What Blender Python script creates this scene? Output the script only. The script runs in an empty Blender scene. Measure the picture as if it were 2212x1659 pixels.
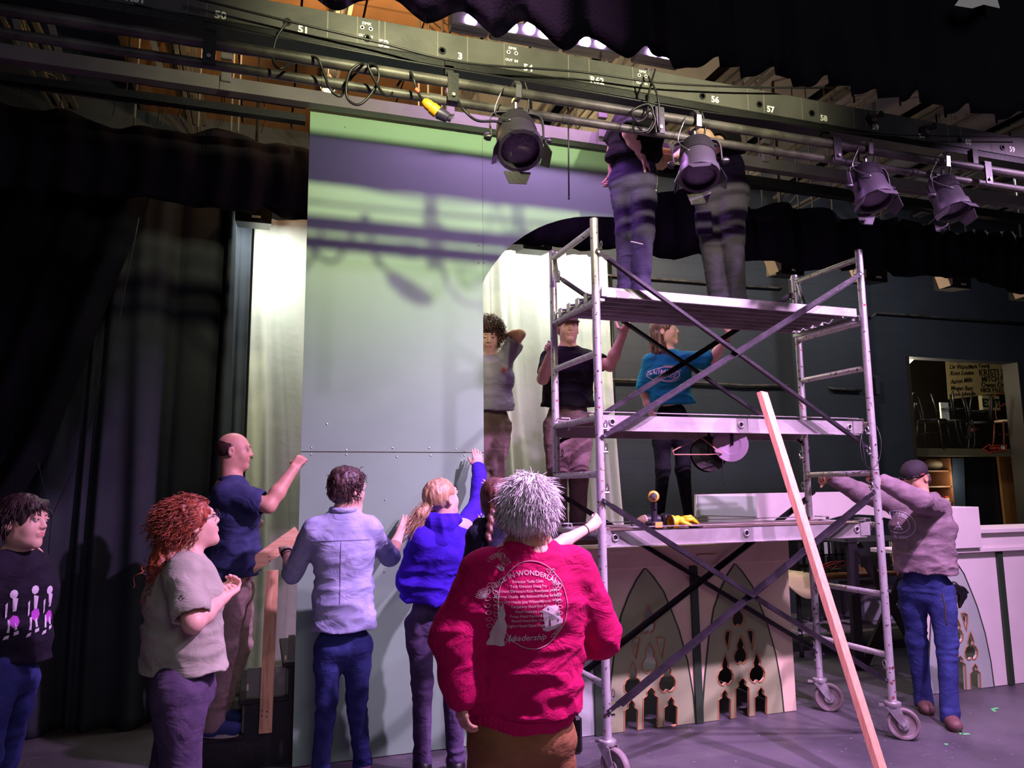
import bpy, math, random, numpy as np
from mathutils import Vector, Matrix, noise, geometry
random.seed(7)
C = bpy.context.scene.collection
PI = math.pi
# ---------------------------------------------------------------- camera, world, exposure, main lights
IW, IH, FPX = 2212, 1659, 1632.0
CAM = np.array([0, 0, 1.65])
def _frame(yaw=-18.38, pitch=7.88, roll=0.6):
    y, p, r = map(math.radians, (yaw, pitch, roll))
    fw = np.array([-math.sin(y)*math.cos(p), math.cos(y)*math.cos(p), math.sin(p)])
    rt = np.array([math.cos(y), math.sin(y), 0]); up = np.cross(rt, fw)
    return fw, rt*math.cos(r)-up*math.sin(r), up*math.cos(r)+rt*math.sin(r)
FW, RT, UP = _frame()
cam_d = bpy.data.cameras.new('camera'); cam = bpy.data.objects.new('camera', cam_d); C.objects.link(cam)
M4 = Matrix(((RT[0], UP[0], -FW[0], CAM[0]), (RT[1], UP[1], -FW[1], CAM[1]), (RT[2], UP[2], -FW[2], CAM[2]), (0, 0, 0, 1)))
cam.matrix_world = M4
cam_d.sensor_fit = 'HORIZONTAL'; cam_d.sensor_width = 36; cam_d.lens = FPX/IW*36; cam_d.clip_start = .05; cam_d.clip_end = 100
bpy.context.scene.camera = cam
sc = bpy.context.scene
sc.view_settings.view_transform = 'Standard'; sc.view_settings.look = 'None'
sc.view_settings.exposure = 0.12; sc.view_settings.gamma = 1; sc.view_settings.use_curve_mapping = False
w = bpy.data.worlds.new('world'); sc.world = w; w.use_nodes = True
w.node_tree.nodes['Background'].inputs[0].default_value = (.55, .5, .62, 1)
w.node_tree.nodes['Background'].inputs[1].default_value = .035
def lamp(name, kind, loc, target, power, color, size=.3, spot=None, blend=.5, sizey=None):
    d = bpy.data.lights.new(name, kind); o = bpy.data.objects.new(name, d); C.objects.link(o)
    d.energy = power; d.color = color
    if kind == 'AREA':
        d.size = size
        if sizey: d.shape = 'RECTANGLE'; d.size_y = sizey
    else: d.shadow_soft_size = size
    if kind == 'SPOT': d.spot_size = math.radians(spot); d.spot_blend = blend
    o.location = loc
    o.rotation_euler = (Vector(target)-Vector(loc)).to_track_quat('-Z', 'Y').to_euler()
    return o
# batten of lamps hung just up stage of the nearest border: two warm-white ones level with the raceway ...
lamp('batten_white_light', 'SPOT', (.62, 2.05, 3.91), (1.0, 5.0, 4.05), 310, (1, .98, .56), .035, 84, 1.0)
lamp('batten_white_light', 'SPOT', (2.3, 2.05, 3.91), (2.3, 5.0, 4.05), 225, (1, .97, .58), .035, 80, 1.0)
# ... and the pink-violet wash pointing down at the stage
lamp('violet_wash_light', 'SPOT', (2.65, 1.95, 4.05), (1.4, 3.7, .6), 1150, (.86, .48, 1.0), .05, 102, 1.0)
lamp('violet_wash_light', 'SPOT', (3.7, 2.0, 4.05), (3.0, 3.8, .5), 980, (.88, .50, 1.0), .05, 100, 1.0)
lamp('violet_wash_light', 'SPOT', (5.4, 2.2, 4.2), (4.9, 4.4, .5), 560, (.90, .56, 1.0), .06, 105, .6)
lamp('violet_wash_light', 'SPOT', (.2, 1.3, 4.2), (-.3, 3.6, .6), 420, (1.0, .46, .92), .05, 84, .7)
# dim general light of the auditorium behind the camera
lamp('house_light', 'AREA', (1.0, -3.5, 4.8), (1.8, 4.5, 1.6), 60, (.92, .88, 1), 2.5)
# unseen up-stage lamps: cyc light on white cloth, added light on back wall
lamp('unseen_upstage_light', 'AREA', (2.6, 6.0, 4.2), (2.3, 7.2, 1.6), 34, (.93, 1, .93), 1.2, sizey=.2)
lamp('unseen_upstage_light', 'AREA', (-.02, 6.3, 3.9), (.05, 6.95, .7), 17, (.90, 1, .93), .4, sizey=.1)
lamp('unseen_upstage_light', 'AREA', (4.8, 6.3, 4.9), (4.6, 8.6, 2.0), 95, (1, .86, .72), .8, sizey=.2)
lamp('unseen_upstage_light', 'AREA', (8.4, 6.0, 5.0), (7.4, 8.6, 1.2), 26, (.86, .90, 1), 1.0, sizey=.4)

# ---------------------------------------------------------------- pixel -> point on a world plane
def _ray(x, y): return FW + RT*(x-IW/2)/FPX - UP*(y-IH/2)/FPX
def at(x, y, Y):
    r = _ray(x, y); return CAM + r*(Y-CAM[1])/r[1]
def atz(x, y, Z):
    r = _ray(x, y); return CAM + r*(Z-CAM[2])/r[2]
def atx(x, y, X):
    r = _ray(x, y); return CAM + r*(X-CAM[0])/r[0]

# ---------------------------------------------------------------- materials
def lin(c): return tuple(((v/255)/12.92 if v/255 <= .04045 else ((v/255+.055)/1.055)**2.4) for v in c)
MATS = {}
def mat(name, rgb, rough=.6, metal=0, bump=0, bscale=30, var=0, vscale=4, rgb2=None, stretch=(1, 1, 1), spec=.5, emit=None, estr=0, sheen=0, sss=0, trans=0):
    if name in MATS: return MATS[name]
    m = bpy.data.materials.new(name); m.use_nodes = True; nt = m.node_tree; N = nt.nodes; L = nt.links
    b = N['Principled BSDF']; col = lin(rgb)+(1,)
    b.inputs['Base Color'].default_value = col; b.inputs['Roughness'].default_value = rough
    b.inputs['Metallic'].default_value = metal; b.inputs['Specular IOR Level'].default_value = spec
    if sheen: b.inputs['Sheen Weight'].default_value = sheen
    if sss:
        b.inputs['Subsurface Weight'].default_value = sss; b.inputs['Subsurface Radius'].default_value = (.02, .008, .004)
    if emit: b.inputs['Emission Color'].default_value = lin(emit)+(1,); b.inputs['Emission Strength'].default_value = estr
    if bump or var or rgb2:
        tc = N.new('ShaderNodeTexCoord'); mp = N.new('ShaderNodeMapping'); L.new(tc.outputs['Object'], mp.inputs[0]); mp.inputs['Scale'].default_value = stretch
    if rgb2 or var:
        n = N.new('ShaderNodeTexNoise'); n.inputs['Scale'].default_value = vscale; n.inputs['Detail'].default_value = 6; L.new(mp.outputs[0], n.inputs[0])
        r = N.new('ShaderNodeValToRGB'); L.new(n.outputs['Fac'], r.inputs[0])
        c2 = lin(rgb2)+(1,) if rgb2 else tuple(v*(1-var) for v in col[:3])+(1,)
        r.color_ramp.elements[0].position = .38; r.color_ramp.elements[1].position = .62
        r.color_ramp.elements[0].color = c2; r.color_ramp.elements[1].color = col
        L.new(r.outputs[0], b.inputs['Base Color'])
    if bump:
        n2 = N.new('ShaderNodeTexNoise'); n2.inputs['Scale'].default_value = bscale; n2.inputs['Detail'].default_value = 4; L.new(mp.outputs[0], n2.inputs[0])
        bp = N.new('ShaderNodeBump'); bp.inputs['Strength'].default_value = bump; bp.inputs['Distance'].default_value = .01
        L.new(n2.outputs['Fac'], bp.inputs['Height']); L.new(bp.outputs[0], b.inputs['Normal'])
    MATS[name] = m; return m

# ---------------------------------------------------------------- tagging and objects
def tag(o, label=None, cat=None, group=None, kind=None):
    if label: o['label'] = label
    if cat: o['category'] = cat
    if group: o['group'] = group
    if kind: o['kind'] = kind
    return o
def thing(name, label, cat, loc=(0, 0, 0), group=None):
    o = bpy.data.objects.new(name, None); o.empty_display_size = .1; C.objects.link(o); o.location = Vector([float(v) for v in loc])
    return tag(o, label, cat, group)
def world_loc(o):
    v = Vector((0, 0, 0))
    while o: v = v+o.location; o = o.parent
    return v
class MB:
    def __init__(s): s.v = []; s.f = []; s.m = []
    def add(s, v, f, mi=0):
        n = len(s.v); s.v += [tuple(float(t) for t in p) for p in v]; s.f += [tuple(n+i for i in q) for q in f]; s.m += [mi]*len(f); return s
    def box(s, c, d, rz=0, M=None, mi=0, bev=0):
        hx, hy, hz = d[0]/2, d[1]/2, d[2]/2
        if bev:
            b = min(bev, hx*.9, hy*.9, hz*.9); pts = []; 
            for x in (-1, 1):
                for y in (-1, 1):
                    for z in (-1, 1):
                        pts += [(x*hx, y*(hy-b), z*(hz-b)), (x*(hx-b), y*hy, z*(hz-b)), (x*(hx-b), y*(hy-b), z*hz)]
            def I(x, y, z, k): return ((x > 0)*4+(y > 0)*2+(z > 0))*3+k
            f = []
            for a in (-1, 1):
                q = [I(a, -1, -1, 0), I(a, 1, -1, 0), I(a, 1, 1, 0), I(a, -1, 1, 0)]; f.append(q if a > 0 else q[::-1])
                q = [I(-1, a, -1, 1), I(1, a, -1, 1), I(1, a, 1, 1), I(-1, a, 1, 1)]; f.append(q[::-1] if a > 0 else q)
                q = [I(-1, -1, a, 2), I(1, -1, a, 2), I(1, 1, a, 2), I(-1, 1, a, 2)]; f.append(q if a > 0 else q[::-1])
                for b2 in (-1, 1):
                    q = [I(a, b2, -1, 0), I(a, b2, -1, 1), I(a, b2, 1, 1), I(a, b2, 1, 0)]; f.append(q if a*b2 < 0 else q[::-1])
                    q = [I(a, -1, b2, 0), I(a, -1, b2, 2), I(a, 1, b2, 2), I(a, 1, b2, 0)]; f.append(q if a*b2 > 0 else q[::-1])
                    q = [I(-1, a, b2, 1), I(-1, a, b2, 2), I(1, a, b2, 2), I(1, a, b2, 1)]; f.append(q if a*b2 < 0 else q[::-1])
                    for c2 in (-1, 1):
                        q = [I(a, b2, c2, 0), I(a, b2, c2, 1), I(a, b2, c2, 2)]; f.append(q if a*b2*c2 > 0 else q[::-1])
        else:
            pts = [(x*hx, y*hy, z*hz) for x in (-1, 1) for y in (-1, 1) for z in (-1, 1)]
            f = [(0, 1, 3, 2), (4, 6, 7, 5), (0, 4, 5, 1), (2, 3, 7, 6), (0, 2, 6, 4), (1, 5, 7, 3)]
        R = M.to_3x3() if M is not None else Matrix.Rotation(rz, 3, 'Z'); c = Vector([float(t) for t in c])
        return s.add([R @ Vector(p)+c for p in pts], f, mi)
    def span(s, lo, hi, mi=0, bev=0):
        lo = np.array(lo, float); hi = np.array(hi, float); return s.box((lo+hi)/2, hi-lo, mi=mi, bev=bev)
    def tube(s, pts, r, n=10, mi=0, caps=True, flat=None):
        pts = [Vector([float(t) for t in p]) for p in pts]; rr = r if isinstance(r, (list, tuple)) else [r]*len(pts)
        V = []; F = []; prev = None
        for i, p in enumerate(pts):
            d = (pts[min(i+1, len(pts)-1)]-pts[max(i-1, 0)])
            d = d.normalized() if d.length > 1e-9 else Vector((0, 0, 1))
            if prev is None:
                a = d.orthogonal().normalized() if flat is None else (Vector(flat)-d*Vector(flat).dot(d)).normalized()
            else:
                a = prev-d*prev.dot(d); a = a.normalized() if a.length > 1e-6 else d.orthogonal().normalized()
            prev = a; b = d.cross(a)
            for k in range(n):
                t = 2*PI*k/n; V.append(p+(a*math.cos(t)+b*math.sin(t))*rr[i])
        for i in range(len(pts)-1):
            for k in range(n):
                F.append((i*n+k, i*n+(k+1) % n, (i+1)*n+(k+1) % n, (i+1)*n+k))
        if caps: F.append(tuple(range(n))[::-1]); F.append(tuple((len(pts)-1)*n+k for k in range(n)))
        return s.add(V, F, mi)
    def bar(s, a, b, wd, th, side=(0, 1, 0), mi=0, bev=0):
        a = Vector([float(t) for t in a]); b = Vector([float(t) for t in b]); d = (b-a); L = d.length; z = d.normalized()
        sd = Vector(side); x = (sd-z*sd.dot(z)).normalized(); y = z.cross(x)
        M = Matrix((x, y, z)).transposed()
        return s.box((a+b)/2, (wd, th, L), M=M, mi=mi, bev=bev)
    def lathe(s, c, prof, ax=(0, 0, 1), n=20, mi=0):
        z = Vector(ax).normalized(); x = z.orthogonal().normalized(); y = z.cross(x); c = Vector([float(t) for t in c])
        V = []; F = []
        for (r, h) in prof:
            for k in range(n):
                t = 2*PI*k/n; V.append(c+z*h+(x*math.cos(t)+y*math.sin(t))*max(r, 1e-4))
        for i in range(len(prof)-1):
            for k in range(n): F.append((i*n+k, i*n+(k+1) % n, (i+1)*n+(k+1) % n, (i+1)*n+k))
        F.append(tuple(range(n))[::-1]); F.append(tuple((len(prof)-1)*n+k for k in range(n)))
        return s.add(V, F, mi)
    def ball(s, c, r, n=10, mi=0, sc=(1, 1, 1)):
        V = []; F = []; m = n*2
        for i in range(n+1):
            a = PI*i/n
            for k in range(m):
                t = 2*PI*k/m; V.append((c[0]+r*sc[0]*math.sin(a)*math.cos(t), c[1]+r*sc[1]*math.sin(a)*math.sin(t), c[2]-r*sc[2]*math.cos(a)))
        for i in range(n):
            for k in range(m): F.append((i*m+k, i*m+(k+1) % m, (i+1)*m+(k+1) % m, (i+1)*m+k))
        return s.add(V, F, mi)
    def prism(s, loops, o, ux, uz, th, mi=0):
        """polygon (outer loop, then holes) in the plane o + ux*a + uz*b, thickness th along ux x uz"""
        o, ux, uz = (Vector([float(t) for t in q]) for q in (o, ux, uz)); nn = uz.cross(ux).normalized()*-1
        L3 = [[Vector((p[0], p[1], 0)) for p in lp] for lp in loops]
        tris = geometry.tessellate_polygon(L3); flat = [p for lp in loops for p in lp]; n = len(flat)
        V = [o+ux*p[0]+uz*p[1] for p in flat]; V2 = [v+nn*th for v in V]
        F = []
        for t in tris:
            a, b, c = (V[i] for i in t); q = tuple(t)
            if (b-a).cross(c-a).dot(nn) > 0: q = q[::-1]
            F.append(q); F.append(tuple(i+n for i in q[::-1]))
        k = 0
        for li, lp in enumerate(loops):
            m = len(lp); ar = sum(lp[i][0]*lp[(i+1) % m][1]-lp[(i+1) % m][0]*lp[i][1] for i in range(m))
            for i in range(m):
                a, b = k+i, k+(i+1) % m; q = (a, b, b+n, a+n)
                if (ar > 0) == (li > 0): q = q[::-1]
                F.append(q)
            k += m
        return s.add(V+V2, F, mi)
    def build(s, name, m, parent=None, smooth=False, base=None):
        """one mesh object; the vertices are world points, re-expressed about the parent or about their own base"""
        me = bpy.data.meshes.new(name); V = np.array(s.v, float)
        if parent is not None: off = np.array(world_loc(parent))
        elif base is not None: off = np.array(base, float)
        else: off = np.array([(V[:, 0].min()+V[:, 0].max())/2, (V[:, 1].min()+V[:, 1].max())/2, V[:, 2].min()])
        me.from_pydata((V-off).tolist(), [], s.f)
        ms = m if isinstance(m, (list, tuple)) else [m]
        for q in ms: me.materials.append(q)
        if len(ms) > 1: me.polygons.foreach_set('material_index', s.m)
        if smooth: me.polygons.foreach_set('use_smooth', [True]*len(me.polygons))
        me.update()
        o = bpy.data.objects.new(name, me); C.objects.link(o)
        if parent is not None: o.parent = parent
        else: o.location = Vector(off.tolist())
        if smooth == 'auto':
            try: me.set_sharp_from_angle(angle=math.radians(38))
            except Exception: pass
        return o
def text(name, body, m, parent, o, ux, uz, size, th=.002, bold=0, align='CENTER', shear=0, spacing=1, cw=None):
    cu = bpy.data.curves.new('tmp', 'FONT'); cu.body = body; cu.size = size; cu.extrude = th; cu.offset = bold; cu.align_x = align; cu.shear = shear; cu.space_character = spacing
    cu.resolution_u = 2
    to = bpy.data.objects.new('tmp', cu); C.objects.link(to); dg = bpy.context.evaluated_depsgraph_get()
    me = bpy.data.meshes.new_from_object(to.evaluated_get(dg)); bpy.data.objects.remove(to)
    ux = Vector([float(t) for t in ux]).normalized(); uz = Vector([float(t) for t in uz]).normalized(); n = ux.cross(uz); off = world_loc(parent) if parent else Vector((0, 0, 0))
    o = Vector([float(t) for t in o])-off; sx = 1
    if cw:
        xs = [v.co.x for v in me.vertices]; sx = cw/(max(xs)-min(xs))
    for v in me.vertices: v.co = o+ux*v.co.x*sx+uz*v.co.y+n*v.co.z
    me.materials.clear(); me.materials.append(m); me.name = name
    ob = bpy.data.objects.new(name, me); C.objects.link(ob)
    if parent: ob.parent = parent
    return ob
def cloth(name, P, nu, nv, m, parent=None, th=0):
    V = []; F = []
    for j in range(nv+1):
        for i in range(nu+1): V.append(P(i/nu, j/nv))
    for j in range(nv):
        for i in range(nu): a = j*(nu+1)+i; F.append((a, a+1, a+nu+2, a+nu+1))
    mb = MB().add(V, F); o = mb.build(name, m, parent, smooth=True)
    if th:
        md = o.modifiers.new('thick', 'SOLIDIFY'); md.thickness = th; md.offset = 0
    return o
def interp(pts, t):
    """piecewise-linear y(t) through sorted (t, y) pairs"""
    return float(np.interp(t, [p[0] for p in pts], [p[1] for p in pts]))
def spline(pts, n=8, closed=False):
    P = [np.array(p, float) for p in pts]; out = []; m = len(P)
    for i in range(m if closed else m-1):
        g = lambda k: P[k % m] if closed else P[max(0, min(m-1, k))]
        a, b, c, d = g(i-1), g(i), g(i+1), g(i+2)
        for k in range(n):
            t = k/n; out.append(.5*((2*b)+(-a+c)*t+(2*a-5*b+4*c-d)*t*t+(-a+3*b-3*c+d)*t**3))
    if not closed: out.append(P[-1])
    return out
# ================================================================ materials used by the set
def mat_floor():
    m = mat('stage_floor_paint', (94, 90, 98), .45, bump=.3, bscale=70, rgb2=(70, 67, 74), vscale=1.6)
    nt = m.node_tree; N = nt.nodes; L = nt.links; b = N['Principled BSDF']; base = b.inputs['Base Color'].links[0].from_socket
    tc = N.new('ShaderNodeTexCoord'); v = N.new('ShaderNodeTexVoronoi'); v.inputs['Scale'].default_value = 13; L.new(tc.outputs['Object'], v.inputs[0])
    n = N.new('ShaderNodeTexNoise'); n.inputs['Scale'].default_value = 3; L.new(tc.outputs['Object'], n.inputs[0])
    r = N.new('ShaderNodeValToRGB'); r.color_ramp.elements[0].position = .0; r.color_ramp.elements[0].color = (1, 1, 1, 1)
    r.color_ramp.elements[1].position = .10; r.color_ramp.elements[1].color = (0, 0, 0, 1); L.new(v.outputs['Distance'], r.inputs[0])
    mu = N.new('ShaderNodeMath'); mu.operation = 'MULTIPLY'; L.new(r.outputs[0], mu.inputs[0]); L.new(n.outputs['Fac'], mu.inputs[1])
    mx = N.new('ShaderNodeMix'); mx.data_type = 'RGBA'; mx.inputs['B'].default_value = lin((235, 228, 232))+(1,)
    L.new(mu.outputs[0], mx.inputs['Factor']); L.new(base, mx.inputs['A'])
    # thin scratches
    mp = N.new('ShaderNodeMapping'); mp.inputs['Rotation'].default_value = (0, 0, .9); mp.inputs['Scale'].default_value = (1.2, 22, 1); L.new(tc.outputs['Object'], mp.inputs[0])
    n3 = N.new('ShaderNodeTexNoise'); n3.inputs['Scale'].default_value = 2.2; n3.inputs['Detail'].default_value = 2; L.new(mp.outputs[0], n3.inputs[0])
    r3 = N.new('ShaderNodeValToRGB'); e = r3.color_ramp.elements; e[0].position = .70; e[0].color = (0, 0, 0, 1); e[1].position = .74; e[1].color = (.5, .5, .5, 1); L.new(n3.outputs['Fac'], r3.inputs[0])
    mx2 = N.new('ShaderNodeMix'); mx2.data_type = 'RGBA'; mx2.inputs['B'].default_value = lin((128, 122, 130))+(1,)
    L.new(r3.outputs[0], mx2.inputs['Factor']); L.new(mx.outputs['Result'], mx2.inputs['A']); L.new(mx2.outputs['Result'], b.inputs['Base Color'])
    return m
def mat_block(name, rgb):
    m = mat(name, rgb, .6, bump=.15, bscale=60, var=.2, vscale=1.5); nt = m.node_tree; N = nt.nodes; L = nt.links; b = N['Principled BSDF']
    tc = N.new('ShaderNodeTexCoord'); mp = N.new('ShaderNodeMapping'); mp.inputs['Rotation'].default_value = (PI/2, 0, 0); L.new(tc.outputs['Object'], mp.inputs[0])
    br = N.new('ShaderNodeTexBrick'); br.inputs['Scale'].default_value = 1; br.inputs['Brick Width'].default_value = .4; br.inputs['Row Height'].default_value = .2; br.inputs['Mortar Size'].default_value = .006
    br.inputs['Color1'].default_value = (1, 1, 1, 1); br.inputs['Color2'].default_value = (1, 1, 1, 1); br.inputs['Mortar'].default_value = (0, 0, 0, 1)
    L.new(mp.outputs[0], br.inputs[0]); bp = N.new('ShaderNodeBump'); bp.inputs['Strength'].default_value = .7; bp.inputs['Distance'].default_value = .01
    L.new(br.outputs['Color'], bp.inputs['Height']); old = b.inputs['Normal'].links[0].from_socket; L.new(old, bp.inputs['Normal']); L.new(bp.outputs[0], b.inputs['Normal'])
    return m
M_FLOOR = mat_floor(); M_WALL = mat_block('dark_painted_block', (46, 52, 62)); M_ROOM = mat_block('brown_black_block', (46, 40, 36))
M_VEL = mat('black_velour', (22, 21, 28), .95, spec=.1, bump=.2, bscale=120, var=.3, vscale=2)
M_VEL2 = mat('charcoal_velour', (64, 68, 76), .95, spec=.1, bump=.2, bscale=120, var=.3, vscale=1.5)
M_WHITE = mat('white_muslin', (226, 226, 214), .85, bump=.35, bscale=14, var=.08, vscale=3)
M_BLK = mat('black_steel', (30, 30, 32), .42, .3, bump=.1, bscale=60, var=.3, vscale=6)
M_BLKP = mat('black_plastic', (20, 20, 22), .4)
M_PIPE = mat('grey_black_pipe', (84, 80, 76), .5, .15, bump=.1, bscale=80, rgb2=(50, 47, 46), vscale=8)
M_RACE = mat('raceway_grey', (88, 86, 84), .4, .2, bump=.08, bscale=40, rgb2=(68, 67, 66), vscale=3)
M_BEAM = mat('grey_beam_paint', (112, 108, 104), .5, .1, bump=.1, bscale=50, var=.2, vscale=4)
M_LETTER = mat('white_lettering', (240, 238, 230), .5)
M_GREEN = mat('pale_green_flat_paint', (136, 172, 144), .5, bump=.04, bscale=200, rgb2=(131, 166, 139), vscale=2)
M_WOOD = mat('raw_pine', (222, 178, 138), .6, bump=.15, bscale=20, rgb2=(200, 148, 108), vscale=6, stretch=(14, 14, 1))
M_WOODX = mat('raw_pine_board', (226, 184, 146), .6, bump=.15, bscale=20, rgb2=(208, 158, 118), vscale=6, stretch=(1, 14, 14))
M_ALU = mat('scaffold_aluminium', (200, 196, 198), .38, .55, bump=.15, bscale=60, rgb2=(160, 152, 156), vscale=18)
M_DECK = mat('deck_aluminium', (186, 182, 182), .42, .5, bump=.1, bscale=40, rgb2=(158, 152, 150), vscale=5)
M_PLY = mat('weathered_plywood', (112, 88, 78), .8, bump=.4, bscale=30, rgb2=(78, 60, 56), vscale=8, stretch=(1, 6, 6))
M_BRACE = mat('dark_brace_steel', (52, 46, 54), .45, .5, bump=.2, bscale=40, rgb2=(36, 32, 38), vscale=10)
M_CREAM = mat('cream_scenic_paint', (226, 204, 174), .6, bump=.15, bscale=25, rgb2=(212, 188, 158), vscale=2)
M_SAGE = mat('sage_scenic_paint', (158, 164, 122), .6, bump=.1, bscale=25, rgb2=(142, 150, 110), vscale=2)
M_PALE = mat('pale_grey_scenic_paint', (190, 196, 192), .6, bump=.1, bscale=25, rgb2=(176, 184, 180), vscale=2)
M_DKGREEN = mat('dark_green_paint', (44, 62, 42), .5)
M_EDGE = mat('routed_ply_edge', (176, 126, 82), .7)
M_STEP = mat('black_step_paint', (42, 38, 46), .5, bump=.3, bscale=40, rgb2=(30, 27, 33), vscale=5)
M_STEPG = mat('grey_step_paint', (140, 140, 134), .6, bump=.3, bscale=40, var=.2)
M_CEIL = mat('brown_ceiling_board', (122, 88, 58), .8, bump=.2, bscale=12, rgb2=(98, 68, 44), vscale=1.3)
M_CEILG = mat('pale_ceiling_deck', (160, 158, 154), .8, rgb2=(138, 136, 132), vscale=1)
M_DARKC = mat('dark_void_paint', (30, 28, 30), .9)
M_CABLE = mat('black_cable_rubber', (24, 23, 24), .45)
M_GOLD = mat('yellow_plastic', (226, 160, 40), .45)
M_CHROME = mat('worn_zinc', (170, 168, 170), .3, .9)
M_TAPE = mat('orange_tape', (226, 92, 58), .5)
M_SPIKE = mat('green_spike_tape', (110, 220, 130), .6)

# ================================================================ the room
def struct(name, mb, m, label=None, smooth=False):
    o = mb.build(name, m, smooth=smooth); o['kind'] = 'structure'
    if label: o['label'] = label
    return o
struct('floor', MB().span((-6, -4, -.1), (15, 13, 0)), M_FLOOR, 'scuffed black painted stage floor')
WY = 8.5
oL, oR, oT = 8.87, 11.08, 3.5
struct('wall_back', MB().span((-6, WY, 0), (oL, WY+.2, 7)).span((oR, WY, 0), (14, WY+.2, 7)).span((oL, WY, oT), (oR, WY+.2, 7)).span((6.75, WY-.18, 0), (8.05, WY+.01, 7)), M_WALL, 'dark painted concrete block back wall')
struct('wall_left', MB().span((-6.2, -4, 0), (-6, 13, 7)), M_WALL)
struct('wall_right', MB().span((14, -4, 0), (14.2, 13, 7)), M_WALL)
struct('wall_store', MB().span((8.2, 10.9, 0), (13.9, 11.1, 5)).span((8.0, 8.71, 0), (8.2, 11.1, 5)), M_ROOM, 'dark wall of the storage loft seen through the opening')
struct('trim_1', MB().span((oL, WY-.03, .0), (oL+.04, WY+.23, oT)).span((oR-.04, WY-.03, 0), (oR, WY+.23, oT)), M_ROOM)
struct('ceiling', MB().span((-6, -4, 6.6), (15, 13, 6.7)), M_DARKC)
# boards and deck bays between the ceiling joists
cb = MB()
for i in range(6):
    x0 = -1.35+i*.52
    for j in range(3): cb.span((x0, 4.3+j*1.7, 5.72), (x0+.5, 4.3+j*1.7+1.67, 5.75))
o = struct('ceiling_boards', cb, M_CEIL, 'brown hardboard ceiling panels lit warm by the bare bulb'); o.name = 'trim_2'
cb = MB()
for i in range(8):
    x0 = 1.75+i*1.25
    cb.span((x0+.09, 3.6, 5.72), (x0+1.13, 8.4, 5.76))
struct('trim_3', cb, M_CEILG, 'pale roof deck between the joists')
# joists: one open-web steel joist per bay
def joist(x, y0=2.9, y1=8.45, z=5.35, m=None):
    o = MB()
    for dx in (-.045, .045):
        o.span((x+dx-.022, y0, z+.27), (x+dx+.022, y1, z+.31)); o.span((x+dx-.016, y0, z), (x+dx+.016, y1, z+.03))
    n = 9
    for k in range(n):
        ya, yb = y0+(y1-y0)*k/n, y0+(y1-y0)*(k+1)/n
        o.tube([(x, ya, z+.02 if k % 2 else z+.28), (x, yb, z+.28 if k % 2 else z+.02)], .007, 5)
    return tag(o.build('roof_joist', M_BEAM), 'painted open-web steel roof joist above the stage', 'joist', 'roof joists running up stage')
for i in range(10): joist(-2.0+i*1.25)

# ---- conduits on the back wall
def conduit(pts, r, lab):
    P = [at(x, y, WY-.06 if x < 1800 else WY-.24) if 0 else at(x, y, Yv) for x, y, Yv in pts]
    return tag(MB().tube(P, r, 8).build('wall_conduit', M_PIPE, smooth=True), lab, 'conduit')
conduit([(1240, 588, WY-.05), (1330, 596, WY-.05), (1480, 607, WY-.05), (1610, 618, WY-.05), (1680, 622, WY-.05), (1720, 612, WY-.05), (1768, 617, WY-.05)], .018, 'thin conduit running high on the back wall behind the two on the top deck')
conduit([(1880, 686, WY-.03), (1893, 676, WY-.03), (2212, 699, WY-.03)], .022, 'conduit on the back wall above the opening')
conduit([(1310, 820, WY-.05), (1500, 826, WY-.05), (1610, 833, WY-.05), (1760, 832, WY-.05), (1800, 840, WY-.22), (1862, 843, WY-.22)], .02, 'thin conduit on the back wall at shoulder height of the teal shirt')
tag(MB().tube([at(1318, 560, WY-.04), at(1335, 1165, WY-.04)], .02, 8).build('wall_conduit', M_BLK, smooth=True), 'black vertical conduit beside the white curtain', 'conduit')
t = thing('switch_box', 'dark metal junction box on the back wall right of the scaffold', 'electrical box', at(1873, 840, WY-.03))
MB().box(at(1876, 832, WY-.06), (.3, .12, .28), bev=.01).build('housing', M_WALL, t)
MB().box(at(1876, 832, WY-.125), (.24, .01, .22)).build('cover', M_BLK, t)

# ================================================================ drapes
def tri(v, pts): return interp(pts, v)
def drape(name, X0, X1, Y, Z0, Z1, m, lab, amp=.06, freq=3.0, seed=0, ztop=None, zbot=None, nu=260, nv=40, gather=.0, cat='curtain', grp=None, xf=None, drift=.12):
    rnd = random.Random(seed); ph = [rnd.uniform(0, 6.28) for _ in range(8)]
    def P(u, v):
        zt = ztop(u) if ztop else Z1; zb = zbot(u) if zbot else Z0
        z = zb+(zt-zb)*v
        x = (xf(u, v) if xf else X0+(X1-X0)*u)
        s = (X1-X0)*u*freq*2*PI
        s2 = s+drift*math.sin(v*3+ph[0])*6+1.6*math.sin(u*9+ph[1])+.8*math.sin(u*23+ph[2])
        a = amp*(.75+.5*math.sin(u*17+ph[3]))*(1-.35*v)
        w = math.sin(s2); w = math.copysign(abs(w)**.7, w)
        y = Y+a*w+amp*.35*math.sin(s2*2.3+ph[4]+v*2)+.02*math.sin(v*5+u*8)
        return (x+.25*a*math.cos(s2), y, z)
    o = cloth(name, P, nu, nv, m, th=.004); tag(o, lab, cat, grp); return o
# charcoal leg curtain hanging to the floor
drape('leg_curtain', -1.9, -.24, 6.25, .01, 4.2, M_VEL2, 'charcoal velour leg curtain hanging in deep folds to the floor on the left', .10, 1.7, 3, nu=420, nv=50)
drape('leg_curtain', -.7, -.14, 6.62, .01, 4.2, M_VEL2, 'dark curtain behind the steps showing below the white cloth edge', .03, 2.2, 8, nu=60, nv=20)
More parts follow.
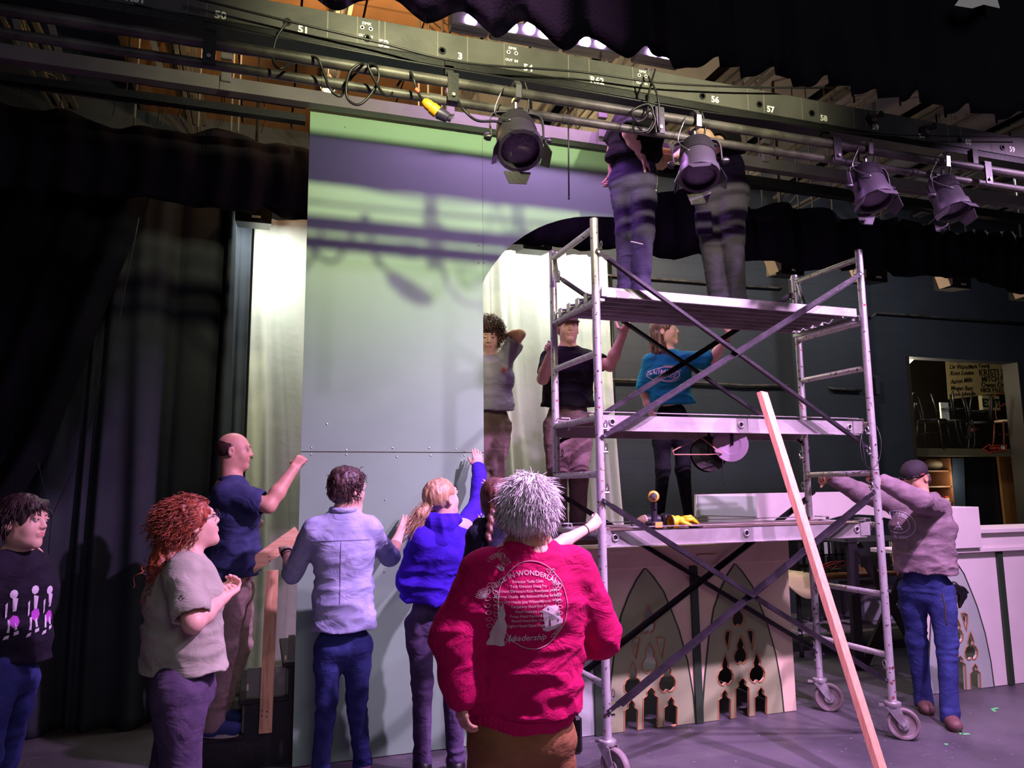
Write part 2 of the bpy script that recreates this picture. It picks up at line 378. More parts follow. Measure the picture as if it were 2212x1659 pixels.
# black leg curtain pulled aside in a diagonal sweep
edge = [(318, 440), (290, 505), (240, 625), (190, 760), (150, 860), (110, 960), (82, 1010), (40, 1075), (-10, 1130), (-120, 1230)]
EP = [at(x, y, 5.9) for x, y in edge][::-1]; ez = [float(p[2]) for p in EP]; ex = [float(p[0]) for p in EP]
def swept(u, v):
    z = .9+(4.2-.9)*v; xr = float(np.interp(z, ez, ex)); xl = -3.6+.4*v
    if z > ez[-1]: xr = ex[-1]+(z-ez[-1])*.12
    uu = u**1.0; x = xl+(xr-xl)*uu
    s = uu*2*PI*6+1.8*math.sin(uu*7); y = 5.92+(.04+.04*(v))*math.sin(s)+.03*math.sin(s*.43+1)-.05*(1-u)
    return (x, y, z-.25*(1-u)*0)
tag(cloth('tabbed_curtain', swept, 300, 50, M_VEL, th=.004), 'black velour curtain pulled aside in a diagonal sweep at the far left', 'curtain')
tag(MB().tube([at(300, 470, 5.7), at(255, 700, 5.7), at(200, 900, 5.7), at(160, 1010, 5.7), at(111, 1117, 5.7), at(104, 1200, 5.7)], .0025, 5).tube([at(82, 1000, 5.7), at(111, 1117, 5.7)], .0025, 5).build('tie_cord', M_BLK), 'thin dark cord tied round the swept black curtain', 'cord')
# white cloth, left strip and the part seen through the arch
def wtop(u): return 4.06-.10*math.sin(PI*min(1, u*1.0))*0-.05*abs(math.sin(u*PI*5))
drape('white_curtain', -.12, 1.9, 6.8, .02, 4.1, M_WHITE, 'white cloth curtain hanging left of and behind the green flat', .018, 2.0, 5, ztop=lambda u: 4.10-.06*abs(math.sin(u*14)), nu=260, nv=60, drift=.3)
drape('white_curtain', 1.4, 3.24, 6.72, .3, 3.95, M_WHITE, 'white cloth curtain in soft vertical folds seen through the arch', .05, 3.6, 6, nu=300, nv=40, xf=lambda u, v: 1.4+(1.86+.16*(1-v)**2)*u)
# borders (short overhead drapes)
bb = [(-2.2, 3.66), (-.9, 3.68), (-.83, 3.70), (-.5, 3.67), (-.12, 3.66), (-.05, 3.75), (.1, 3.64), (1.2, 3.62), (2.0, 3.60), (2.2, 3.64), (2.46, 3.60), (2.8, 3.66), (3.1, 3.63), (3.35, 3.6), (3.6, 3.68), (4.0, 3.64), (4.27, 3.69), (4.6, 3.62), (5.0, 3.64), (5.4, 3.7), (5.8, 3.66), (6.8, 3.72), (7.4, 3.6), (9, 3.7)]
def btop(u):
    x = -2.3+11.3*u
    return 4.22-.03*math.sin(x*5)+.02*math.sin(x*13)
drape('border_curtain', -2.3, 9.0, 5.6, 3.6, 4.2, M_VEL, 'long black velour border hanging across behind the green flat', .04, 2.0, 11, ztop=btop, zbot=lambda u: tri(-2.3+11.3*u, bb), nu=900, nv=14)
# downstage border, scalloped lower edge
EDGE = [(560, -60), (640, -30), (725, 24), (790, 0), (850, -5), (915, 50), (1010, 24), (1065, 82), (1140, 44), (1215, 110), (1275, 78), (1350, 126), (1405, 98), (1450, 148), (1500, 146), (1560, 121), (1572, 166), (1620, 165), (1680, 143), (1692, 185), (1740, 188), (1795, 162), (1805, 204), (1850, 203), (1900, 192), (1905, 226), (1945, 220), (1990, 193), (2000, 250), (2050, 245), (2100, 222), (2110, 262), (2160, 258), (2212, 240), (2280, 270), (2400, 290)]
FBY = 1.75
EK = [(1 if 0 < i < len(EDGE)-1 and EDGE[i][1] <= min(EDGE[i-1][1], EDGE[i+1][1]) else -1 if 0 < i < len(EDGE)-1 and EDGE[i][1] >= max(EDGE[i-1][1], EDGE[i+1][1]) else 0) for i in range(len(EDGE))]
EB = [at(x, y, FBY-.004+.035*k) for (x, y), k in zip(EDGE, EK)]
EBx = np.array([float(p[0]) for p in EB]); EBz = np.array([float(p[2]) for p in EB]); EBx = np.maximum.accumulate(EBx+np.arange(len(EBx))*1e-5)
# the hem wave is real cloth: peaks of the lower edge are the folds that swing away up stage
EBk = np.array(EK, float); _t = np.arange(len(EBx)); _f = np.linspace(0, len(EBx)-1, len(EBx)*16); _i = np.clip(_f.astype(int), 0, len(EBx)-2); _w = _f-_i; _w = _w*_w*(3-2*_w)
_sx = np.interp(_f, _t, EBx); EBz = EBz[_i]*(1-_w)+EBz[_i+1]*_w; EBk = EBk[_i]*(1-_w)+EBk[_i+1]*_w; EBx = _sx
def fborder(u, v):
    x = EBx[0]+(EBx[-1]-EBx[0])*u
    z0 = float(np.interp(x, EBx, EBz)); k = float(np.interp(x, EBx, EBk))
    zz = sum(float(np.interp(x+d, EBx, EBz)) for d in (-.012, 0, .012))/3
    z = zz+(4.4-zz)*v; y = FBY-.004+.035*k*(1-.5*v)*(1-v*.3)
    return (x, y, z)
tag(cloth('border_curtain', fborder, 900, 26, M_VEL, th=.004), 'nearest black velour border with a scalloped lower edge across the top right', 'curtain')
tag(MB().add([(x, y, z) for x, y, z in [tuple(at(a, b, 1.68)) for a, b in ((2062, 12), (2085, -20), (2150, -20), (2160, 18), (2125, 10), (2100, 18))]], [(0, 1, 2, 3, 4, 5)]).build('cloth_scrap', M_WHITE), 'pale scrap of cloth at the very top right by the border', 'cloth')

# ================================================================ overhead steel
# grey square beam over the flat with its hangers
t = thing('stage_beam', 'grey square steel beam running over the top of the green flat', 'beam', (3, 4.93, 4.2))
MB().span((-3, 4.86, 4.19), (9.5, 4.94, 4.28)).build('tube_beam', M_BEAM, t)
MB().span((-3, 4.955, 4.10), (.21, 5.02, 4.15)).span((2.75, 4.95, 4.08), (9.5, 5.02, 4.16)).build('lower_angle', M_BLK, t)
for px, py in ((490, 155), (-20, 80), (968, 205), (1293, 282), (1644, 355), (2060, 432)):
    p = at(px, py, 4.9); x = float(p[0])
    h = MB().box((x, 4.84, 4.30), (.06, .03, .13), bev=.004).box((x, 4.83, 4.40), (.07, .04, .04), bev=.004).tube([(x, 4.85, 4.4), (x, 4.85, 5.4)], .008, 8).box((x, 4.852, 4.23), (.07, .012, .095)).build('hanger', M_BEAM, t)
    MB().lathe((x, 4.822, 4.33), [(.014, -.012), (.014, 0)], (0, -1, 0), 6).build('nut', M_CHROME, h)
# dark second beam with hardware behind, plus rods
for px in (300, 435, 505, 520, 905, 925, 955, 1228, 1244, 1590, 1612, 1640, 1675, 1718, 1748, 1790, 1865, 1895, 1900, 2040, 2075):
    p = at(px, 60+.155*px, 6.0); x = float(p[0])
    tag(MB().tube([(x, 6.0, 4.25), (x, 6.0, 6.6)], .009, 6).build('threaded_rod', M_BEAM, smooth=True), 'thin vertical threaded rod hanging from the roof joists', 'rod', 'threaded rods above the stage')
for px, w in ((20, .05), (95, .05), (310, .05)):
    a = at(px-65, -230, 5.4); b = at(px+40, 130+.1*px, 5.4)
    tag(MB().bar(a, b, w, .04).build('steel_strut', M_BEAM), 'slanting grey steel strut in the dark upper left', 'strut', 'slanting struts at the upper left')
# grey raceway with numbered circuits
RY = 3.53
t = thing('lighting_raceway', 'long grey numbered circuit raceway hanging across the stage', 'raceway', (2, RY+.06, 3.82))
MB().span((-1.4, RY, 3.84), (7.6, RY+.13, 3.985), bev=.003).build('trough', M_RACE, t)
MB().span((-1.4, RY+.004, 3.80), (7.6, RY+.16, 3.838)).build('mounting_channel', M_BLK, t)
for px in (442, 705, 830, 945, 1010, 1090, 1230, 1275, 1370, 1405, 1620, 1655, 1738, 1772, 1850, 1877, 1890, 2055, 2083, 2150, 2178, 400, 770, 817):
    x = float(at(px, 100+.0*px+px*.155-50, RY)[0]); MB().span((x-.0025, RY-.0015, 3.842), (x+.0025, RY, 3.983)).build('panel_seam', M_BEAM, t)
for px, py, s in ((292, 4, 'R61'), (476, 40, '50'), (655, 71, '51'), (829, 101, '52'), (994, 128, '3'), (1141, 153, '54'), (1290, 180, 'R62'), (1545, 221, '56'), (1665, 242, '57'), (1780, 261, '58'), (1892, 280, '59'), (1992, 297, '60'), (2092, 312, '60'), (2187, 328, '59')):
    p = at(px, py, RY-.002); text('circuit_number', s, M_LETTER, t, (p[0], RY-.0015, p[2]), (1, 0, 0), (0, 0, 1), .052, .0008, .0016)
for px, py in ((792, 62), (1107, 115), (1388, 165)):
    p = at(px, py-3, RY); q = at(px-2, py+9, RY)
    text('socket_label', 'DMX', M_LETTER, t, (p[0], RY-.0015, p[2]+.012), (1, 0, 0), (0, 0, 1), .020, .0008, .0006)
    text('socket_label', 'OUT  IN', M_LETTER, t, (q[0], RY-.0015, q[2]-.024), (1, 0, 0), (0, 0, 1), .019, .0008, .0006)
    for d in (-.022, .020): MB().lathe((p[0]+d, RY, p[2]-.006), [(.006, .001), (.006, .003), (.0105, .003), (.0105, .001)], (0, -1, 0), 12).build('data_socket', M_LETTER, t)
for px, py in ((621, 48), (793, 83), (955, 110), (1517, 208), (1640, 226), (1753, 245), (2072, 303), (2165, 319)):
    p = at(px, py, RY); MB().lathe((p[0], RY+.002, p[2]), [(.02, 0), (.02, .008), (.012, .008), (.012, .002)], (0, -1, 0), 14).build('power_socket', M_BLKP, t)
for px, py in ((1877, 258), (1990, 283)):
    p = at(px, py, RY); MB().lathe((p[0], RY, p[2]), [(.028, 0), (.028, .05), (.022, .07), (.022, .1)], (0, -1, -.15), 14).build('power_connector', M_BLKP, t)
# two black pipes below it
PY = 3.5
t = thing('lighting_pipe', 'upper black steel lighting pipe, the one the stage lanterns hang from', 'pipe', (2, PY-.03, 3.65))
MB().tube([(-3, PY-.04, 3.672), (7.5, PY-.04, 3.672)], .0265, 18).build('tube', M_PIPE, t, smooth='auto')
for px, py in ((455, 105), (972, 195), (1412, 272), (1792, 332), (2115, 382)):
    x = float(at(px, py, PY)[0])
    b = MB().span((x-.028, PY-.072, 3.56), (x+.028, PY-.064, 3.71)).span((x-.03, PY-.068, 3.70), (x+.03, PY+.05, 3.712)).span((x-.022, PY+.01, 3.70), (x+.022, PY+.05, 3.83)).build('pipe_bracket', M_BLK, t)
    MB().lathe((x, PY-.075, 3.59), [(.010, 0), (.010, .008)], (0, -1, 0), 6).build('bolt', M_CHROME, b)
t = thing('lighting_pipe', 'lower black steel pipe running just below the lantern pipe', 'pipe', (2, PY, 3.57))
MB().tube([(-3, PY+.01, 3.598), (7.5, PY+.01, 3.598)], .0225, 16).build('tube', M_PIPE, t, smooth='auto')
for px in (708, 940, 1225, 1672, 1962, 735): MB().lathe((float(at(px, 200, PY)[0]), PY+.01, 3.598), [(.027, -.03), (.027, .03)], (1, 0, 0), 14).build('coupling', M_PIPE, t, smooth='auto')
# pipe the back border hangs from
t = thing('border_pipe', 'black pipe with orange tape wrapped on its end at the upper left', 'pipe', (-1.4, 5.45, 4.2))
MB().tube([at(-60, 170, 5.3), at(330, 222, 5.3)], .022, 12).build('tube', M_PIPE, t, smooth='auto')
MB().tube([at(326, 219, 5.29), at(366, 225, 5.29)], [.026, .027], 12).build('orange_tape_wrap', M_TAPE, t, smooth='auto')
for px in (46, 130, 245, 342, 352):
    a = at(px, 178+.12*px-12, 5.27); MB().tube([a, at(px+2, 178+.12*px+22, 5.27), at(px-3, 178+.12*px+52, 5.26)], .003, 5).build('tie_line', M_BLK, t)
t = thing('border_pipe', 'thin black pipe under the grey beam left of the flat', 'pipe', (0, 5.1, 4.1))
MB().tube([at(60, 142, 5.2), at(660, 232, 5.2)], .014, 10).tube([at(60, 148, 5.2), at(660, 226, 5.2)], .005, 6).build('tube', M_PIPE, t, smooth='auto')
MB().tube([(-.9, 5.1, 4.2), (-.9, 5.1, 6.6)], .006, 6).build('hanger', M_BLK, t)
for px in (390, 408, 478, 484, 570):
    MB().tube([at(px, 140+.15*px-5, 5.18), at(px+4, 140+.15*px+30, 5.18), at(px-6, 140+.15*px+62, 5.17)], .003, 5).build('tie_line', M_BLK, t)

# bare work bulb
p = at(708, 192, 5.45)
t = thing('work_bulb', 'bare glowing work bulb in a cage above the grey beam', 'lamp', p)
MBULB = mat('hot_bulb_glass', (255, 210, 130), .4, emit=(255, 190, 90), estr=80)
MB().ball(p, .033, 8, sc=(1, 1, 1.1)).build('bulb', MBULB, t, smooth=True)
cg = MB()
for k in range(8):
    a = k*PI/4; cg.tube([(p[0]+.045*math.cos(a), p[1]+.045*math.sin(a), p[2]+.05), (p[0]+.052*math.cos(a), p[1]+.052*math.sin(a), p[2]), (p[0]+.02*math.cos(a), p[1]+.02*math.sin(a), p[2]-.055)], .0025, 5)
cg.build('cage', M_CHROME, t); MB().lathe((p[0], p[1], p[2]+.045), [(.03, 0), (.03, .05), (.018, .07)], n=14).tube([(p[0], p[1], p[2]+.11), (p[0], p[1], p[2]+.9)], .005, 6).build('socket', M_BLKP, t, smooth='auto')
lamp('bulb_and_fill_light', 'POINT', (float(p[0]), float(p[1])-.06, float(p[2])+.02), (0, 0, 0), 14, (1, .60, .24), .04)
lamp('bulb_and_fill_light', 'SPOT', (float(p[0])+.1, float(p[1])-.1, float(p[2])+.08), (.5, 5.6, 6.5), 190, (1, .60, .24), .05, 165, .3)  # extra upward spot beside the bulb, added to brighten the ceiling boards
lamp('bulb_and_fill_light', 'POINT', (3.5, 7.5, 4.4), (0, 0, 0), 60, (1, .70, .36), .05)  # unseen warm point added far from the bulb to glow on the back wall
p = at(711, 158, 5.7)
tag(MB().lathe(p, [(.06, 0), (.06, .02), (.03, .03)], n=18).build('ceiling_disc', M_BLK, smooth='auto'), 'small round dark ceiling fitting above the bare bulb', 'fitting')

# violet LED strip bars
MLED = mat('violet_led_lens', (255, 225, 255), .3, emit=(238, 190, 255), estr=38)
MLEDH = mat('led_bar_housing', (60, 54, 66), .5, .3)
LY = 4.6
for k, cells in enumerate([[(1017, 43)], [(1105, 60), (1143, 62), (1176, 72)], [(1263, 90), (1298, 92)], [(1410, 112), (1438, 117)]]):
    P = [at(x, y, LY) for x, y in cells]; x0 = float(P[0][0])-.14; x1 = float(P[-1][0])+.14; z = float(P[0][2])
    t = thing('led_bar', 'violet LED light bar above the raceway, %s' % ['the leftmost one with one lens showing', 'the second from the left with three lenses showing', 'the third from the left with two lenses showing', 'the rightmost one just left of the black scallops'][k], 'stage light', ((x0+x1)/2, LY, z), 'violet LED bars above the stage')
    MB().box(((x0+x1)/2, LY+.05, z-.0), (x1-x0, .09, .12), bev=.01).span((x0, LY-.035, z-.075), (x1, LY+.01, z-.06)).build('housing', MLEDH, t)
    MB().tube([((x0+x1)/2, LY+.06, z+.05), ((x0+x1)/2, LY+.06, z+.9)], .012, 8).build('hanger', M_BLK, t)
    for p in P:
        MB().lathe((p[0], LY+.0, p[2]), [(.043, 0), (.043, .012), (.034, .02), (.005, .024)], (0, -1, -.35), 18).build('lens', MLED, t, smooth=True)
lamp('led_bar_light', 'AREA', (1.8, LY-.12, 4.72), (1.9, 3.3, 0), 45, (.72, .3, 1.0), 1.6, sizey=.08)

# ---- stage lanterns
def lantern(px, py, tilt, yaw, lab, scale=1.0, doors=True, kind='wash'):
    c = at(px, py, PY-.06); c = Vector([float(v) for v in c]); top = Vector((c.x, PY-.04, 3.645))
    t = thing('stage_lantern', lab, 'stage light', (c.x, PY-.06, c.z), 'black stage lanterns on the pipe')
    rot = Matrix.Rotation(yaw, 3, 'Z') @ Matrix.Rotation(tilt, 3, 'X'); ax = rot @ Vector((0, -1, 0)); upv = rot @ Vector((0, 0, 1)); sd = rot @ Vector((1, 0, 0)); s = scale
    body = MB(); z = lambda h: c+ax*h
    body.lathe(c, [(.045*s, -.17*s), (.085*s, -.15*s), (.10*s, -.06*s), (.105*s, .05*s), (.118*s, .07*s), (.118*s, .12*s), (.098*s, .12*s), (.098*s, .085*s)], ax, 22)
    for k in range(9):
        h = -.14+k*.012; body.lathe(z(h*s), [(.088*s+k*.0012, 0), (.096*s+k*.0014, .002), (.096*s+k*.0014, .005), (.088*s+k*.0012, .006)], ax, 22)
    ML = mat('lantern_black', (64, 60, 68), .45, .2, bump=.1, bscale=60); b = body.build('housing', ML, t, smooth='auto')
    ln = MB(); ln.lathe(z(.075*s), [(.098*s, 0), (.09*s, .01), (.05*s, .022), (.001, .026)], ax, 24); ln.build('lens', mat('stippled_lens', (130, 120, 140), .22, .0, bump=1.0, bscale=90), t, smooth=True)
    if doors:
        for k, (dx, dz) in enumerate(((1, 0), (-1, 0), (0, 1), (0, -1))):
            o1 = c+ax*.125*s+(sd*dx+upv*dz)*.112*s; o2 = o1+ax*.06*s+(sd*dx+upv*dz)*.03*s; sv = upv if dx else sd
            d = MB(); d.add([o1+sv*.07*s, o1-sv*.07*s, o2-sv*.045*s, o2+sv*.045*s, o1+sv*.07*s+ax*.003+(sd*dx+upv*dz)*.004, o1-sv*.07*s+ax*.003+(sd*dx+upv*dz)*.004, o2-sv*.045*s+ax*.003+(sd*dx+upv*dz)*.004, o2+sv*.045*s+ax*.003+(sd*dx+upv*dz)*.004], [(0, 1, 2, 3), (7, 6, 5, 4), (0, 4, 5, 1), (1, 5, 6, 2), (2, 6, 7, 3), (3, 7, 4, 0)])
            d.build('barn_door', ML, t)
        fr = MB(); fr.box(c+ax*.115*s, (.25*s, .03*s, .25*s), M=rot.to_4x4(), bev=.012); 
    # yoke
    yk = MB(); hy = top.z-.09; ytop = Vector((c.x, PY-.04, hy))
    pts = [c+sd*.128*s+upv*-.005]; pts2 = [c-sd*.128*s+upv*-.005]
    path = [c+sd*.135*s, c+sd*.135*s+(ytop-c)*.75, ytop+sd*.09*s, ytop-sd*.09*s, c-sd*.135*s+(ytop-c)*.75, c-sd*.135*s]
    path = spline(path, 5)
    for i in range(len(path)-1): yk.bar(path[i], path[i+1], .006, .028, side=(sd.x, sd.y, sd.z))
    yk.build('yoke', ML, t)
    for q in (-1, 1): MB().lathe(c+sd*q*.138*s, [(.02, 0), (.02, .02), (.012, .035)], sd*q, 10).build('knob', M_BLKP, t, smooth='auto')
    cl = MB(); cl.tube([ytop, Vector((c.x, PY-.04, 3.63))], .010, 8)
    hook = [Vector((c.x, PY-.085, 3.63)), Vector((c.x, PY-.09, 3.69)), Vector((c.x, PY-.06, 3.725)), Vector((c.x, PY-.02, 3.725)), Vector((c.x, PY+.0, 3.70))]
    for i in range(4): cl.bar(hook[i], hook[i+1], .03, .009, side=(1, 0, 0))
    cl.box((c.x, PY-.055, 3.632), (.032, .07, .016)); cl.build('clamp', M_CHROME, t)
    sc2 = [top+Vector((-.05, 0, .06)), top+Vector((-.09, -.04, 0)), ytop+Vector((-.12, -.02, -.02)), c+upv*.1*s-sd*.05]
    MB().tube(spline(sc2, 6), .003, 6).build('safety_cable', M_CHROME, t, smooth=True)
    sc3 = [c-ax*.15*s, ytop+Vector((.05, .03, -.03)), top+Vector((.07, 0, 0)), top+Vector((.05, .0, .1))]
    MB().tube(spline(sc3, 6), .006, 6).build('power_lead', M_CABLE, t, smooth=True)
    return t
lantern(1118, 300, .95, -.15, 'black stage lantern with a stippled lens hanging in front of the green flat', 1.0)
lantern(1508, 352, 1.15, -.5, 'black stage lantern hanging between the two people on the top deck', .95)
lantern(1880, 405, 1.2, -.15, 'black stage lantern on the right, left of the last one', .92)
lantern(2047, 428, 1.25, .05, 'black stage lantern furthest right on the pipe', .88)

# cable looped on the pipe with a yellow connector
def P3(L, Y): return [at(x, y, Y+dy) for x, y, dy in L]
t = thing('looped_cable', 'black cable looped round the pipe ending in a yellow connector', 'cable', at(790, 200, 3.42))
A = P3([(620, 48, 0), (596, 85, 0), (590, 130, 0), (605, 148, -.03), (628, 138, 0), (650, 128, .08), (670, 122, 0), (688, 130, -.05), (700, 160, -.03), (715, 195, 0), (735, 208, 0), (745, 190, .03), (762, 165, .09), (785, 145, .02), (780, 137, -.05), (758, 152, -.05), (748, 185, -.03), (752, 215, -.02), (775, 226, 0), (800, 205, 0), (818, 170, .0), (812, 142, -.02), (795, 140, -.05), (805, 165, -.04), (822, 195, -.01), (838, 208, .02), (855, 190, .06), (872, 165, .08), (884, 155, .0), (893, 168, -.05), (900, 195, -.04), (915, 218, -.02)], 3.45)
MB().tube(spline(A, 6), .0065, 8).build('cord', M_CABLE, t, smooth=True)
a, b, c2 = (Vector([float(v) for v in at(x, y, 3.42)]) for x, y in ((914, 217), (945, 243), (972, 257)))
MB().lathe(a, [(.012, 0), (.020, .01), (.026, .03), (.026, .05), (.030, .055), (.030, (b-a).length)], (b-a), 16).build('yellow_connector', M_GOLD, t, smooth='auto')
MB().lathe(b, [(.028, 0), (.030, .01), (.026, (c2-b).length*.8), (.016, (c2-b).length*.85), (.014, (c2-b).length*1.1)], (c2-b), 16).build('plug', mat('dark_violet_plastic', (52, 44, 70), .45), t, smooth='auto')
MB().lathe(at(901, 195, 3.41), [(.011, -.01), (.011, .012)], (b-a), 10).build('red_tape', M_TAPE, t, smooth='auto')
tag(MB().tube(spline([at(1415, 150, 3.44), at(1402, 200, 3.42), at(1396, 250, 3.4), at(1375, 262, 3.38), at(1365, 240, 3.42), at(1400, 225, 3.4), at(1412, 250, 3.4), at(1400, 280, 3.38), at(1372, 285, 3.4), at(1368, 268, 3.42)], 6), .006, 7).tube(spline([at(1400, 165, 3.42), at(1418, 200, 3.4), at(1424, 240, 3.4), at(1424, 285, 3.42)], 6), .006, 7).tube(spline([at(1388, 255, 3.42), at(1405, 240, 3.38), at(1415, 262, 3.38), at(1398, 288, 3.4), at(1380, 275, 3.42)], 6), .005, 7).build('looped_cable', M_CABLE, smooth=True), 'tangled black cable coil on the pipe in front of the black shirt', 'cable')
tag(MB().tube(spline([at(395, -10, 3.46), at(620, 45, 3.46), at(820, 92, 3.46), at(1000, 135, 3.46), at(1250, 155, 3.46), at(1420, 178, 3.46), at(1600, 188, 3.46), at(1800, 190, 3.46)], 5), .006, 7).build('feed_cable', M_CABLE, smooth=True), 'long black cable strung along the front of the numbered raceway', 'cable')
tag(MB().tube(spline([at(290, 10, 3.45), at(600, 78, 3.45), at(900, 136, 3.45), at(1200, 186, 3.47), at(1500, 238, 3.47), at(1700, 264, 3.47), at(1900, 290, 3.47), at(2212, 296, 3.47)], 5), .005, 7).build('feed_cable', M_CABLE, smooth=True), 'lower thin black cable strung under the circuit numbers', 'cable')
tag(MB().tube(spline([at(985, 208, 3.46), at(1000, 235, 3.4), at(1030, 260, 3.4), at(1070, 262, 3.42), at(1092, 268, 3.44)], 6), .007, 7).build('lantern_cable', M_CABLE, smooth=True), 'short black cable running from the pipe to the lantern over the flat', 'cable')
tag(MB().tube([at(1227, 215, 3.5), at(1228, 300, 3.5), at(1229, 431, 3.5)], .004, 6).ball(at(1229, 428, 3.5), .007, 5).build('hanging_cord', M_BLK, smooth=True), 'thin black cord dangling from the pipe in front of the green flat', 'cord')

# cyc lights showing below the back border
def cyc(px, py, lab, wedge=True):
    c = at(px, py, 5.95); t = thing('cyc_light', lab, 'stage light', c, 'boxed stage lights peeping below the border')
    x, y, z = (float(v) for v in c)
    MB().add([(x-.13, y-.1, z-.05), (x+.13, y-.1, z-.05), (x+.12, y+.14, z-.02), (x-.12, y+.14, z-.02), (x-.14, y-.1, z+.13), (x+.14, y-.1, z+.13), (x+.12, y+.14, z+.2), (x-.12, y+.14, z+.2)], [(0, 3, 2, 1), (4, 5, 6, 7), (0, 1, 5, 4), (1, 2, 6, 5), (2, 3, 7, 6), (3, 0, 4, 7)]).build('housing', M_BLKP, t)
    MB().box((x+.02, y-.103, z-.005), (.065, .004, .018)).build('label_plate', M_LETTER, t)
    MB().tube([(x, y+.02, z+.15), (x, y+.02, 6.6)], .012, 6).build('hanger', M_BLK, t)
    if wedge: MB().add([(x-.25, y-.12, z+.14), (x-.14, y-.12, z+.14), (x-.15, y-.12, z-.02), (x-.18, y-.12, z-.04), (x-.25, y+.02, z+.14), (x-.14, y+.02, z+.14), (x-.15, y+.02, z-.02), (x-.18, y+.02, z-.04)], [(0, 1, 2, 3)[::-1], (4, 5, 6, 7), (0, 4, 5, 1)[::-1], (1, 5, 6, 2)[::-1], (2, 6, 7, 3)[::-1], (3, 7, 4, 0)[::-1]]).build('side_flap', M_CREAM, t)
cyc(548, 476, 'black boxed light with a small label left of the white cloth top', False)
cyc(1153, 535, 'black boxed light with a small label at the top of the arch', False)
cyc(1698, 588, 'black boxed light with beige flap just right of the back legs on the deck')
cyc(1878, 603, 'black boxed light with a label behind the right scaffold post')
cyc(2060, 618, 'black boxed light with beige flap above the wall opening')
cyc(2222, 640, 'black boxed light with beige flap at the far right edge')

# ================================================================ green arch flat
FY = 5.0
t = thing('green_flat', 'tall pale green scenic flat with a half arch cut in its right side', 'stage flat', (1.0, FY, 0))
arch = [(1.452, 3.10), (1.47, 3.14), (1.52, 3.22), (1.6, 3.325), (1.68, 3.405), (1.77, 3.475), (1.87, 3.54), (1.95, 3.58), (2.05, 3.62), (2.17, 3.655), (2.3, 3.675), (2.5, 3.69), (2.68, 3.69)]
TOPZ = 4.24
def fl(lo, hi): return [lo, (hi[0], lo[1]), hi, (lo[0], hi[1])]
MB().prism([fl((.24, .005), (1.45, 1.893))], (0, FY, 0), (1, 0, 0), (0, 0, 1), .008).build('lower_skin', M_GREEN, t)
MB().prism([[(.24, 1.899), (1.45, 1.899), (1.45, 3.08)]+[(1.45, TOPZ), (.24, TOPZ)]], (0, FY, 0), (1, 0, 0), (0, 0, 1), .008).build('upper_skin', M_GREEN, t)
MB().prism([arch+[(2.68, TOPZ), (1.452, TOPZ)]], (0, FY, 0), (1, 0, 0), (0, 0, 1), .008).build('arch_skin', M_GREEN, t)
fr = MB()
for x0, x1 in ((.245, .31), (1.38, 1.445)): fr.span((x0, FY+.009, .01), (x1, FY+.03, 4.22))
for z in (.01, 1.86, 3.0, 4.15): fr.span((.31, FY+.009, z), (1.38, FY+.03, z+.065))
fr.span((1.46, FY+.009, 4.15), (2.67, FY+.03, 4.215)); fr.span((2.6, FY+.009, 3.7), (2.67, FY+.03, 4.15)); fr.build('frame', M_WOOD, t)
sw = MB()
for x, y in ((672, 967), (672, 982), (748, 972), (748, 982), (848, 968), (857, 987), (927, 968), (930, 984), (985, 970), (1003, 975), (1003, 984), (706, 916), (1034, 530), (1044, 530), (1034, 568), (1045, 568), (745, 275), (850, 262), (1016, 300), (1050, 308), (722, 1570), (675, 1637), (832, 1080), (830, 1236)):
    sw.ball(at(x, y, FY-.0085), .0065, 4, sc=(1, .5, 1))
sw.build('screw_heads', M_CHROME, t)

# ================================================================ stair unit with hand rail
t = thing('stair_unit', 'low black stair unit with grey risers left of the green flat', 'stairs', (.1, 5.35, 0))
ST = [(-.31, .2), (-.06, .4), (.19, .6), (.44, .8), (.69, 1.0)]
sv = MB()
MB().prism([[(-.30, 0), (1.25, 0), (1.25, .97), (.71, .97), (.71, .77), (.46, .77), (.46, .57), (.21, .57), (.21, .37), (-.04, .37), (-.04, .17), (-.30, .17)]], (0, 5.08, 0), (1, 0, 0), (0, 0, 1), .018).build('side_panel', M_STEP, t)
MB().prism([[(-.30, 0), (1.25, 0), (1.25, .97), (.71, .97), (.71, .77), (.46, .77), (.46, .57), (.21, .57), (.21, .37), (-.04, .37), (-.04, .17), (-.30, .17)]], (0, 5.85, 0), (1, 0, 0), (0, 0, 1), .018).build('side_panel', M_STEP, t)
for k, (x, z) in enumerate(ST):
    MB().span((x-.02, 5.055, z-.028), (x+.27 if k < 4 else 1.27, 5.88, z), bev=.004).build('tread', M_STEP, t)
    MB().span((x+.005, 5.1, z-.2), (x+.02, 5.84, z-.03)).build('riser', M_STEPG, t)
# grey risers of the upper steps and spike marks
MB().span((-.035, 5.066, .41), (.19, 5.078, .58)).build('grey_panel', M_STEPG, t); MB().span((.2, 5.066, .61), (.24, 5.078, .76)).build('grey_panel', M_STEPG, t)
MB().box(at(535, 1485, 5.06), (.012, .002, .035)).box(at(617, 1421, 5.06), (.012, .002, .03)).build('tape_mark', mat('cream_tape', (230, 220, 170), .6), t)
MB().bar(at(573, 1583, 5.03), at(588, 1232, 5.03), .075, .019, side=(1, 0, 0)).build('rail_post', M_WOOD, t)
MB().bar(at(462, 1282, 5.0), at(646, 1150, 5.0), .09, .019, side=(0, 0, 1)).build('hand_rail', M_WOODX, t)
sw = MB()
for x, y in ((582, 1202), (583, 1212), (490, 1262), (566, 1535), (577, 1537), (566, 1546), (576, 1548)): sw.ball(at(x, y, 4.988 if y < 1300 else 5.018), .004, 4)
sw.build('screw_heads', M_BLK, t)
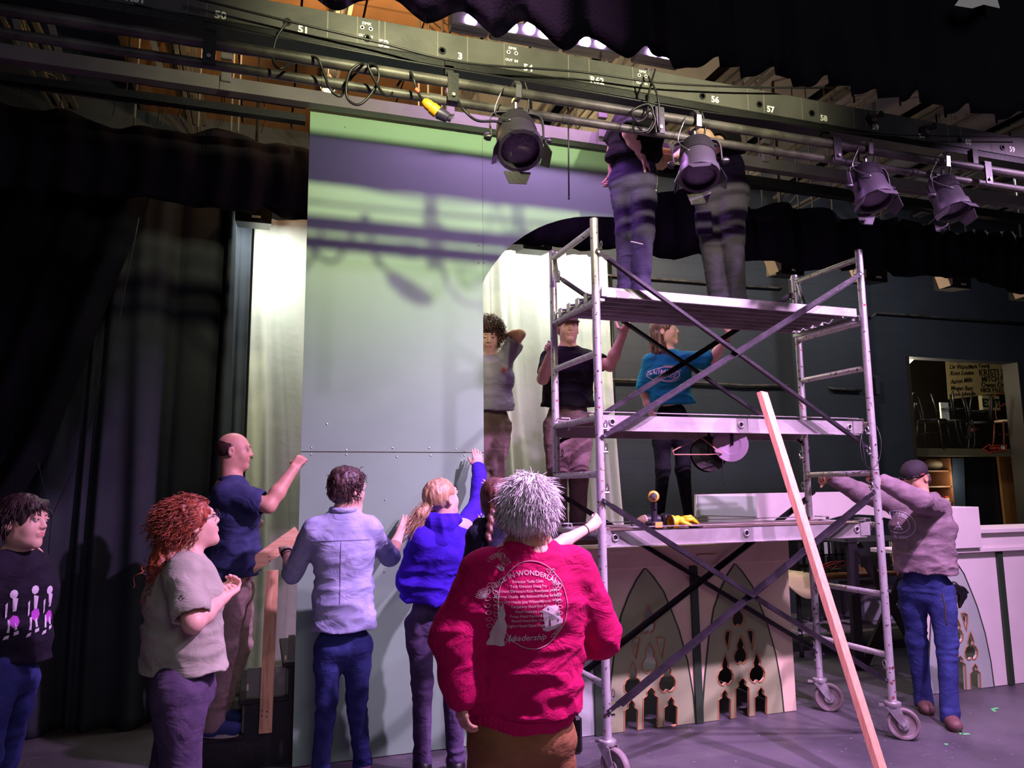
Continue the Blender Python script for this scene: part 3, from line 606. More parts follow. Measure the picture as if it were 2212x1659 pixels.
# escape stair / set legs behind
tag(MB().span((.27, 5.95, 0), (.36, 6.04, .58)).build('wooden_post', mat('dark_stained_wood', (74, 44, 34), .6)), 'dark brown post behind the steps beside the flat', 'post')

# ================================================================ set counters with gothic fronts
GY = 4.93
CX = lambda cx, cy: at(1200+cx/2.517, 1000+cy/2.517, GY)
a0 = CX(1003, 1372); ox = float(a0[0])
def loc(pts): return [(float(CX(*p)[0])-ox, float(CX(*p)[2])) for p in pts]
def keyhole(cx, top, bot, w, neck):
    h = bot-top; return [(cx, top), (cx+neck*.55, top+h*.16), (cx+neck, top+h*.34), (cx+neck*.8, top+h*.46), (cx+w*.75, top+h*.52), (cx+w, top+h*.66), (cx+w*.95, top+h*.82), (cx+w*.6, top+h*.94), (cx+w*.25, top+h*.97), (cx, top+h*.90), (cx-w*.25, top+h*.99), (cx-w*.6, top+h*.97), (cx-w*.95, top+h*.86), (cx-w, top+h*.70), (cx-w*.75, top+h*.55), (cx-neck*.8, top+h*.48), (cx-neck, top+h*.36), (cx-neck*.55, top+h*.16)]
def doorway(cx, top, bot, w, nw):
    return [(cx-w, bot), (cx-w, top+60), (cx-nw, top+45), (cx-nw*1.1, top+25), (cx, top), (cx+nw*1.1, top+22), (cx+nw, top+42), (cx+w, top+55), (cx+w, bot)]
HOLES = [keyhole(985, 735, 890, 36, 22), [(912, 918), (925, 908), (948, 912), (940, 965), (928, 1020), (916, 990), (908, 950)], [(1028, 908), (1050, 905), (1072, 915), (1070, 960), (1058, 1018), (1046, 975), (1034, 935)],
         keyhole(997, 932, 1092, 38, 24), keyhole(914, 1030, 1208, 44, 22), keyhole(1085, 1018, 1194, 44, 22)]
DOORS = [doorway(909, 1226, 1392, 34, 16), doorway(1005, 1163, 1380, 38, 20), doorway(1105, 1212, 1368, 34, 16)]
ARCHO = [(785, 1402), (800, 1180), (822, 960), (850, 790), (885, 690), (925, 605), (965, 545), (1005, 590), (1060, 670), (1105, 780), (1140, 870), (1185, 1030), (1215, 1200), (1230, 1348)]
def gothic(t, xc, x0, x1, ztop, base, inner, holes_on=True):
    """one front board from x0 to x1 with its arch centred on xc"""
    A = [(x, max(z, .004)) for x, z in loc(ARCHO)]
    A[0] = (A[0][0], .004); A[-1] = (A[-1][0], .004)
    H = [loc(h) for h in HOLES]; D = [[(x, z) for x, z in loc(d)] for d in DOORS]
    bottom = []
    for d in D:
        d[0] = (d[0][0], .004); d[-1] = (d[-1][0], .004); bottom += d
    outer = [(x0-xc, .004)]+[(A[0][0], .004)] if 0 else [(x0-xc, .004)]
    outer = outer+bottom+[(x1-xc, .004), (x1-xc, ztop), (x0-xc, ztop)]
    fo = MB().prism([outer]+H, (xc, GY, 0), (1, 0, 0), (0, 0, 1), .02); fo.build('front_board', base, t)
    # painted arch panel laid on the board, same cut-outs
    inn = [A[0]]+bottom+[A[-1]]+A[1:-1][::-1]
    def clip(p): return (min(max(p[0], x0-xc+.002), x1-xc-.002), p[1])
    inn = [clip(p) for p in inn]
    MB().prism([inn]+H, (xc, GY-.0205, 0), (1, 0, 0), (0, 0, 1), .003).build('arch_paint', inner, t)
    ed = MB()
    for lp in H: ed.tube([(xc+x, GY-.0235, z) for x, z in lp+[lp[0]]], .006, 5, caps=False)
    for d in D: ed.tube([(xc+x, GY-.0235, z) for x, z in d], .006, 5)
    ed.build('routed_edge', M_EDGE, t)
    ln = MB(); ln.tube([clip(p)[:1]+(0,) and (xc+clip(p)[0], GY-.022, clip(p)[1]) for p in A], .0065, 5)
    ln.build('arch_outline', M_DKGREEN, t)
t = thing('set_counter', 'cream and sage scenic counter with two gothic arches behind the scaffold', 'set piece', (2.9, 5.4, 0))
xa2 = float(CX(1003, 1372)[0]); xa1 = float(at(1398, 1500, GY)[0]); xm = float(at(1492, 1225, GY)[0])
gothic(t, xa1, xa1-.37, xm, 1.085, M_CREAM, M_SAGE); gothic(t, xa2, xm, 3.82, 1.085, M_CREAM, M_SAGE)
MB().span((1.95, GY-.02, .004), (xa1-.372, GY, 1.085)).build('plain_board', M_PALE, t)
for x in (xm, xa1-.385): MB().span((x-.028, GY-.045, .004), (x+.028, GY-.022, 1.08)).build('batten', M_DKGREEN, t)
MB().span((1.6, GY-.035, 1.085), (3.2, GY+.2, 1.20), bev=.003).build('cornice', M_CREAM, t); MB().span((1.6, GY-.055, 1.20), (3.2, GY+.2, 1.235), bev=.003).build('ledge', M_CREAM, t)
MB().span((3.2, GY-.03, 1.086), (3.83, GY-.012, 1.32), bev=.003).build('end_panel', M_CREAM, t)
MB().span((3.02, GY-.045, 1.086), (3.2, GY-.036, 1.16)).build('patch_board', M_CREAM, t)
MB().span((1.6, GY+.2, 1.24), (3.8, 6.2, 1.305)).build('walk_top', M_PLY, t)
for q in (((3.76, GY+.022, .02), (3.8, 6.08, 1.2)), ((1.95, 6.1, .0), (2.0, 6.18, 1.24)), ((2.9, 6.1, .0), (2.95, 6.18, 1.24)), ((3.7, 6.1, 0), (3.76, 6.18, 1.24)), ((1.95, GY+.03, 1.0), (3.75, GY+.07, 1.08))): MB().span(*q).build('leg_frame', M_STEP, t)
t = thing('set_counter', 'pale scenic counter with gothic cut-outs at the far right', 'set piece', (5.8, 5.1, 0))
xb = float(at(2069, 1484, GY)[0]); xp = float(at(2160, 1300, GY)[0])
gothic(t, xb, xb-.45, xp, 1.085, mat('lilac_white_paint', (240, 224, 226), .6, var=.06), M_PALE); gothic(t, xp+(xp-xb), xp, xp+.9, 1.085, MATS['lilac_white_paint'], M_PALE)
MB().span((xp-.028, GY-.045, .004), (xp+.028, GY-.022, 1.08)).build('batten', M_DKGREEN, t)
MB().span((xb-.45, GY-.07, 1.086), (xp+.9, GY+.35, 1.12), bev=.003).span((5.72, GY-.05, 1.12), (xp+.9, GY+.35, 1.24), bev=.003).build('cornice', MATS['lilac_white_paint'], t)
MB().span((5.68, GY-.09, 1.24), (xp+.9, GY+.38, 1.275), bev=.003).build('ledge', MATS['lilac_white_paint'], t)
MB().span((5.22, GY-.10, 1.125), (5.69, GY+.35, 1.46), bev=.004).build('corner_block', MATS['lilac_white_paint'], t)
# curved pale scenic fascia
W5 = 5.75
o_ = lambda L: [(float(at(x, y, W5)[0]), float(at(x, y, W5)[2])) for x, y in L]
out = o_([(1500, 1127), (1500, 1068), (1660, 1065), (1830, 1062), (1860, 1066), (1885, 1082), (1905, 1102), (1925, 1120), (1915, 1120), (1885, 1113), (1850, 1111), (1815, 1113), (1790, 1120), (1770, 1124), (1690, 1128)])
t = thing('curved_fascia', 'pale curved scenic fascia board standing behind the scaffold deck', 'set piece', at(1650, 1127, W5))
MB().prism([out[::-1]], (0, W5, 0), (1, 0, 0), (0, 0, 1), .03).build('board', MATS['lilac_white_paint'], t)
MB().prism([o_([(1502, 1112), (1502, 1071), (1628, 1072), (1630, 1116)])[::-1]], (0, W5-.032, 0), (1, 0, 0), (0, 0, 1), .01).build('mint_panel', mat('mint_paint', (186, 204, 186), .6, var=.1), t)
MB().prism([o_([(1440, 1128), (1440, 1112), (1630, 1118), (1560, 1135)])[::-1]], (0, W5-.1, 0), (1, 0, 0), (0, 0, 1), .01).build('lower_panel', MATS['mint_paint'], t)
# ================================================================ rolling scaffold
TH = math.radians(1.09); S0 = np.array([1.923, 4.135]); SL, SW = 2.086, .675
def SP(u, v, z): return (S0[0]+u*math.cos(TH)-v*math.sin(TH), S0[1]+u*math.sin(TH)+v*math.cos(TH), z)
SU = (math.cos(TH), math.sin(TH), 0); SVV = (-math.sin(TH), math.cos(TH), 0)
t = thing('rolling_scaffold', 'tall silver rolling scaffold with three decks and crossed braces', 'scaffold', SP(SL/2, SW/2, 0))
def rust(name, base):
    m = mat(name, base, .36, .45, bump=.12, bscale=60, var=.15, vscale=10); nt = m.node_tree; N = nt.nodes; L = nt.links; b = N['Principled BSDF']; src = b.inputs['Base Color'].links[0].from_socket
    tc = N.new('ShaderNodeTexCoord'); n = N.new('ShaderNodeTexNoise'); n.inputs['Scale'].default_value = 34; n.inputs['Detail'].default_value = 5; L.new(tc.outputs['Object'], n.inputs[0])
    r = N.new('ShaderNodeValToRGB'); e = r.color_ramp.elements; e[0].position = .60; e[0].color = (0, 0, 0, 1); e[1].position = .66; e[1].color = (1, 1, 1, 1); L.new(n.outputs['Fac'], r.inputs[0])
    n2 = N.new('ShaderNodeTexNoise'); n2.inputs['Scale'].default_value = 6; L.new(tc.outputs['Object'], n2.inputs[0])
    r2 = N.new('ShaderNodeValToRGB'); e = r2.color_ramp.elements; e[0].position = .5; e[0].color = lin((78, 58, 62))+(1,); e[1].position = .62; e[1].color = lin((178, 64, 66))+(1,); L.new(n2.outputs['Fac'], r2.inputs[0])
    mx = N.new('ShaderNodeMix'); mx.data_type = 'RGBA'; L.new(r.outputs[0], mx.inputs['Factor']); L.new(src, mx.inputs['A']); L.new(r2.outputs[0], mx.inputs['B']); L.new(mx.outputs['Result'], b.inputs['Base Color'])
    return m
M_POST = rust('worn_silver_tube', (206, 200, 204))
ZT, ZP, ZM, ZA, ZLO, ZC = 3.312, 2.844, 2.462, 1.73, .525, .242
deckz = [float(at(1300, 905, S0[1])[2]), float(at(1302, 1150, S0[1])[2])]
for u in (0, SL):
    f = tag(MB().tube([SP(u, .02, ZA), SP(u, SW-.02, ZA)], .021, 12).build('end_frame', M_POST, t, smooth='auto'))
    for z in (ZT-.06, ZP-.055, ZM, ZLO, deckz[0]+.01, deckz[1]-.01, .92 if u else .90):
        MB().tube([SP(u, .02, z), SP(u, SW-.02, z)], .0205, 12).build('rung', M_POST, f, smooth='auto')
    for v in (0, SW):
        p = MB().tube([SP(u, v, ZC), SP(u, v, ZA+.02)], .0255, 18).tube([SP(u, v, ZA+.024), SP(u, v, ZT)], .0255, 18)
        p.tube([SP(u, v, ZT-.001), SP(u, v, ZT+.002)], .021, 14)
        pp = p.build('post', M_POST, f, smooth='auto')
        sgn = 1 if u == 0 else -1
        for z in (3.12, 2.0, 1.62, .45, 1.86, .36):
            lk = MB(); lk.tube([SP(u+sgn*.02, v, z), SP(u+sgn*.05, v, z)], .008, 8)
            if z != .36: lk.tube([SP(u+sgn*.045, v+.016*math.cos(a), z+.03+.022*math.sin(a)) for a in np.linspace(0, 2*PI, 9)], .004, 5, caps=False)
            lk.build('brace_lock', M_CHROME, f)
    # red and grey hook plates at the top rear corner
    MB().bar(SP(u, SW-.02, ZT-.02), SP(u, SW-.09, ZT-.25), .028, .012, side=SU).bar(SP(u, SW+.03, ZT-.015), SP(u, SW-.07, ZT-.06), .03, .03, side=SU).build('hook_plate', M_CHROME, f)
def caster(u, v, ang, lab=None):
    c = np.array(SP(u, v, 0)); d = np.array([math.cos(ang), math.sin(ang), 0]); s = np.array([-math.sin(ang), math.cos(ang), 0]); ctr = c+d*.055+np.array([0, 0, .1])
    MW = mat('caster_rubber', (150, 136, 140), .6, bump=.2, bscale=60, rgb2=(120, 104, 104), vscale=8)
    w_ = MB().lathe(ctr, [(.035, -.008), (.075, -.010), (.078, -.020), (.092, -.022), (.1, -.014), (.1, .014), (.092, .022), (.078, .020), (.075, .010), (.035, .008)], s, 30)
    k = MB().lathe(c+(0, 0, .205), [(.026, .045), (.03, .03), (.05, .026), (.052, .018), (.05, .01), (.046, .0)], n=22)
    for q in (-1, 1): 
        o = ctr+s*q*.034
        k.add([o+(0, 0, 0)-d*.02+s*0, o+d*.02, c+s*q*.034+d*.045+(0, 0, .205), c+s*q*.034-d*.045+(0, 0, .205), o-d*.02+s*q*.004, o+d*.02+s*q*.004, c+s*q*.038+d*.045+(0, 0, .205), c+s*q*.038-d*.045+(0, 0, .205)], [(0, 1, 2, 3), (7, 6, 5, 4), (0, 4, 5, 1), (1, 5, 6, 2), (2, 6, 7, 3), (3, 7, 4, 0)])
    k.tube([ctr-s*.042, ctr+s*.042], .011, 10).box(c+(0, 0, .207)-d*.06, (.05, .03, .012), rz=ang)
    k = k.build('caster', M_ALU, t, smooth='auto'); w_.build('wheel', MW, k, smooth='auto')
    MB().lathe(ctr, [(.034, -.028), (.034, .028)], s, 16).build('hub', M_ALU, k, smooth='auto')
caster(0, 0, -1.2); caster(SL, 0, -.75); caster(SL, SW, -.6); caster(0, SW, 2.4)
# decks
def deck(z, thk, kind):
    o = MB(); y0, y1 = .03, SW-.03
    if kind == 'top':
        d = MB()
        for k in range(6):
            va, vb = y0+(y1-y0)*k/6, y0+(y1-y0)*(k+1)/6
            d.add([SP(.05, va+.004, z), SP(SL-.05, va+.004, z), SP(SL-.05, vb-.004, z), SP(.05, vb-.004, z)], [(0, 1, 2, 3)])
            vm = (va+vb)/2
            d.bar(SP(.05, vm, z-.006), SP(SL-.05, vm, z-.006), (vb-va)-.006, .012, side=SVV)
            d.bar(SP(.05, va+.006, z-.028), SP(SL-.05, va+.006, z-.022), .008, .042, side=SVV)
        d = d.build('top_deck', M_DECK, t)
        MB().bar(SP(.045, y0-.012, z-.020), SP(SL-.045, y0-.012, z-.020), .014, .062, side=SVV, bev=.003).bar(SP(.045, y1+.012, z-.016), SP(SL-.045, y1+.012, z-.016), .014, .05, side=SVV, bev=.003).build('side_rail', M_DECK, d)
        for u, sg in ((0, 1), (SL, -1)):
            for v in (.09, .22, .36, .50, .6): MB().bar(SP(u+sg*.05, v, z-.02), SP(u-sg*.028, v, z-.028), .05, .006, side=SVV).bar(SP(u-sg*.026, v, z-.02), SP(u-sg*.026, v, z-.075), .05, .006, side=SVV).build('hook', M_CHROME, d)
            MB().bar(SP(u+sg*.06, y0, z-.062), SP(u+sg*.06, y1, z-.062), .03, .025, side=SU).build('end_bar', M_CHROME, d)
        MB().bar(SP(.08, y0-.0205, z-.03), SP(.14, y0-.0205, z-.03), .001, .045, side=SVV).bar(SP(.15, y0-.0205, z-.03), SP(.24, y0-.0205, z-.03), .001, .045, side=SVV).build('label_sticker', mat('white_sticker', (228, 206, 222), .5), d)
        tx = bpy.data.objects
    else:
        d = MB().bar(SP(.0, SW/2, z), SP(SL, SW/2, z), y1-y0-.04, .014, side=SVV).build('plank_deck', M_PLY, t)
        for v, sg in ((y0, -1), (y1, 1)):
            c = MB(); h = .095
            c.bar(SP(.01, v, z-.055+.02), SP(SL-.10, v, z-.055+.02), .004, h, side=SVV)
            c.bar(SP(.01, v-sg*-.008, z+.03), SP(SL-.10, v-sg*-.008, z+.03), .022, .005, side=SVV); c.bar(SP(.01, v-sg*-.008, z-.082), SP(SL-.10, v-sg*-.008, z-.082), .022, .005, side=SVV)
            c = c.build('side_rail', M_DECK, d)
            for u in (.10, 1.03, SL-.17): MB().tube([np.array(SP(u+.018*math.cos(a), v+sg*.006, z-.03+.018*math.sin(a))) for a in np.linspace(0, 2*PI, 17)], .006, 6, caps=False).lathe(SP(u, v+sg*.0025, z-.03), [(.016, 0), (.016, .002)], SVV, 14, mi=1).build('hole_ring', [M_DECK, M_DARKC], c, smooth=True)
            for u in (.03, SL-.10): MB().box(SP(u, v+sg*.006, z-.03), (.08, .006, .085), rz=TH).build('end_plate', M_DECK, c)
        for u in (-.0, SL):
            for v in (.10, .50): MB().bar(SP(u, v, z+.036), SP(u, v+.09, z+.036), .06, .006, side=SU).box(SP(u+.032, v+.02, z-.005), (.005, .03, .08), rz=TH).build('hook', M_DECK, d)
deck(ZP+.03, .08, 'top'); deck(deckz[0]+.015, 0, 'mid'); deck(deckz[1]-.005, 0, 'low')
# cross braces (front pair, rear pair, upper and lower)
def brace(a, b, v, m=None, both=True):
    Yf = S0[1]-.035 if v == 0 else S0[1]+SW+.028
    pa, pb = Vector([float(q) for q in at(*a, Yf)]), Vector([float(q) for q in at(*b, Yf+.02)]); d = (pb-pa).normalized()
    br = MB().bar(pa+d*.07, pb-d*.07, .0035, .034, side=(0, 1, 0)).bar(pa+d*.09+Vector((0, -.014, 0))+Vector((-d.z, 0, d.x))*-.016, pb-d*.09+Vector((0, -.014, 0))+Vector((-d.z, 0, d.x))*-.016, .03, .0035, side=(0, 1, 0))
    br.bar(pa, pa+d*.09, .004, .026, side=(0, 1, 0)).bar(pb-d*.09, pb, .004, .026, side=(0, 1, 0))
    o = br.build('cross_brace', M_BRACE, t)
    MB().lathe(pa+d*.02+Vector((0, -.004, 0)), [(.008, 0), (.008, .003)], (0, -1, 0), 10).lathe(pb-d*.02+Vector((0, -.004, 0)), [(.008, 0), (.008, .003)], (0, -1, 0), 10).build('brace_pin', M_CHROME, o)
    return o
brace((1287, 540), (1876, 968), 0); brace((1300, 945), (1862, 590), 0)
brace((1300, 1080), (1918, 1472), 0); brace((1312, 1540), (1890, 1062), 0)
brace((1197, 592), (1750, 970), 1); brace((1203, 958), (1722, 628), 1)
brace((1206, 1066), (1782, 1415), 1); brace((1222, 1480), (1760, 1062), 1)
tag(MB().tube(spline([at(1866, 925, 4.1), at(1858, 960, 4.08), at(1866, 1000, 4.06), at(1885, 1012, 4.05), at(1900, 990, 4.05), at(1903, 950, 4.06), at(1893, 920, 4.1)], 6), .003, 5).tube(spline([at(1860, 940, 4.1), at(1868, 990, 4.08), at(1872, 1015, 4.08)], 5), .005, 5).build('wire_loop', M_CABLE, smooth=True), 'thin black wire loop hung on the right front scaffold post', 'cable')

# leaning pink-lit pine stud
a = Vector([float(v) for v in at(1646, 848, 4.03)]); b = Vector([float(v) for v in at(1918, 1745, 3.62)]); b = Vector([float(v) for v in atz(1921, 1722, .02)])
d = (a-b).normalized(); sd = Vector((math.cos(.42), math.sin(.42), 0)); 
st = MB().bar(b, a, .078, .038, side=sd, bev=.003).build('leaning_stud', mat('stud_pine', (232, 168, 140), .6, bump=.15, bscale=20, rgb2=(214, 146, 118), vscale=4, stretch=(20, 20, 1.2)))
tag(st, 'long raw pine stud leaning against the front of the scaffold', 'timber')

# coat hanger and the two cable reels hung under the middle deck
HY = S0[1]+.12
hp = [(1508, 915), (1506, 938), (1512, 944), (1465, 968), (1453, 974), (1455, 982), (1464, 982), (1530, 982), (1560, 980), (1512, 943)]
tag(MB().tube([at(x, y, HY) for x, y in hp], .0045, 7).build('coat_hanger', mat('brown_hanger_plastic', (150, 100, 84), .4), smooth=True), 'brown coat hanger hooked under the middle deck of the scaffold', 'hanger')
def reel(px, py, r, n, rgb, lab, Y):
    c = Vector([float(v) for v in at(px, py, Y)]); n = Vector(n).normalized(); t = thing('cable_reel', lab, 'reel', c)
    m = mat('reel_'+str(rgb[0]), rgb, .3, bump=.03)
    MB().lathe(c, [(r, 0), (r, .004), (r*.56, .006), (r*.54, .002), (r*.1, .002)], n, 40).build('near_disc', m, t, smooth='auto')
    MB().lathe(c-n*.045, [(r, 0), (r, .004), (.02, .004)], n, 40).build('far_disc', m, t, smooth='auto')
    MB().lathe(c-n*.045, [(r*.4, 0), (r*.4, .046)], n, 24).build('core', m, t, smooth='auto')
    up = Vector((0, 0, 1))
    MB().tube([c+n*.01, c+n*.014+up*r*.6, c+up*(r+.06)], .006, 6).tube([c+n*.01+Vector((.012, 0, 0)), c+n*.014+up*r*.6+Vector((.01, 0, 0)), c+up*(r+.06)], .006, 6).build('tie', M_CABLE, t, smooth=True)
reel(1532, 980, .118, (-.25, -1, .12), (44, 32, 38), 'dark cable reel hanging beside the coat hanger', HY+.10)
reel(1579, 960, .112, (-.42, -1, -.10), (152, 128, 150), 'grey-lilac cable reel hanging in front of the dark one', HY-.02)
tag(MB().tube(spline([at(1561, 992, HY-.02), at(1562, 1015, HY-.02), at(1565, 1047, HY-.02)], 5), .0035, 6).build('dangling_wire', M_CABLE, smooth=True), 'short black wire dangling below the reels', 'cable')

# tools on the lowest deck
dz = deckz[1]+.002
def onlow(px, py, Y): return Vector([float(v) for v in at(px, py, Y)])
YD = S0[1]+.12
c0 = onlow(1414, 1141, YD); c0.z = dz
t = thing('cordless_drill', 'upright cordless drill with an orange-labelled battery facing the camera', 'drill', c0)
MY = mat('drill_yellow', (230, 170, 60), .45); mv = mat('drill_black', (34, 28, 40), .45); k = (at(1414, 1070, YD)[2]-at(1414, 1141, YD)[2])
z = lambda q: Vector((c0.x, c0.y, dz+q*k))
MB().box(z(.12), (.085, .11, .05), bev=.012).build('battery', mv, t); MB().box(z(.14)+Vector((0, -.056, 0)), (.05, .004, .034), bev=.002).build('battery_label', mat('orange_label', (240, 150, 60), .5), t)
MB().tube([z(.2), z(.5), z(.85)], [.02, .019, .021], 12).build('handle', mv, t, smooth='auto')
MB().box(z(.68)+Vector((0, -.02, 0)), (.022, .012, .04), bev=.004).build('trigger', M_BLKP, t)
tc_ = Vector((-c0.x, -c0.y, 0)).normalized(); MB().lathe(z(1.0)-tc_*.09, [(.02, 0), (.034, .02), (.036, .12), (.03, .145), (.022, .15)], tc_, 20).build('motor_housing', MY, t, smooth='auto')
MB().lathe(z(1.0)+tc_*.06, [(.024, 0), (.022, .03), (.010, .05), (.006, .05), (.006, .07)], tc_, 16).build('chuck', M_CHROME, t, smooth='auto')
c1 = onlow(1412, 1136, YD+.22); c1.z = dz
t = thing('cordless_driver', 'black and tan cordless driver lying on its side behind the upright drill', 'drill', c1)
MB().lathe(c1+Vector((-.09, 0, .045)), [(.012, -.03), (.03, 0), (.036, .03)], (1, 0, 0), 16).build('nose', mat('tan_plastic', (176, 148, 120), .5), t, smooth='auto')
MB().lathe(c1+Vector((-.06, 0, .045)), [(.036, 0), (.038, .05), (.034, .10)], (1, 0, 0), 16).tube([c1+Vector((0, 0, .04)), c1+Vector((.02, .1, .03))], .02, 10).build('body', mv, t, smooth='auto')
MB().lathe(c1+Vector((.055, 0, .045)), [(.03, 0), (.044, .015), (.044, .05), (.03, .06)], (1, 0, 0), 18).build('battery', M_BLKP, t, smooth='auto')
MB().tube([c1+Vector((-.16, 0, .045)), c1+Vector((-.11, 0, .045))], .006, 6).build('bit', M_CHROME, t)
# yellow work gloves
c2 = onlow(1448, 1140, YD); c2.z = dz
t = thing('work_glove', 'yellow leather work gloves lying on the lowest deck', 'gloves', c2)
MG = mat('yellow_leather', (238, 184, 30), .55, bump=.4, bscale=50, var=.15, vscale=20)
V = []; F = []; nu, nv = 20, 8
for j in range(nv+1):
    for i in range(nu):
        a = 2*PI*i/nu; s = j/nv; r1 = .040*(1-.15*s); 
        V.append((c2.x+s*.10+.012*math.sin(a*2)*s, c2.y+r1*1.2*math.cos(a)*(1-.2*s), dz+.042+(r1+.004*math.sin(3*a+s*4))*math.sin(a)*(1-.25*s)+.004*math.sin(s*14)))
for j in range(nv):
    for i in range(nu): F.append((j*nu+i, (j+1)*nu+i, (j+1)*nu+(i+1) % nu, j*nu+(i+1) % nu))
g = MB().add(V, F)
for q, (dy, dzz, l) in enumerate(((-.03, .02, .09), (-.01, .035, .10), (.012, .03, .09), (.03, .012, .07))):
    s0 = c2+Vector((.09, dy, .03+dzz)); g.tube([s0, s0+Vector((l*.5, dy*.2, .006)), s0+Vector((l, dy*.2, -.018-dzz*.4))], [.014, .013, .009], 10)
g.tube([c2+Vector((.04, -.04, .045)), c2+Vector((.09, -.06, .03)), c2+Vector((.12, -.055, .014))], [.015, .013, .01], 10)
g = g.build('glove_shell', MG, t, smooth=True); md = g.modifiers.new('thick', 'SOLIDIFY'); md.thickness = .003
MB().tube([(c2.x-.001, c2.y+.048*math.cos(a), dz+.042+.042*math.sin(a)) for a in np.linspace(0, 2*PI, 20)], .004, 6, caps=False).tube([c2+Vector((.10, -.06, .012)), c2+Vector((.16, -.055, .010)), c2+Vector((.21, -.03, .012))], .009, 6).build('dark_trim', mat('glove_trim', (60, 40, 50), .8), t, smooth=True)
tag(MB().tube(spline([onlow(1364, 1134, YD), onlow(1372, 1141, YD-.02), onlow(1392, 1140, YD), onlow(1385, 1133, YD+.03), onlow(1370, 1138, YD+.02)], 6), .006, 6).build('short_cord', M_CABLE, smooth=True), 'small black cord lying left of the drills on the lowest deck', 'cable')

# ================================================================ things up stage right
t = thing('work_table', 'brown-topped work table cluttered with cables behind the scaffold', 'table', (5.7, 6.5, 0))
tz = float(at(1800, 1243, 6.35)[2])
x0 = float(at(1716, 1250, 6.3)[0]); x1 = 7.4
MTT = mat('worn_brown_top', (120, 78, 54), .5, bump=.2, var=.3, vscale=5)
MB().span((x0, 6.3, tz-.035), (x1, 7.05, tz), bev=.004).build('table_top', MTT, t)
for x in (x0+.08, x1-.08):
    for y in (6.36, 7.0): MB().tube([(x, y, 0), (x, y, tz-.035)], .022, 10).build('leg', M_BLK, t, smooth='auto')
MB().span((x0+.05, 6.34, .22), (x1-.05, 7.0, .24)).build('lower_shelf', mat('pale_shelf', (150, 146, 144), .7), t)
def crate(x, y, z, w_, d, h, lab, nx=8, rows=2):
    t = thing('slotted_crate', lab, 'crate', (x, y, z)); o = MB()
    for (a0, a1, b0, b1) in ((0, w_, 0, 0), (0, w_, d, d)):
        yy = y+b0; sl = w_/nx
        o.span((x, yy-.004, z), (x+w_, yy+.004, z+.05)); o.span((x, yy-.004, z+h-.03), (x+w_, yy+.004, z+h)); o.span((x, yy-.004, z+.05+(h-.08)/2-.01), (x+w_, yy+.004, z+.05+(h-.08)/2+.01))
        for i in range(nx+1): xx = x+sl*i; o.span((max(x, xx-.014), yy-.004, z+.05), (min(x+w_, xx+.014), yy+.004, z+h-.03))
    for xx in (x, x+w_): o.span((xx-.004, y, z), (xx+.004, y+d, z+h))
    o.span((x, y, z), (x+w_, y+d, z+.006)); o.build('shell', M_BLKP, t); return t
crate(x0+.25, 6.55, tz+.001, .72, .4, .34, 'black slotted crate on the table behind the leaning stud', 9)
crate(x0+1.32, 6.45, tz+.001, .62, .4, .33, 'black slotted crate of pale sticks beside the hooded man', 8)
rnd = random.Random(4)
for i in range(9):
    x = x0+1.36+i*.062; tag(MB().bar((x, 6.62, tz+.012), (x+rnd.uniform(-.02, .02), 6.62, tz+.30+rnd.uniform(-.04, .03)), .03, .02, side=(1, 0, 0)).build('wood_offcut', M_WOOD), 'pale wooden offcut standing in the crate beside the hooded man', 'wood', 'offcuts in the black crate')
cl = MB()
cl = cloth('khaki_rag', lambda u, v: (x0-.12+.42*u, 6.22+.35*v+.0, tz+.012+.03*math.sin(u*9+v*4)*v+(.02 if v > .2 else -.20*(1-v/.2)*(.4+.6*math.sin(u*3)))), 20, 16, mat('khaki_cloth', (172, 160, 120), .9, bump=.3, bscale=30), th=.004)
tag(cl, 'khaki rag draped over the near corner of the work table', 'cloth')
for q, (r, col, lab) in enumerate((((0, .0), M_CABLE, 'black tangled cable heap on the work table'), ((.16, .02), mat('red_wire', (150, 40, 50), .5), 'thin red wire curled on the work table'), ((.3, 0), M_CABLE, 'second black cable heap on the work table under the slotted crate'))):
    pts = [(x0+.3+r[0]+.16*math.cos(i*1.7)+.02*i*rnd.random(), 6.42+.07*math.sin(i*2.3), tz+.012+.05*abs(math.sin(i*1.1))*(2.4 if q == 1 else 1)) for i in range(12)]
    tag(MB().tube(spline(pts, 5), .006 if q != 1 else .004, 5).build('table_cable', col, smooth=True), lab, 'cable')
tag(MB().tube([(x0+.72, 6.35, tz+.03), (x0+.80, 6.34, tz+.012)], [.016, .012], 8).build('blue_connector', mat('blue_plastic', (60, 84, 190), .45), smooth='auto'), 'small blue connector on the edge of the work table', 'plug')
tag(MB().span((x0+.55, 6.8, .241), (x0+1.0, 7.0, .60), bev=.02).build('storage_bin', mat('grey_bin', (120, 122, 128), .6), ), 'grey plastic bin on the shelf under the work table', 'bin')
tag(MB().span((x0+1.02, 6.5, .241), (x0+1.45, 6.9, .62), bev=.02).build('storage_bin', mat('white_bin', (176, 176, 192), .5), ), 'pale translucent bin on the shelf right of the grey bin', 'bin')
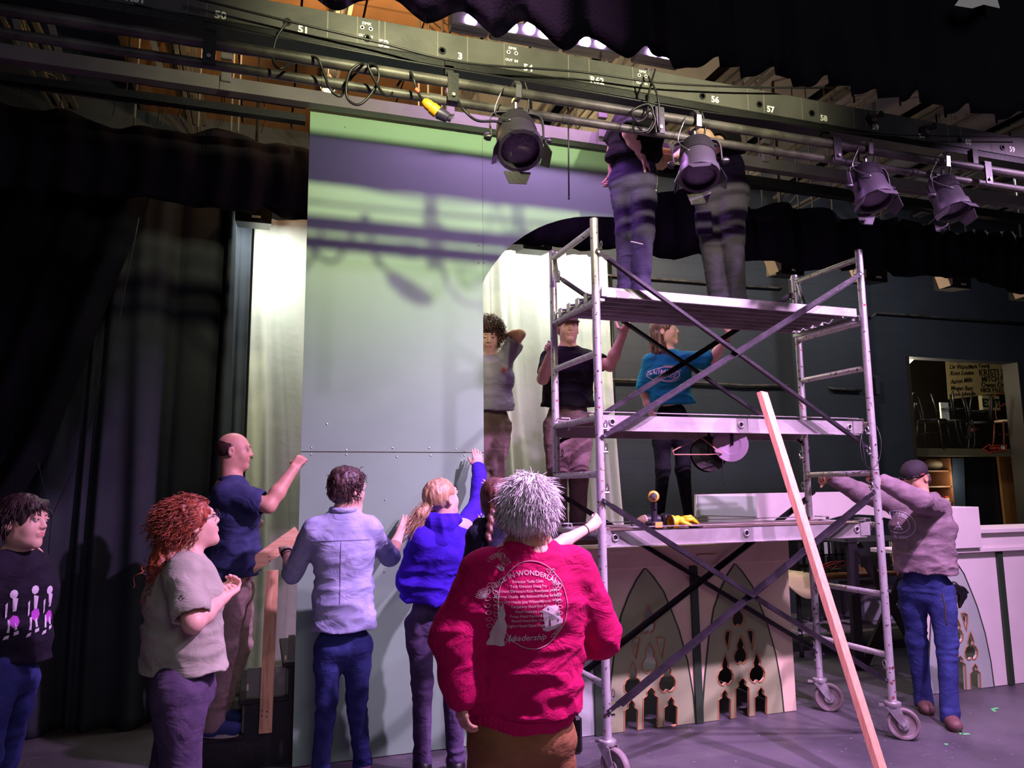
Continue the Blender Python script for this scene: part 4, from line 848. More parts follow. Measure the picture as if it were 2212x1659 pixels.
# black braced trestle
TY = 5.75
t = thing('black_trestle', 'black braced wooden trestle standing between table and scaffold', 'trestle', at(1860, 1450, TY))
def bb2(a, b, w_, Y=TY): return MB().bar(at(*a, Y), at(*b, Y), w_, .035, side=(1, 0, 0))
zt = 0.01
def flo(px, py, Y):
    p = at(px, py, Y); return (float(p[0]), float(p[1]), max(float(p[2]), .01))
MB().bar(flo(1856, 1452, TY), flo(1838, 1164, TY), .10, .04, side=(1, 0, 0)).build('post', M_STEP, t)
MB().bar(flo(1996, 1458, TY+.06), flo(1852, 1178, TY+.06), .085, .03, side=(1, 0, 0)).build('brace', M_STEP, t)
MB().bar(flo(1866, 1440, TY+.1), flo(1975, 1190, TY+.1), .085, .03, side=(1, 0, 0)).build('brace', M_STEP, t)
MB().span(tuple(np.array(flo(1822, 1172, TY))-(0, .03, .0)), tuple(np.array(flo(2012, 1172, TY))+(0, .6, .04))).build('top_rail', M_STEP, t)
tag(MB().bar(flo(1780, 1185, 6.9), flo(1965, 1185, 6.9), .02, .16, side=(0, 1, 0)).build('grey_board', M_PALE), 'long grey board standing behind the black trestle', 'board')
# white fallen dust and spike marks on the floor
def spike(L, lab):
    P = [atz(x, y, .0015) for x, y in L]; o = MB()
    for i in range(len(P)-1): o.bar(P[i], P[i+1], .022, .001, side=(-(P[i+1]-P[i])[1], (P[i+1]-P[i])[0], 0))
    tag(o.build('spike_mark', M_SPIKE), lab, 'tape')
spike([(2062, 1577), (2078, 1586), (2094, 1585)], 'green L-shaped floor tape beside the boot of the hooded man')
spike([(2156, 1529), (2143, 1532), (2150, 1537)], 'small green floor tape below the far right counter')
spike([(2040, 1607), (2048, 1608)], 'tiny green floor tape dot nearest the front right')
tag(MB().box(atz(1455, 1567, .004), (.05, .02, .006), rz=.3).build('wood_chip', M_WOOD), 'small pale wood chip on the floor in front of the gothic arches', 'wood')

# ================================================================ storage loft seen through the opening
LYv = 9.7
MLB = mat('olive_beam_paint', (96, 90, 66), .6, var=.15)
MLTW = mat('warm_tube', (255, 240, 190), .4, emit=(255, 236, 180), estr=6)
bz0 = float(at(1980, 985, 8.75)[2]); bz1 = float(at(1980, 968, 8.75)[2])
tag(MB().span((8.2, 8.75, bz0), (11.3, 8.83, bz1)).build('loft_beam', MLB), 'olive painted beam edging the storage loft in the opening', 'beam')
tag(MB().span((8.2, 8.83, bz1-.04), (11.3, 10.9, bz1-.01)).build('loft_floor', M_PLY), 'plywood loft floor under the stacked chairs', 'platform')
t = thing('arrow_sign', 'red outlined ONE WAY arrow sign on the loft beam', 'sign', at(2150, 968, 8.74))
def ap(x, y, Y=8.742): p = at(x, y, Y); return (float(p[0]), float(p[2]))
arr = [(2123, 969), (2137, 960), (2137, 963), (2173, 961), (2173, 973), (2139, 976), (2139, 979)]
MB().prism([[ap(*p) for p in arr][::-1]], (0, 8.744, 0), (1, 0, 0), (0, 0, 1), .004).build('panel', M_BLKP, t)
MB().tube([(ap(*p)[0], 8.738, ap(*p)[1]) for p in arr+arr[:1]], .006, 5, caps=False).build('red_outline', mat('red_sign_paint', (226, 70, 48), .5), t)
p = ap(2150, 971); text('lettering', 'ONE WAY', MATS['red_sign_paint'], t, (p[0]+.02, 8.737, p[1]-.0), (1, 0, 0), (0, 0, 1), .06, .001, .002)
p = ap(2166, 967); MB().box((p[0], 8.737, p[1]), (.07, .002, .05)).build('white_patch', M_LETTER, t)
# banner of names
BY = 10.2
t = thing('name_banner', 'large cream banner covered in handwritten names in the loft', 'banner', at(2120, 865, BY))
bq = [(2036, 700), (2215, 690), (2250, 838), (2048, 863)]
def bp_(x, y): p = at(x, y, BY); return (float(p[0]), float(p[2]))
MB().prism([[bp_(*p) for p in bq][::-1]], (0, BY, 0), (1, 0, 0), (0, 0, 1), .006).build('sheet', mat('cream_banner', (224, 204, 150), .8, var=.08), t)
MINK = mat('marker_ink', (44, 34, 30), .7)
e1 = Vector([float(v) for v in at(2192, 775, BY)])-Vector([float(v) for v in at(2042, 775+0, BY)]); 
def bt(s, x, y, h, ang=.05, sh=0):
    p = at(x, y, BY); m = float(np.linalg.norm(at(x, y+10, BY)-at(x, y, BY)))/10
    text('name', s, MINK, t, (p[0], BY-.009, p[2]), (math.cos(ang), 0, math.sin(ang)), (-math.sin(ang), 0, math.cos(ang)), h*m*1.35, .001, .002, align='LEFT', shear=sh)
for a in (('Elna Jos', 2050, 782, 9, 0, .3), ('Liv Ware', 2050, 797, 10, .03, .3), ('Rose Louise', 2051, 811, 10, .06, .4), ('Mark Young', 2091, 797, 9, .10, .1), ('KRISTI SAUER', 2114, 812, 15, .05, 0), ('Aaron Mills', 2052, 830, 10, .12, .4), ('MITCH POPE', 2120, 825, 12, .06, 0), ('Megan Bast', 2053, 843, 10, .03, .2), ('Owen Ortlip', 2119, 837, 12, .03, 0), ('Jacob Johnson', 2054, 856, 9, .06, .1), ('NICK FYLES', 2118, 847, 9, .02, 0), ('Kira', 2174, 848, 9, .03, .3)): bt(*a)
# exit sign
t = thing('exit_sign', 'cream EXIT sign with dark green letters under the names banner', 'sign', at(2137, 885, 9.9))
c = at(2137, 871, 9.9)
MB().box(c, (.42, .08, .26), bev=.01).build('housing', mat('cream_sign', (226, 214, 170), .5), t); text('lettering', 'EXIT', mat('exit_green', (20, 74, 60), .5), t, (c[0]-.01, c[1]-.043, c[2]-.07), (1, 0, 0), (0, 0, 1), .2, .002, .008)
tag(MB().box(at(2160, 868, 9.97), (.16, .05, .24), bev=.01).build('emergency_battery_box', M_BLKP), 'black box right of the EXIT sign', 'box')
# loft tube light
t = thing('loft_light', 'bright triangular end of a strip light in the loft corner', 'lamp', at(1966, 780, 9.3))
MB().add([at(1955, 770, 9.3), at(1978, 773, 9.3), at(1961, 789, 9.3), at(1955, 770, 9.34), at(1978, 773, 9.34), at(1961, 789, 9.34)], [(0, 1, 2), (5, 4, 3), (0, 3, 4, 1), (1, 4, 5, 2), (2, 5, 3, 0)]).build('diffuser', MLTW, t)
lamp('loft_light_glow', 'POINT', (9.5, 9.3, 3.3), (0, 0, 0), 55, (1, .86, .6), .15)
lamp('loft_light_glow', 'POINT', (10.0, 8.85, 1.7), (0, 0, 0), 10, (1, .86, .6), .15)
# bentwood chairs on the loft
def bent_chair(px, py, upside, lab, rz=0, seatm=None, m=None, sc_=1.0):
    m = m or M_BLK; c = Vector([float(v) for v in at(px, py, 9.0)]); c.z = bz1-.01; t = thing('bentwood_chair', lab, 'chair', c)
    R = Matrix.Rotation(rz, 3, 'Z')
    def T(x, y, z):
        z = z*sc_; x *= sc_; y *= sc_
        if upside: z = .90*sc_-z
        return c+R @ Vector((x, y, z))
    MB().lathe(T(0, 0, .45), [(.2*sc_, -.02), (.205*sc_, 0), (.2*sc_, .015)], (0, 0, 1), 24).build('seat', seatm or m, t, smooth='auto')
    for sx, sy in ((-1, -1), (1, -1), (-1, 1), (1, 1)): MB().tube([T(sx*.15, sy*.15, .44), T(sx*.17, sy*.17, .2), T(sx*.20, sy*.20, 0)], .013, 8).build('leg', m, t, smooth=True)
    MB().tube([T(.16*math.cos(a), .16*math.sin(a), .25) for a in np.linspace(0, 2*PI, 20)], .008, 6, caps=False).build('ring_stretcher', m, t, smooth=True)
    MB().tube(spline([T(-.17, .17, .44), T(-.17, .19, .65), T(-.12, .21, .85), T(0, .215, .9), T(.12, .21, .85), T(.17, .19, .65), T(.17, .17, .44)], 5), .013, 8).tube(spline([T(-.09, .18, .45), T(-.10, .2, .6), T(-.05, .21, .74), T(0, .215, .70), T(.05, .21, .74), T(.10, .2, .6), T(.09, .18, .45)], 5), .008, 6).build('backrest', m, t, smooth=True)
bent_chair(2018, 965, False, 'black bentwood chair upright at the left end of the loft', .4)
bent_chair(2066, 965, True, 'black bentwood chair upside down with its scrolled back hanging to the loft edge', PI)
bent_chair(2122, 965, True, 'black bentwood chair upside down under the EXIT sign', .6, sc_=.95)
bent_chair(2186, 963, False, 'red-brown chair with a cream seat at the right end of the loft', -.5, mat('cream_seat', (200, 176, 150), .7), mat('red_brown_wood', (120, 58, 44), .5), 1.05)
tag(MB().box(Vector([float(v) for v in at(2040, 890, 9.2)]), (.16, .03, .3)).build('white_board_panel', M_LETTER), 'small white panel standing behind the left loft chair', 'panel')
tag(MB().tube([at(2095, 930, 9.4), at(2110, 928, 9.4)], .03, 8).build('red_bundle', mat('red_cloth', (150, 40, 50), .7), smooth=True), 'small red bundle among the loft chairs', 'bundle')
tag(MB().tube([at(2190, 928, 9.3), at(2225, 922, 9.3)], [.05, .06], 10).build('orange_bundle', mat('orange_cloth', (190, 96, 50), .7), smooth=True), 'orange bundle behind the red-brown loft chair', 'bundle')
# below the loft
t = thing('storage_shelf', 'wooden shelf unit under the loft holding a folded cloth', 'shelf', (9.1, 9.2, 0))
for px in (1975, 2052): MB().span((float(at(px, 1000, 9.0)[0])-.02, 9.0, 0), (float(at(px, 1000, 9.0)[0])+.02, 9.5, bz0-.02)).build('upright', MATS['worn_brown_top'], t)
for py in (1016, 1050, 1085, 1120): z_ = float(at(2030, py, 9.0)[2]); MB().span((float(at(1975, 1000, 9.0)[0]), 9.0, z_-.02), (float(at(2052, 1000, 9.0)[0]), 9.5, z_)).build('shelf_board', MATS['worn_brown_top'], t)
z_ = float(at(2030, 1016, 9.0)[2])
tag(MB().ball((float(at(2026, 1010, 9.15)[0]), 9.25, z_+.092), .09, 8, sc=(2.1, 1.6, 1)).build('folded_cloth', mat('grey_cloth', (176, 160, 140), .9, bump=.6, bscale=9), smooth=True), 'folded pale cloth bundle on the top shelf behind the dark cap', 'cloth')
z2 = float(at(2030, 1085, 9.0)[2])
for i in range(3): tag(MB().span((float(at(2043, 1085, 9.05)[0]), 9.05, z2+.03*i+.001), (float(at(2050, 1085, 9.05)[0])+.03, 9.3, z2+.03*i+.028)).build('shelf_box', mat(['yellow_box', 'white_box', 'red_box'][i], [(190, 170, 90), (200, 196, 180), (170, 60, 50)][i], .6)), ['flat yellow box at the bottom of the little pile on the shelf', 'flat white box in the middle of the little pile on the shelf', 'flat red box on top of the little pile on the shelf'][i], 'box')
t = thing('painted_panel', 'dark blue panel with a painted pale blue shape leaning under the loft', 'panel', (9.9, 9.1, 0))
MB().prism([[ap(*p, 9.05) for p in ((2056, 990), (2080, 990), (2086, 1180), (2062, 1180))][::-1]], (0, 9.05, 0), (1, 0, 0), (0, 0, 1), .02).build('board', mat('slate_blue_paint', (44, 58, 78), .6, var=.3, vscale=3), t)
MB().prism([[ap(*p, 9.04) for p in ((2067, 1066), (2072, 1060), (2082, 1062), (2085, 1160), (2070, 1160), (2068, 1100))][::-1]], (0, 9.04, 0), (1, 0, 0), (0, 0, 1), .004).build('pale_shape', mat('pale_blue_paint', (104, 128, 146), .6), t)
tag(MB().prism([[ap(*p, 9.2) for p in ((2082, 985), (2155, 985), (2175, 1200), (2090, 1200))][::-1]], (0, 9.2, 0), (1, 0, 0), (0, 0, 1), .03).build('black_door_panel', mat('blue_black_paint', (14, 18, 26), .5)), 'blue-black door leaf under the loft with a small metal plate', 'door')
tag(MB().box(at(2127, 1077, 9.19), (.09, .02, .14), bev=.006).build('door_plate', M_CHROME), 'small metal plate on the blue-black door', 'plate')
t = thing('wooden_door', 'plain yellow-brown wooden door under the loft at the right edge', 'door', (11.2, 9.15, 0))
MB().prism([[ap(*p, 9.15) for p in ((2152, 986), (2230, 978), (2250, 1200), (2175, 1200))][::-1]], (0, 9.15, 0), (1, 0, 0), (0, 0, 1), .04).build('leaf', mat('door_veneer', (150, 104, 58), .5, rgb2=(136, 92, 50), vscale=4, stretch=(8, 8, 1)), t)
MB().box(at(2200, 997, 9.1), (.22, .05, .07), bev=.008).build('door_closer', mat('cream_metal', (206, 186, 140), .5), t)
# ================================================================ figures: implicit surfaces blended and meshed with surface nets
def vnoise(P, seed=0):
    P = P.astype(np.float32); i = np.floor(P).astype(np.int64); f = P-i; f = f*f*(3-2*f)
    def h(x, y, z):
        n = (x*374761393+y*668265263+z*2147483647+seed*1274126177) & 0xffffffff
        n = ((n ^ (n >> 13))*1274126177) & 0xffffffff; n = n ^ (n >> 16)
        return (n & 0xffff).astype(np.float32)/65535.0
    x, y, z = i[..., 0], i[..., 1], i[..., 2]; fx, fy, fz = f[..., 0], f[..., 1], f[..., 2]
    a = h(x, y, z)*(1-fx)+h(x+1, y, z)*fx; b = h(x, y+1, z)*(1-fx)+h(x+1, y+1, z)*fx
    c = h(x, y, z+1)*(1-fx)+h(x+1, y, z+1)*fx; d = h(x, y+1, z+1)*(1-fx)+h(x+1, y+1, z+1)*fx
    return ((a*(1-fy)+b*fy)*(1-fz)+(c*(1-fy)+d*fy)*fz)*2-1
def nrm(v): v = np.array(v, float); return v/max(np.linalg.norm(v), 1e-9)
class Field:
    def __init__(s, h): s.h = h; s.ops = []
    def _add(s, fn, lo, hi, op, k): s.ops.append((fn, np.array(lo, float), np.array(hi, float), op, k)); return s
    def cap(s, a, b, ra, rb, k=.02, op='u', side=None, fl=1.0, fl2=None):
        """rounded cone a->b; with side/fl: section is stretched by fl along 'side' (elliptic)"""
        a = np.array(a, float); b = np.array(b, float); R = max(ra, rb)*max(fl, 1)*1.25; fl2 = fl if fl2 is None else fl2; R = max(R, max(ra, rb)*fl2*1.05)
        ba = b-a; bb = max(float(ba@ba), 1e-9); sd = nrm(side) if side is not None else None
        def fn(P):
            q = P-a; t = np.clip((q@ba)/bb, 0, 1); q = q-t[..., None]*ba; r = ra+(rb-ra)*t
            if sd is None: return np.sqrt((q*q).sum(-1))-r
            u = q@sd; w2 = (q*q).sum(-1)-u*u; f = fl+(fl2-fl)*t
            return (np.sqrt(np.maximum(u*u/(f*f)+w2, 0))-r)
        return s._add(fn, np.minimum(a, b)-R, np.maximum(a, b)+R, op, k)
    def ell(s, c, M, rad, k=.015, op='u'):
        """ellipsoid; M rows = local axes"""
        c = np.array(c, float); M = np.array(M, float); rad = np.array(rad, float); R = np.sqrt(((M.T*rad)**2).sum(1)); m = rad.min()
        def fn(P):
            q = (P-c)@M.T/rad; d = np.sqrt((q*q).sum(-1)); q2 = q/rad; g = np.sqrt((q2*q2).sum(-1)); return d*(d-1)/np.maximum(g, 1e-6)
        return s._add(fn, c-R, c+R, op, k)
    def half(s, p, n, op='i', k=.004):
        """keep the side of the plane opposite to n (i) """
        p = np.array(p, float); n = nrm(n)
        return s._add(lambda P: (P-p)@n, None, None, op, k) if 0 else (s.ops.append(((lambda P: (P-p)@n), None, None, op, k)) or s)
    def mesh(s, noise_fn=None):
        lo = np.min([o[1] for o in s.ops if o[1] is not None and o[3] == 'u'], 0)-3*s.h-.03; hi = np.max([o[2] for o in s.ops if o[2] is not None and o[3] == 'u'], 0)+3*s.h+.03
        n = np.ceil((hi-lo)/s.h).astype(int)+1; ax = [lo[i]+np.arange(n[i])*s.h for i in range(3)]
        D = np.full(n, .2, np.float32)
        for fn, a, b, op, k in s.ops:
            if a is None: i0 = np.zeros(3, int); i1 = n
            else:
                mg = k+2.5*s.h+(.02 if op == 'u' else 0)
                i0 = np.clip(np.floor((a-mg-lo)/s.h).astype(int), 0, n); i1 = np.clip(np.ceil((b+mg-lo)/s.h).astype(int)+1, 0, n)
                if (i1 <= i0).any(): continue
            G = np.stack(np.meshgrid(*[ax[i][i0[i]:i1[i]] for i in range(3)], indexing='ij'), -1)
            v = fn(G).astype(np.float32); sl = tuple(slice(i0[i], i1[i]) for i in range(3)); A = D[sl]
            if op == 'u': hh = np.maximum(k-np.abs(A-v), 0)/k; D[sl] = np.minimum(A, v)-hh*hh*k*.25
            elif op == 's': v = -v; hh = np.maximum(k-np.abs(A-v), 0)/k; D[sl] = np.maximum(A, v)+hh*hh*k*.25
            elif op == 'i': hh = np.maximum(k-np.abs(A-v), 0)/k; D[sl] = np.maximum(A, v)+hh*hh*k*.25
        if noise_fn is not None:
            idx = np.argwhere(np.abs(D) < 4*s.h); P = lo+idx*s.h
            D[tuple(idx.T)] += noise_fn(P).astype(np.float32)
        D[0] = D[-1] = .2; D[:, 0] = D[:, -1] = .2; D[:, :, 0] = D[:, :, -1] = .2
        S = D < 0; c = np.zeros(np.array(n)-1, np.int8)
        for dx in (0, 1):
            for dy in (0, 1):
                for dz in (0, 1): c += S[dx:n[0]-1+dx, dy:n[1]-1+dy, dz:n[2]-1+dz]
        cells = np.argwhere((c > 0) & (c < 8)); idm = np.full(c.shape, -1, np.int32); idm[tuple(cells.T)] = np.arange(len(cells))
        acc = np.zeros((len(cells), 3)); cnt = np.zeros(len(cells))
        for e in range(3):
            o1, o2 = (e+1) % 3, (e+2) % 3
            for p in (0, 1):
                for q in (0, 1):
                    off = np.zeros(3, int); off[o1] = p; off[o2] = q; A = cells+off; B = A.copy(); B[:, e] += 1
                    da = D[tuple(A.T)]; db = D[tuple(B.T)]; m = (da < 0) != (db < 0); t = np.where(m, da/(da-db+1e-12), 0)
                    pos = A.astype(float); pos[:, e] += t; acc[m] += pos[m]; cnt[m] += 1
        V = lo+acc/cnt[:, None]*s.h; F = []
        for e in range(3):
            o1, o2 = (e+1) % 3, (e+2) % 3
            sh = [slice(None)]*3; sh2 = [slice(None)]*3; sh[e] = slice(0, -1); sh2[e] = slice(1, None)
            A = S[tuple(sh)]; B = S[tuple(sh2)]; E = np.argwhere(A != B); inside = A[tuple(E.T)]
            ok = (E[:, o1] > 0) & (E[:, o2] > 0) & (E[:, o1] < n[o1]-1) & (E[:, o2] < n[o2]-1); E = E[ok]; inside = inside[ok]
            q = []
            for p, r in ((1, 1), (0, 1), (0, 0), (1, 0)):
                C2 = E.copy(); C2[:, o1] -= p; C2[:, o2] -= r; q.append(idm[tuple(C2.T)])
            q = np.stack(q, 1); q = q[(q >= 0).all(1)] if 0 else q; q[~inside] = q[~inside][:, ::-1]; F.append(q)
        return V, np.concatenate(F)
def mesh_obj(name, V, F, m, parent, mats=None, mi=None):
    me = bpy.data.meshes.new(name); off = np.array(world_loc(parent)) if parent else np.zeros(3)
    me.vertices.add(len(V)); me.vertices.foreach_set('co', (V-off).astype(np.float32).ravel()); F = np.asarray(F, np.int32)
    me.loops.add(F.size); me.loops.foreach_set('vertex_index', F.ravel()); me.polygons.add(len(F)); me.polygons.foreach_set('loop_start', np.arange(0, F.size, F.shape[1], dtype=np.int32))
    try: me.polygons.foreach_set('loop_total', np.full(len(F), F.shape[1], np.int32))
    except Exception: pass
    me.polygons.foreach_set('use_smooth', np.ones(len(F), bool))
    for q in (mats or [m]): me.materials.append(q)
    if mi is not None: me.polygons.foreach_set('material_index', np.asarray(mi, np.int32))
    me.update(); me.validate(); o = bpy.data.objects.new(name, me); C.objects.link(o)
    if parent: o.parent = parent
    return o
# ---- materials for people
def cloth_mat(name, rgb, var=.12, sheen=0, rough=.88, rgb2=None, bs=300, bump=.12, vs=14, crease=.28):
    if name in MATS: return MATS[name]
    m = mat(name, rgb, rough, sheen=sheen, bump=bump, bscale=bs, var=var, vscale=vs, rgb2=rgb2, spec=.2); nt = m.node_tree; N = nt.nodes; L = nt.links; b = N['Principled BSDF']
    tc = N.new('ShaderNodeTexCoord'); mp = N.new('ShaderNodeMapping'); mp.inputs['Scale'].default_value = (1, 1, 1.7); mp.inputs['Rotation'].default_value = (.3, .5, 0); L.new(tc.outputs['Object'], mp.inputs[0])
    n = N.new('ShaderNodeTexNoise'); n.inputs['Scale'].default_value = 7; n.inputs['Detail'].default_value = 3; n.inputs['Distortion'].default_value = 1.2; L.new(mp.outputs[0], n.inputs[0])
    a = N.new('ShaderNodeMath'); a.operation = 'SUBTRACT'; L.new(n.outputs['Fac'], a.inputs[0]); a.inputs[1].default_value = .5
    c = N.new('ShaderNodeMath'); c.operation = 'ABSOLUTE'; L.new(a.outputs[0], c.inputs[0])
    bp = N.new('ShaderNodeBump'); bp.inputs['Strength'].default_value = crease; bp.inputs['Distance'].default_value = .05; L.new(c.outputs[0], bp.inputs['Height'])
    L.new(b.inputs['Normal'].links[0].from_socket, bp.inputs['Normal']); L.new(bp.outputs[0], b.inputs['Normal']); return m
def skin_mat(name, rgb): return mat(name, rgb, .5, bump=.05, bscale=160, var=.08, vscale=30, sss=.12)
SK = skin_mat('skin_light', (232, 182, 164)); SK2 = skin_mat('skin_tan', (214, 160, 138))
M_LIP = mat('lip', (212, 140, 132), .45); M_EYEW = mat('eye_white', (226, 220, 216), .2); M_IRIS = mat('iris', (54, 44, 40), .15)
def hair_mat(name, rgb, rgb2, st=(60, 60, 5)):
    return mat(name, rgb, .45, bump=.5, bscale=1.5, rgb2=rgb2, vscale=1.2, stretch=st, spec=.6)
# ---- head frame: rows = right, forward, up
def hframe(fwd, up=(0, 0, 1)):
    f = nrm(fwd); u = np.array(up, float); r = nrm(np.cross(f, u)); u = np.cross(r, f); return np.array([r, f, u])
def head_ops(F, c, R, s=1.0, k=.012, smile=0):
    L = lambda x, y, z: c+(np.array([x, y, z])*s)@R
    F.ell(L(0, -.012, .032), R, np.array([.076, .096, .084])*s, .02)
    F.ell(L(0, .028, -.028), R, np.array([.060, .066, .082])*s, .03)
    F.cap(L(0, .01, -.06), L(0, .066, -.098), .052*s, .024*s, .03, side=R[0], fl=1.15)
    F.ell(L(.036, .052, -.03), R, np.array([.024, .026, .03])*s, .02); F.ell(L(-.036, .052, -.03), R, np.array([.024, .026, .03])*s, .02)
    F.cap(L(-.034, .080, .030), L(.034, .080, .030), .011*s, .011*s, .018)
    for q in (-1, 1): F.ell(L(q*.031, .101, .008), R, np.array([.020, .016, .013])*s, .014, 's')
    F.cap(L(0, .085, .020), L(0, .103, -.022), .0075*s, .0115*s, .014)
    for q in (-1, 1): F.ell(L(q*.011, .095, -.027), R, np.array([.009, .011, .008])*s, .006)
    F.cap(L(-.017-.004*smile, .088, -.0515+.004*smile), L(.017+.004*smile, .088, -.0515+.004*smile), .0075*s, .0075*s, .008); F.cap(L(-.013, .087, -.062), L(.013, .087, -.062), .0085*s, .0085*s, .008)
    F.ell(L(0, .103, -.0565), R, np.array([.018+.005*smile, .010, .0018])*s, .003, 's')
    for q in (-1, 1):
        e = L(q*.078, -.012, -.006); F.ell(e, R, np.array([.010, .020, .031])*s, .008); F.ell(L(q*.088, -.006, -.004), R, np.array([.008, .010, .018])*s, .006, 's')
        F.ell(L(q*.031, .088, .014), R, np.array([.017, .010, .006])*s, .006)
    return L
def hand_ops(F, w, d, nrmv, side, curl=.3, s=1.0, spread=.12, thumb=.6, k=.004):
    """hand growing from wrist w along d, palm facing nrmv; side=+1 puts the thumb on cross(d, n) side"""
    d = nrm(d); n = np.array(nrmv, float); n = nrm(n-d*(n@d)); a = np.cross(d, n)*side
    P = lambda x, y, z: w+(a*x+d*y+n*z)*s
    F.cap(P(0, -.01, 0), P(0, .015, 0), .021*s, .022*s, .012, side=a, fl=1.25)
    for x in (.024, .008, -.008, -.024): F.cap(P(x*.55, .012, 0), P(x, .082-.004*abs(x)/.02, 0), .0135*s, .0118*s, .01)
    F.cap(P(.014, .02, .006), P(.030, .045, .008), .014*s, .013*s, .012)
    for i, (x, l, r) in enumerate(((.026, .070, .0085), (.009, .078, .009), (-.009, .072, .0086), (-.026, .058, .0078))):
        p = P(x, .082, 0); dd = nrm(d+a*x*spread*30*.3); ang = 0; q = p
        for j, f in enumerate((.45, .3, .25)):
            ang += curl*(1.0 if j else .75)*1.15; v = dd*math.cos(ang)+n*math.sin(ang); q2 = q+v*l*f*s
            F.cap(q, q2, (r-.0006*j)*s, (r-.0006*(j+1)-.0004)*s, .003 if j else .006); q = q2
    t0 = P(.022, .022, .008); tv = nrm(a*(.9 if thumb > .3 else .4)+d*.75+n*(.25+curl*.5)); t1 = t0+tv*.040*s; tv2 = nrm(tv*.6+d*.5+n*curl*.9-a*curl*.25); t2 = t1+tv2*.028*s; t3 = t2+nrm(tv2+n*curl*.4-a*curl*.3)*.024*s
    F.cap(t0, t1, .0135*s, .0105*s, .008); F.cap(t1, t2, .0102*s, .0095*s, .004); F.cap(t2, t3, .0093*s, .008*s, .004)
def strands(V0, D0, L, r, m, name, parent, seg=5, curl=0, droop=0, jit=.3, seed=0, flow=None):
    """tapered hair locks; V0 roots, D0 directions"""
    rnd = np.random.RandomState(seed); V = []; F = []; n = 0
    for p, d in zip(V0, D0):
        l = L*(.7+.6*rnd.rand()); d = nrm(d+rnd.randn(3)*jit); q = np.array(p, float); a = nrm(np.cross(d, rnd.randn(3))); ph = rnd.rand()*6.28; pts = []
        for i in range(seg+1):
            t = i/seg; b = np.cross(d, a); off = (a*math.cos(ph+t*9)+b*math.sin(ph+t*9))*curl*t**.5 if curl else 0
            rr = r*(1-t)**.6+r*.12; cc = q+off; 
            for k in range(3):
                an = 2*PI*k/3; V.append(cc+(a*math.cos(an)+b*math.sin(an))*rr)
            q = q+d*l/seg; d = nrm(d+np.array([0, 0, -droop/seg])+(flow if flow is not None else 0))
        for i in range(seg):
            for k in range(3): F.append((n+i*3+k, n+i*3+(k+1) % 3, n+(i+1)*3+(k+1) % 3, n+(i+1)*3+k))
        n += (seg+1)*3
    return np.array(V), np.array(F)
def hair_pts(L, R, n, seed, zmin=-.08, faceout=True, ex=1.0, test=None):
    """points on the skull shell in head space away from the face"""
    rnd = np.random.RandomState(seed); P = []; D = []
    while len(P) < n:
        v = nrm(rnd.randn(3)); x, y, z = v*np.array([.083, .104, .092])*ex; y -= .012; z += .03
        if z < zmin: continue
        if y > .02 and z < .065: continue
        if test and not test(x, y, z): continue
        P.append(L(x, y, z)); D.append(v@R)
    return np.array(P), np.array(D)
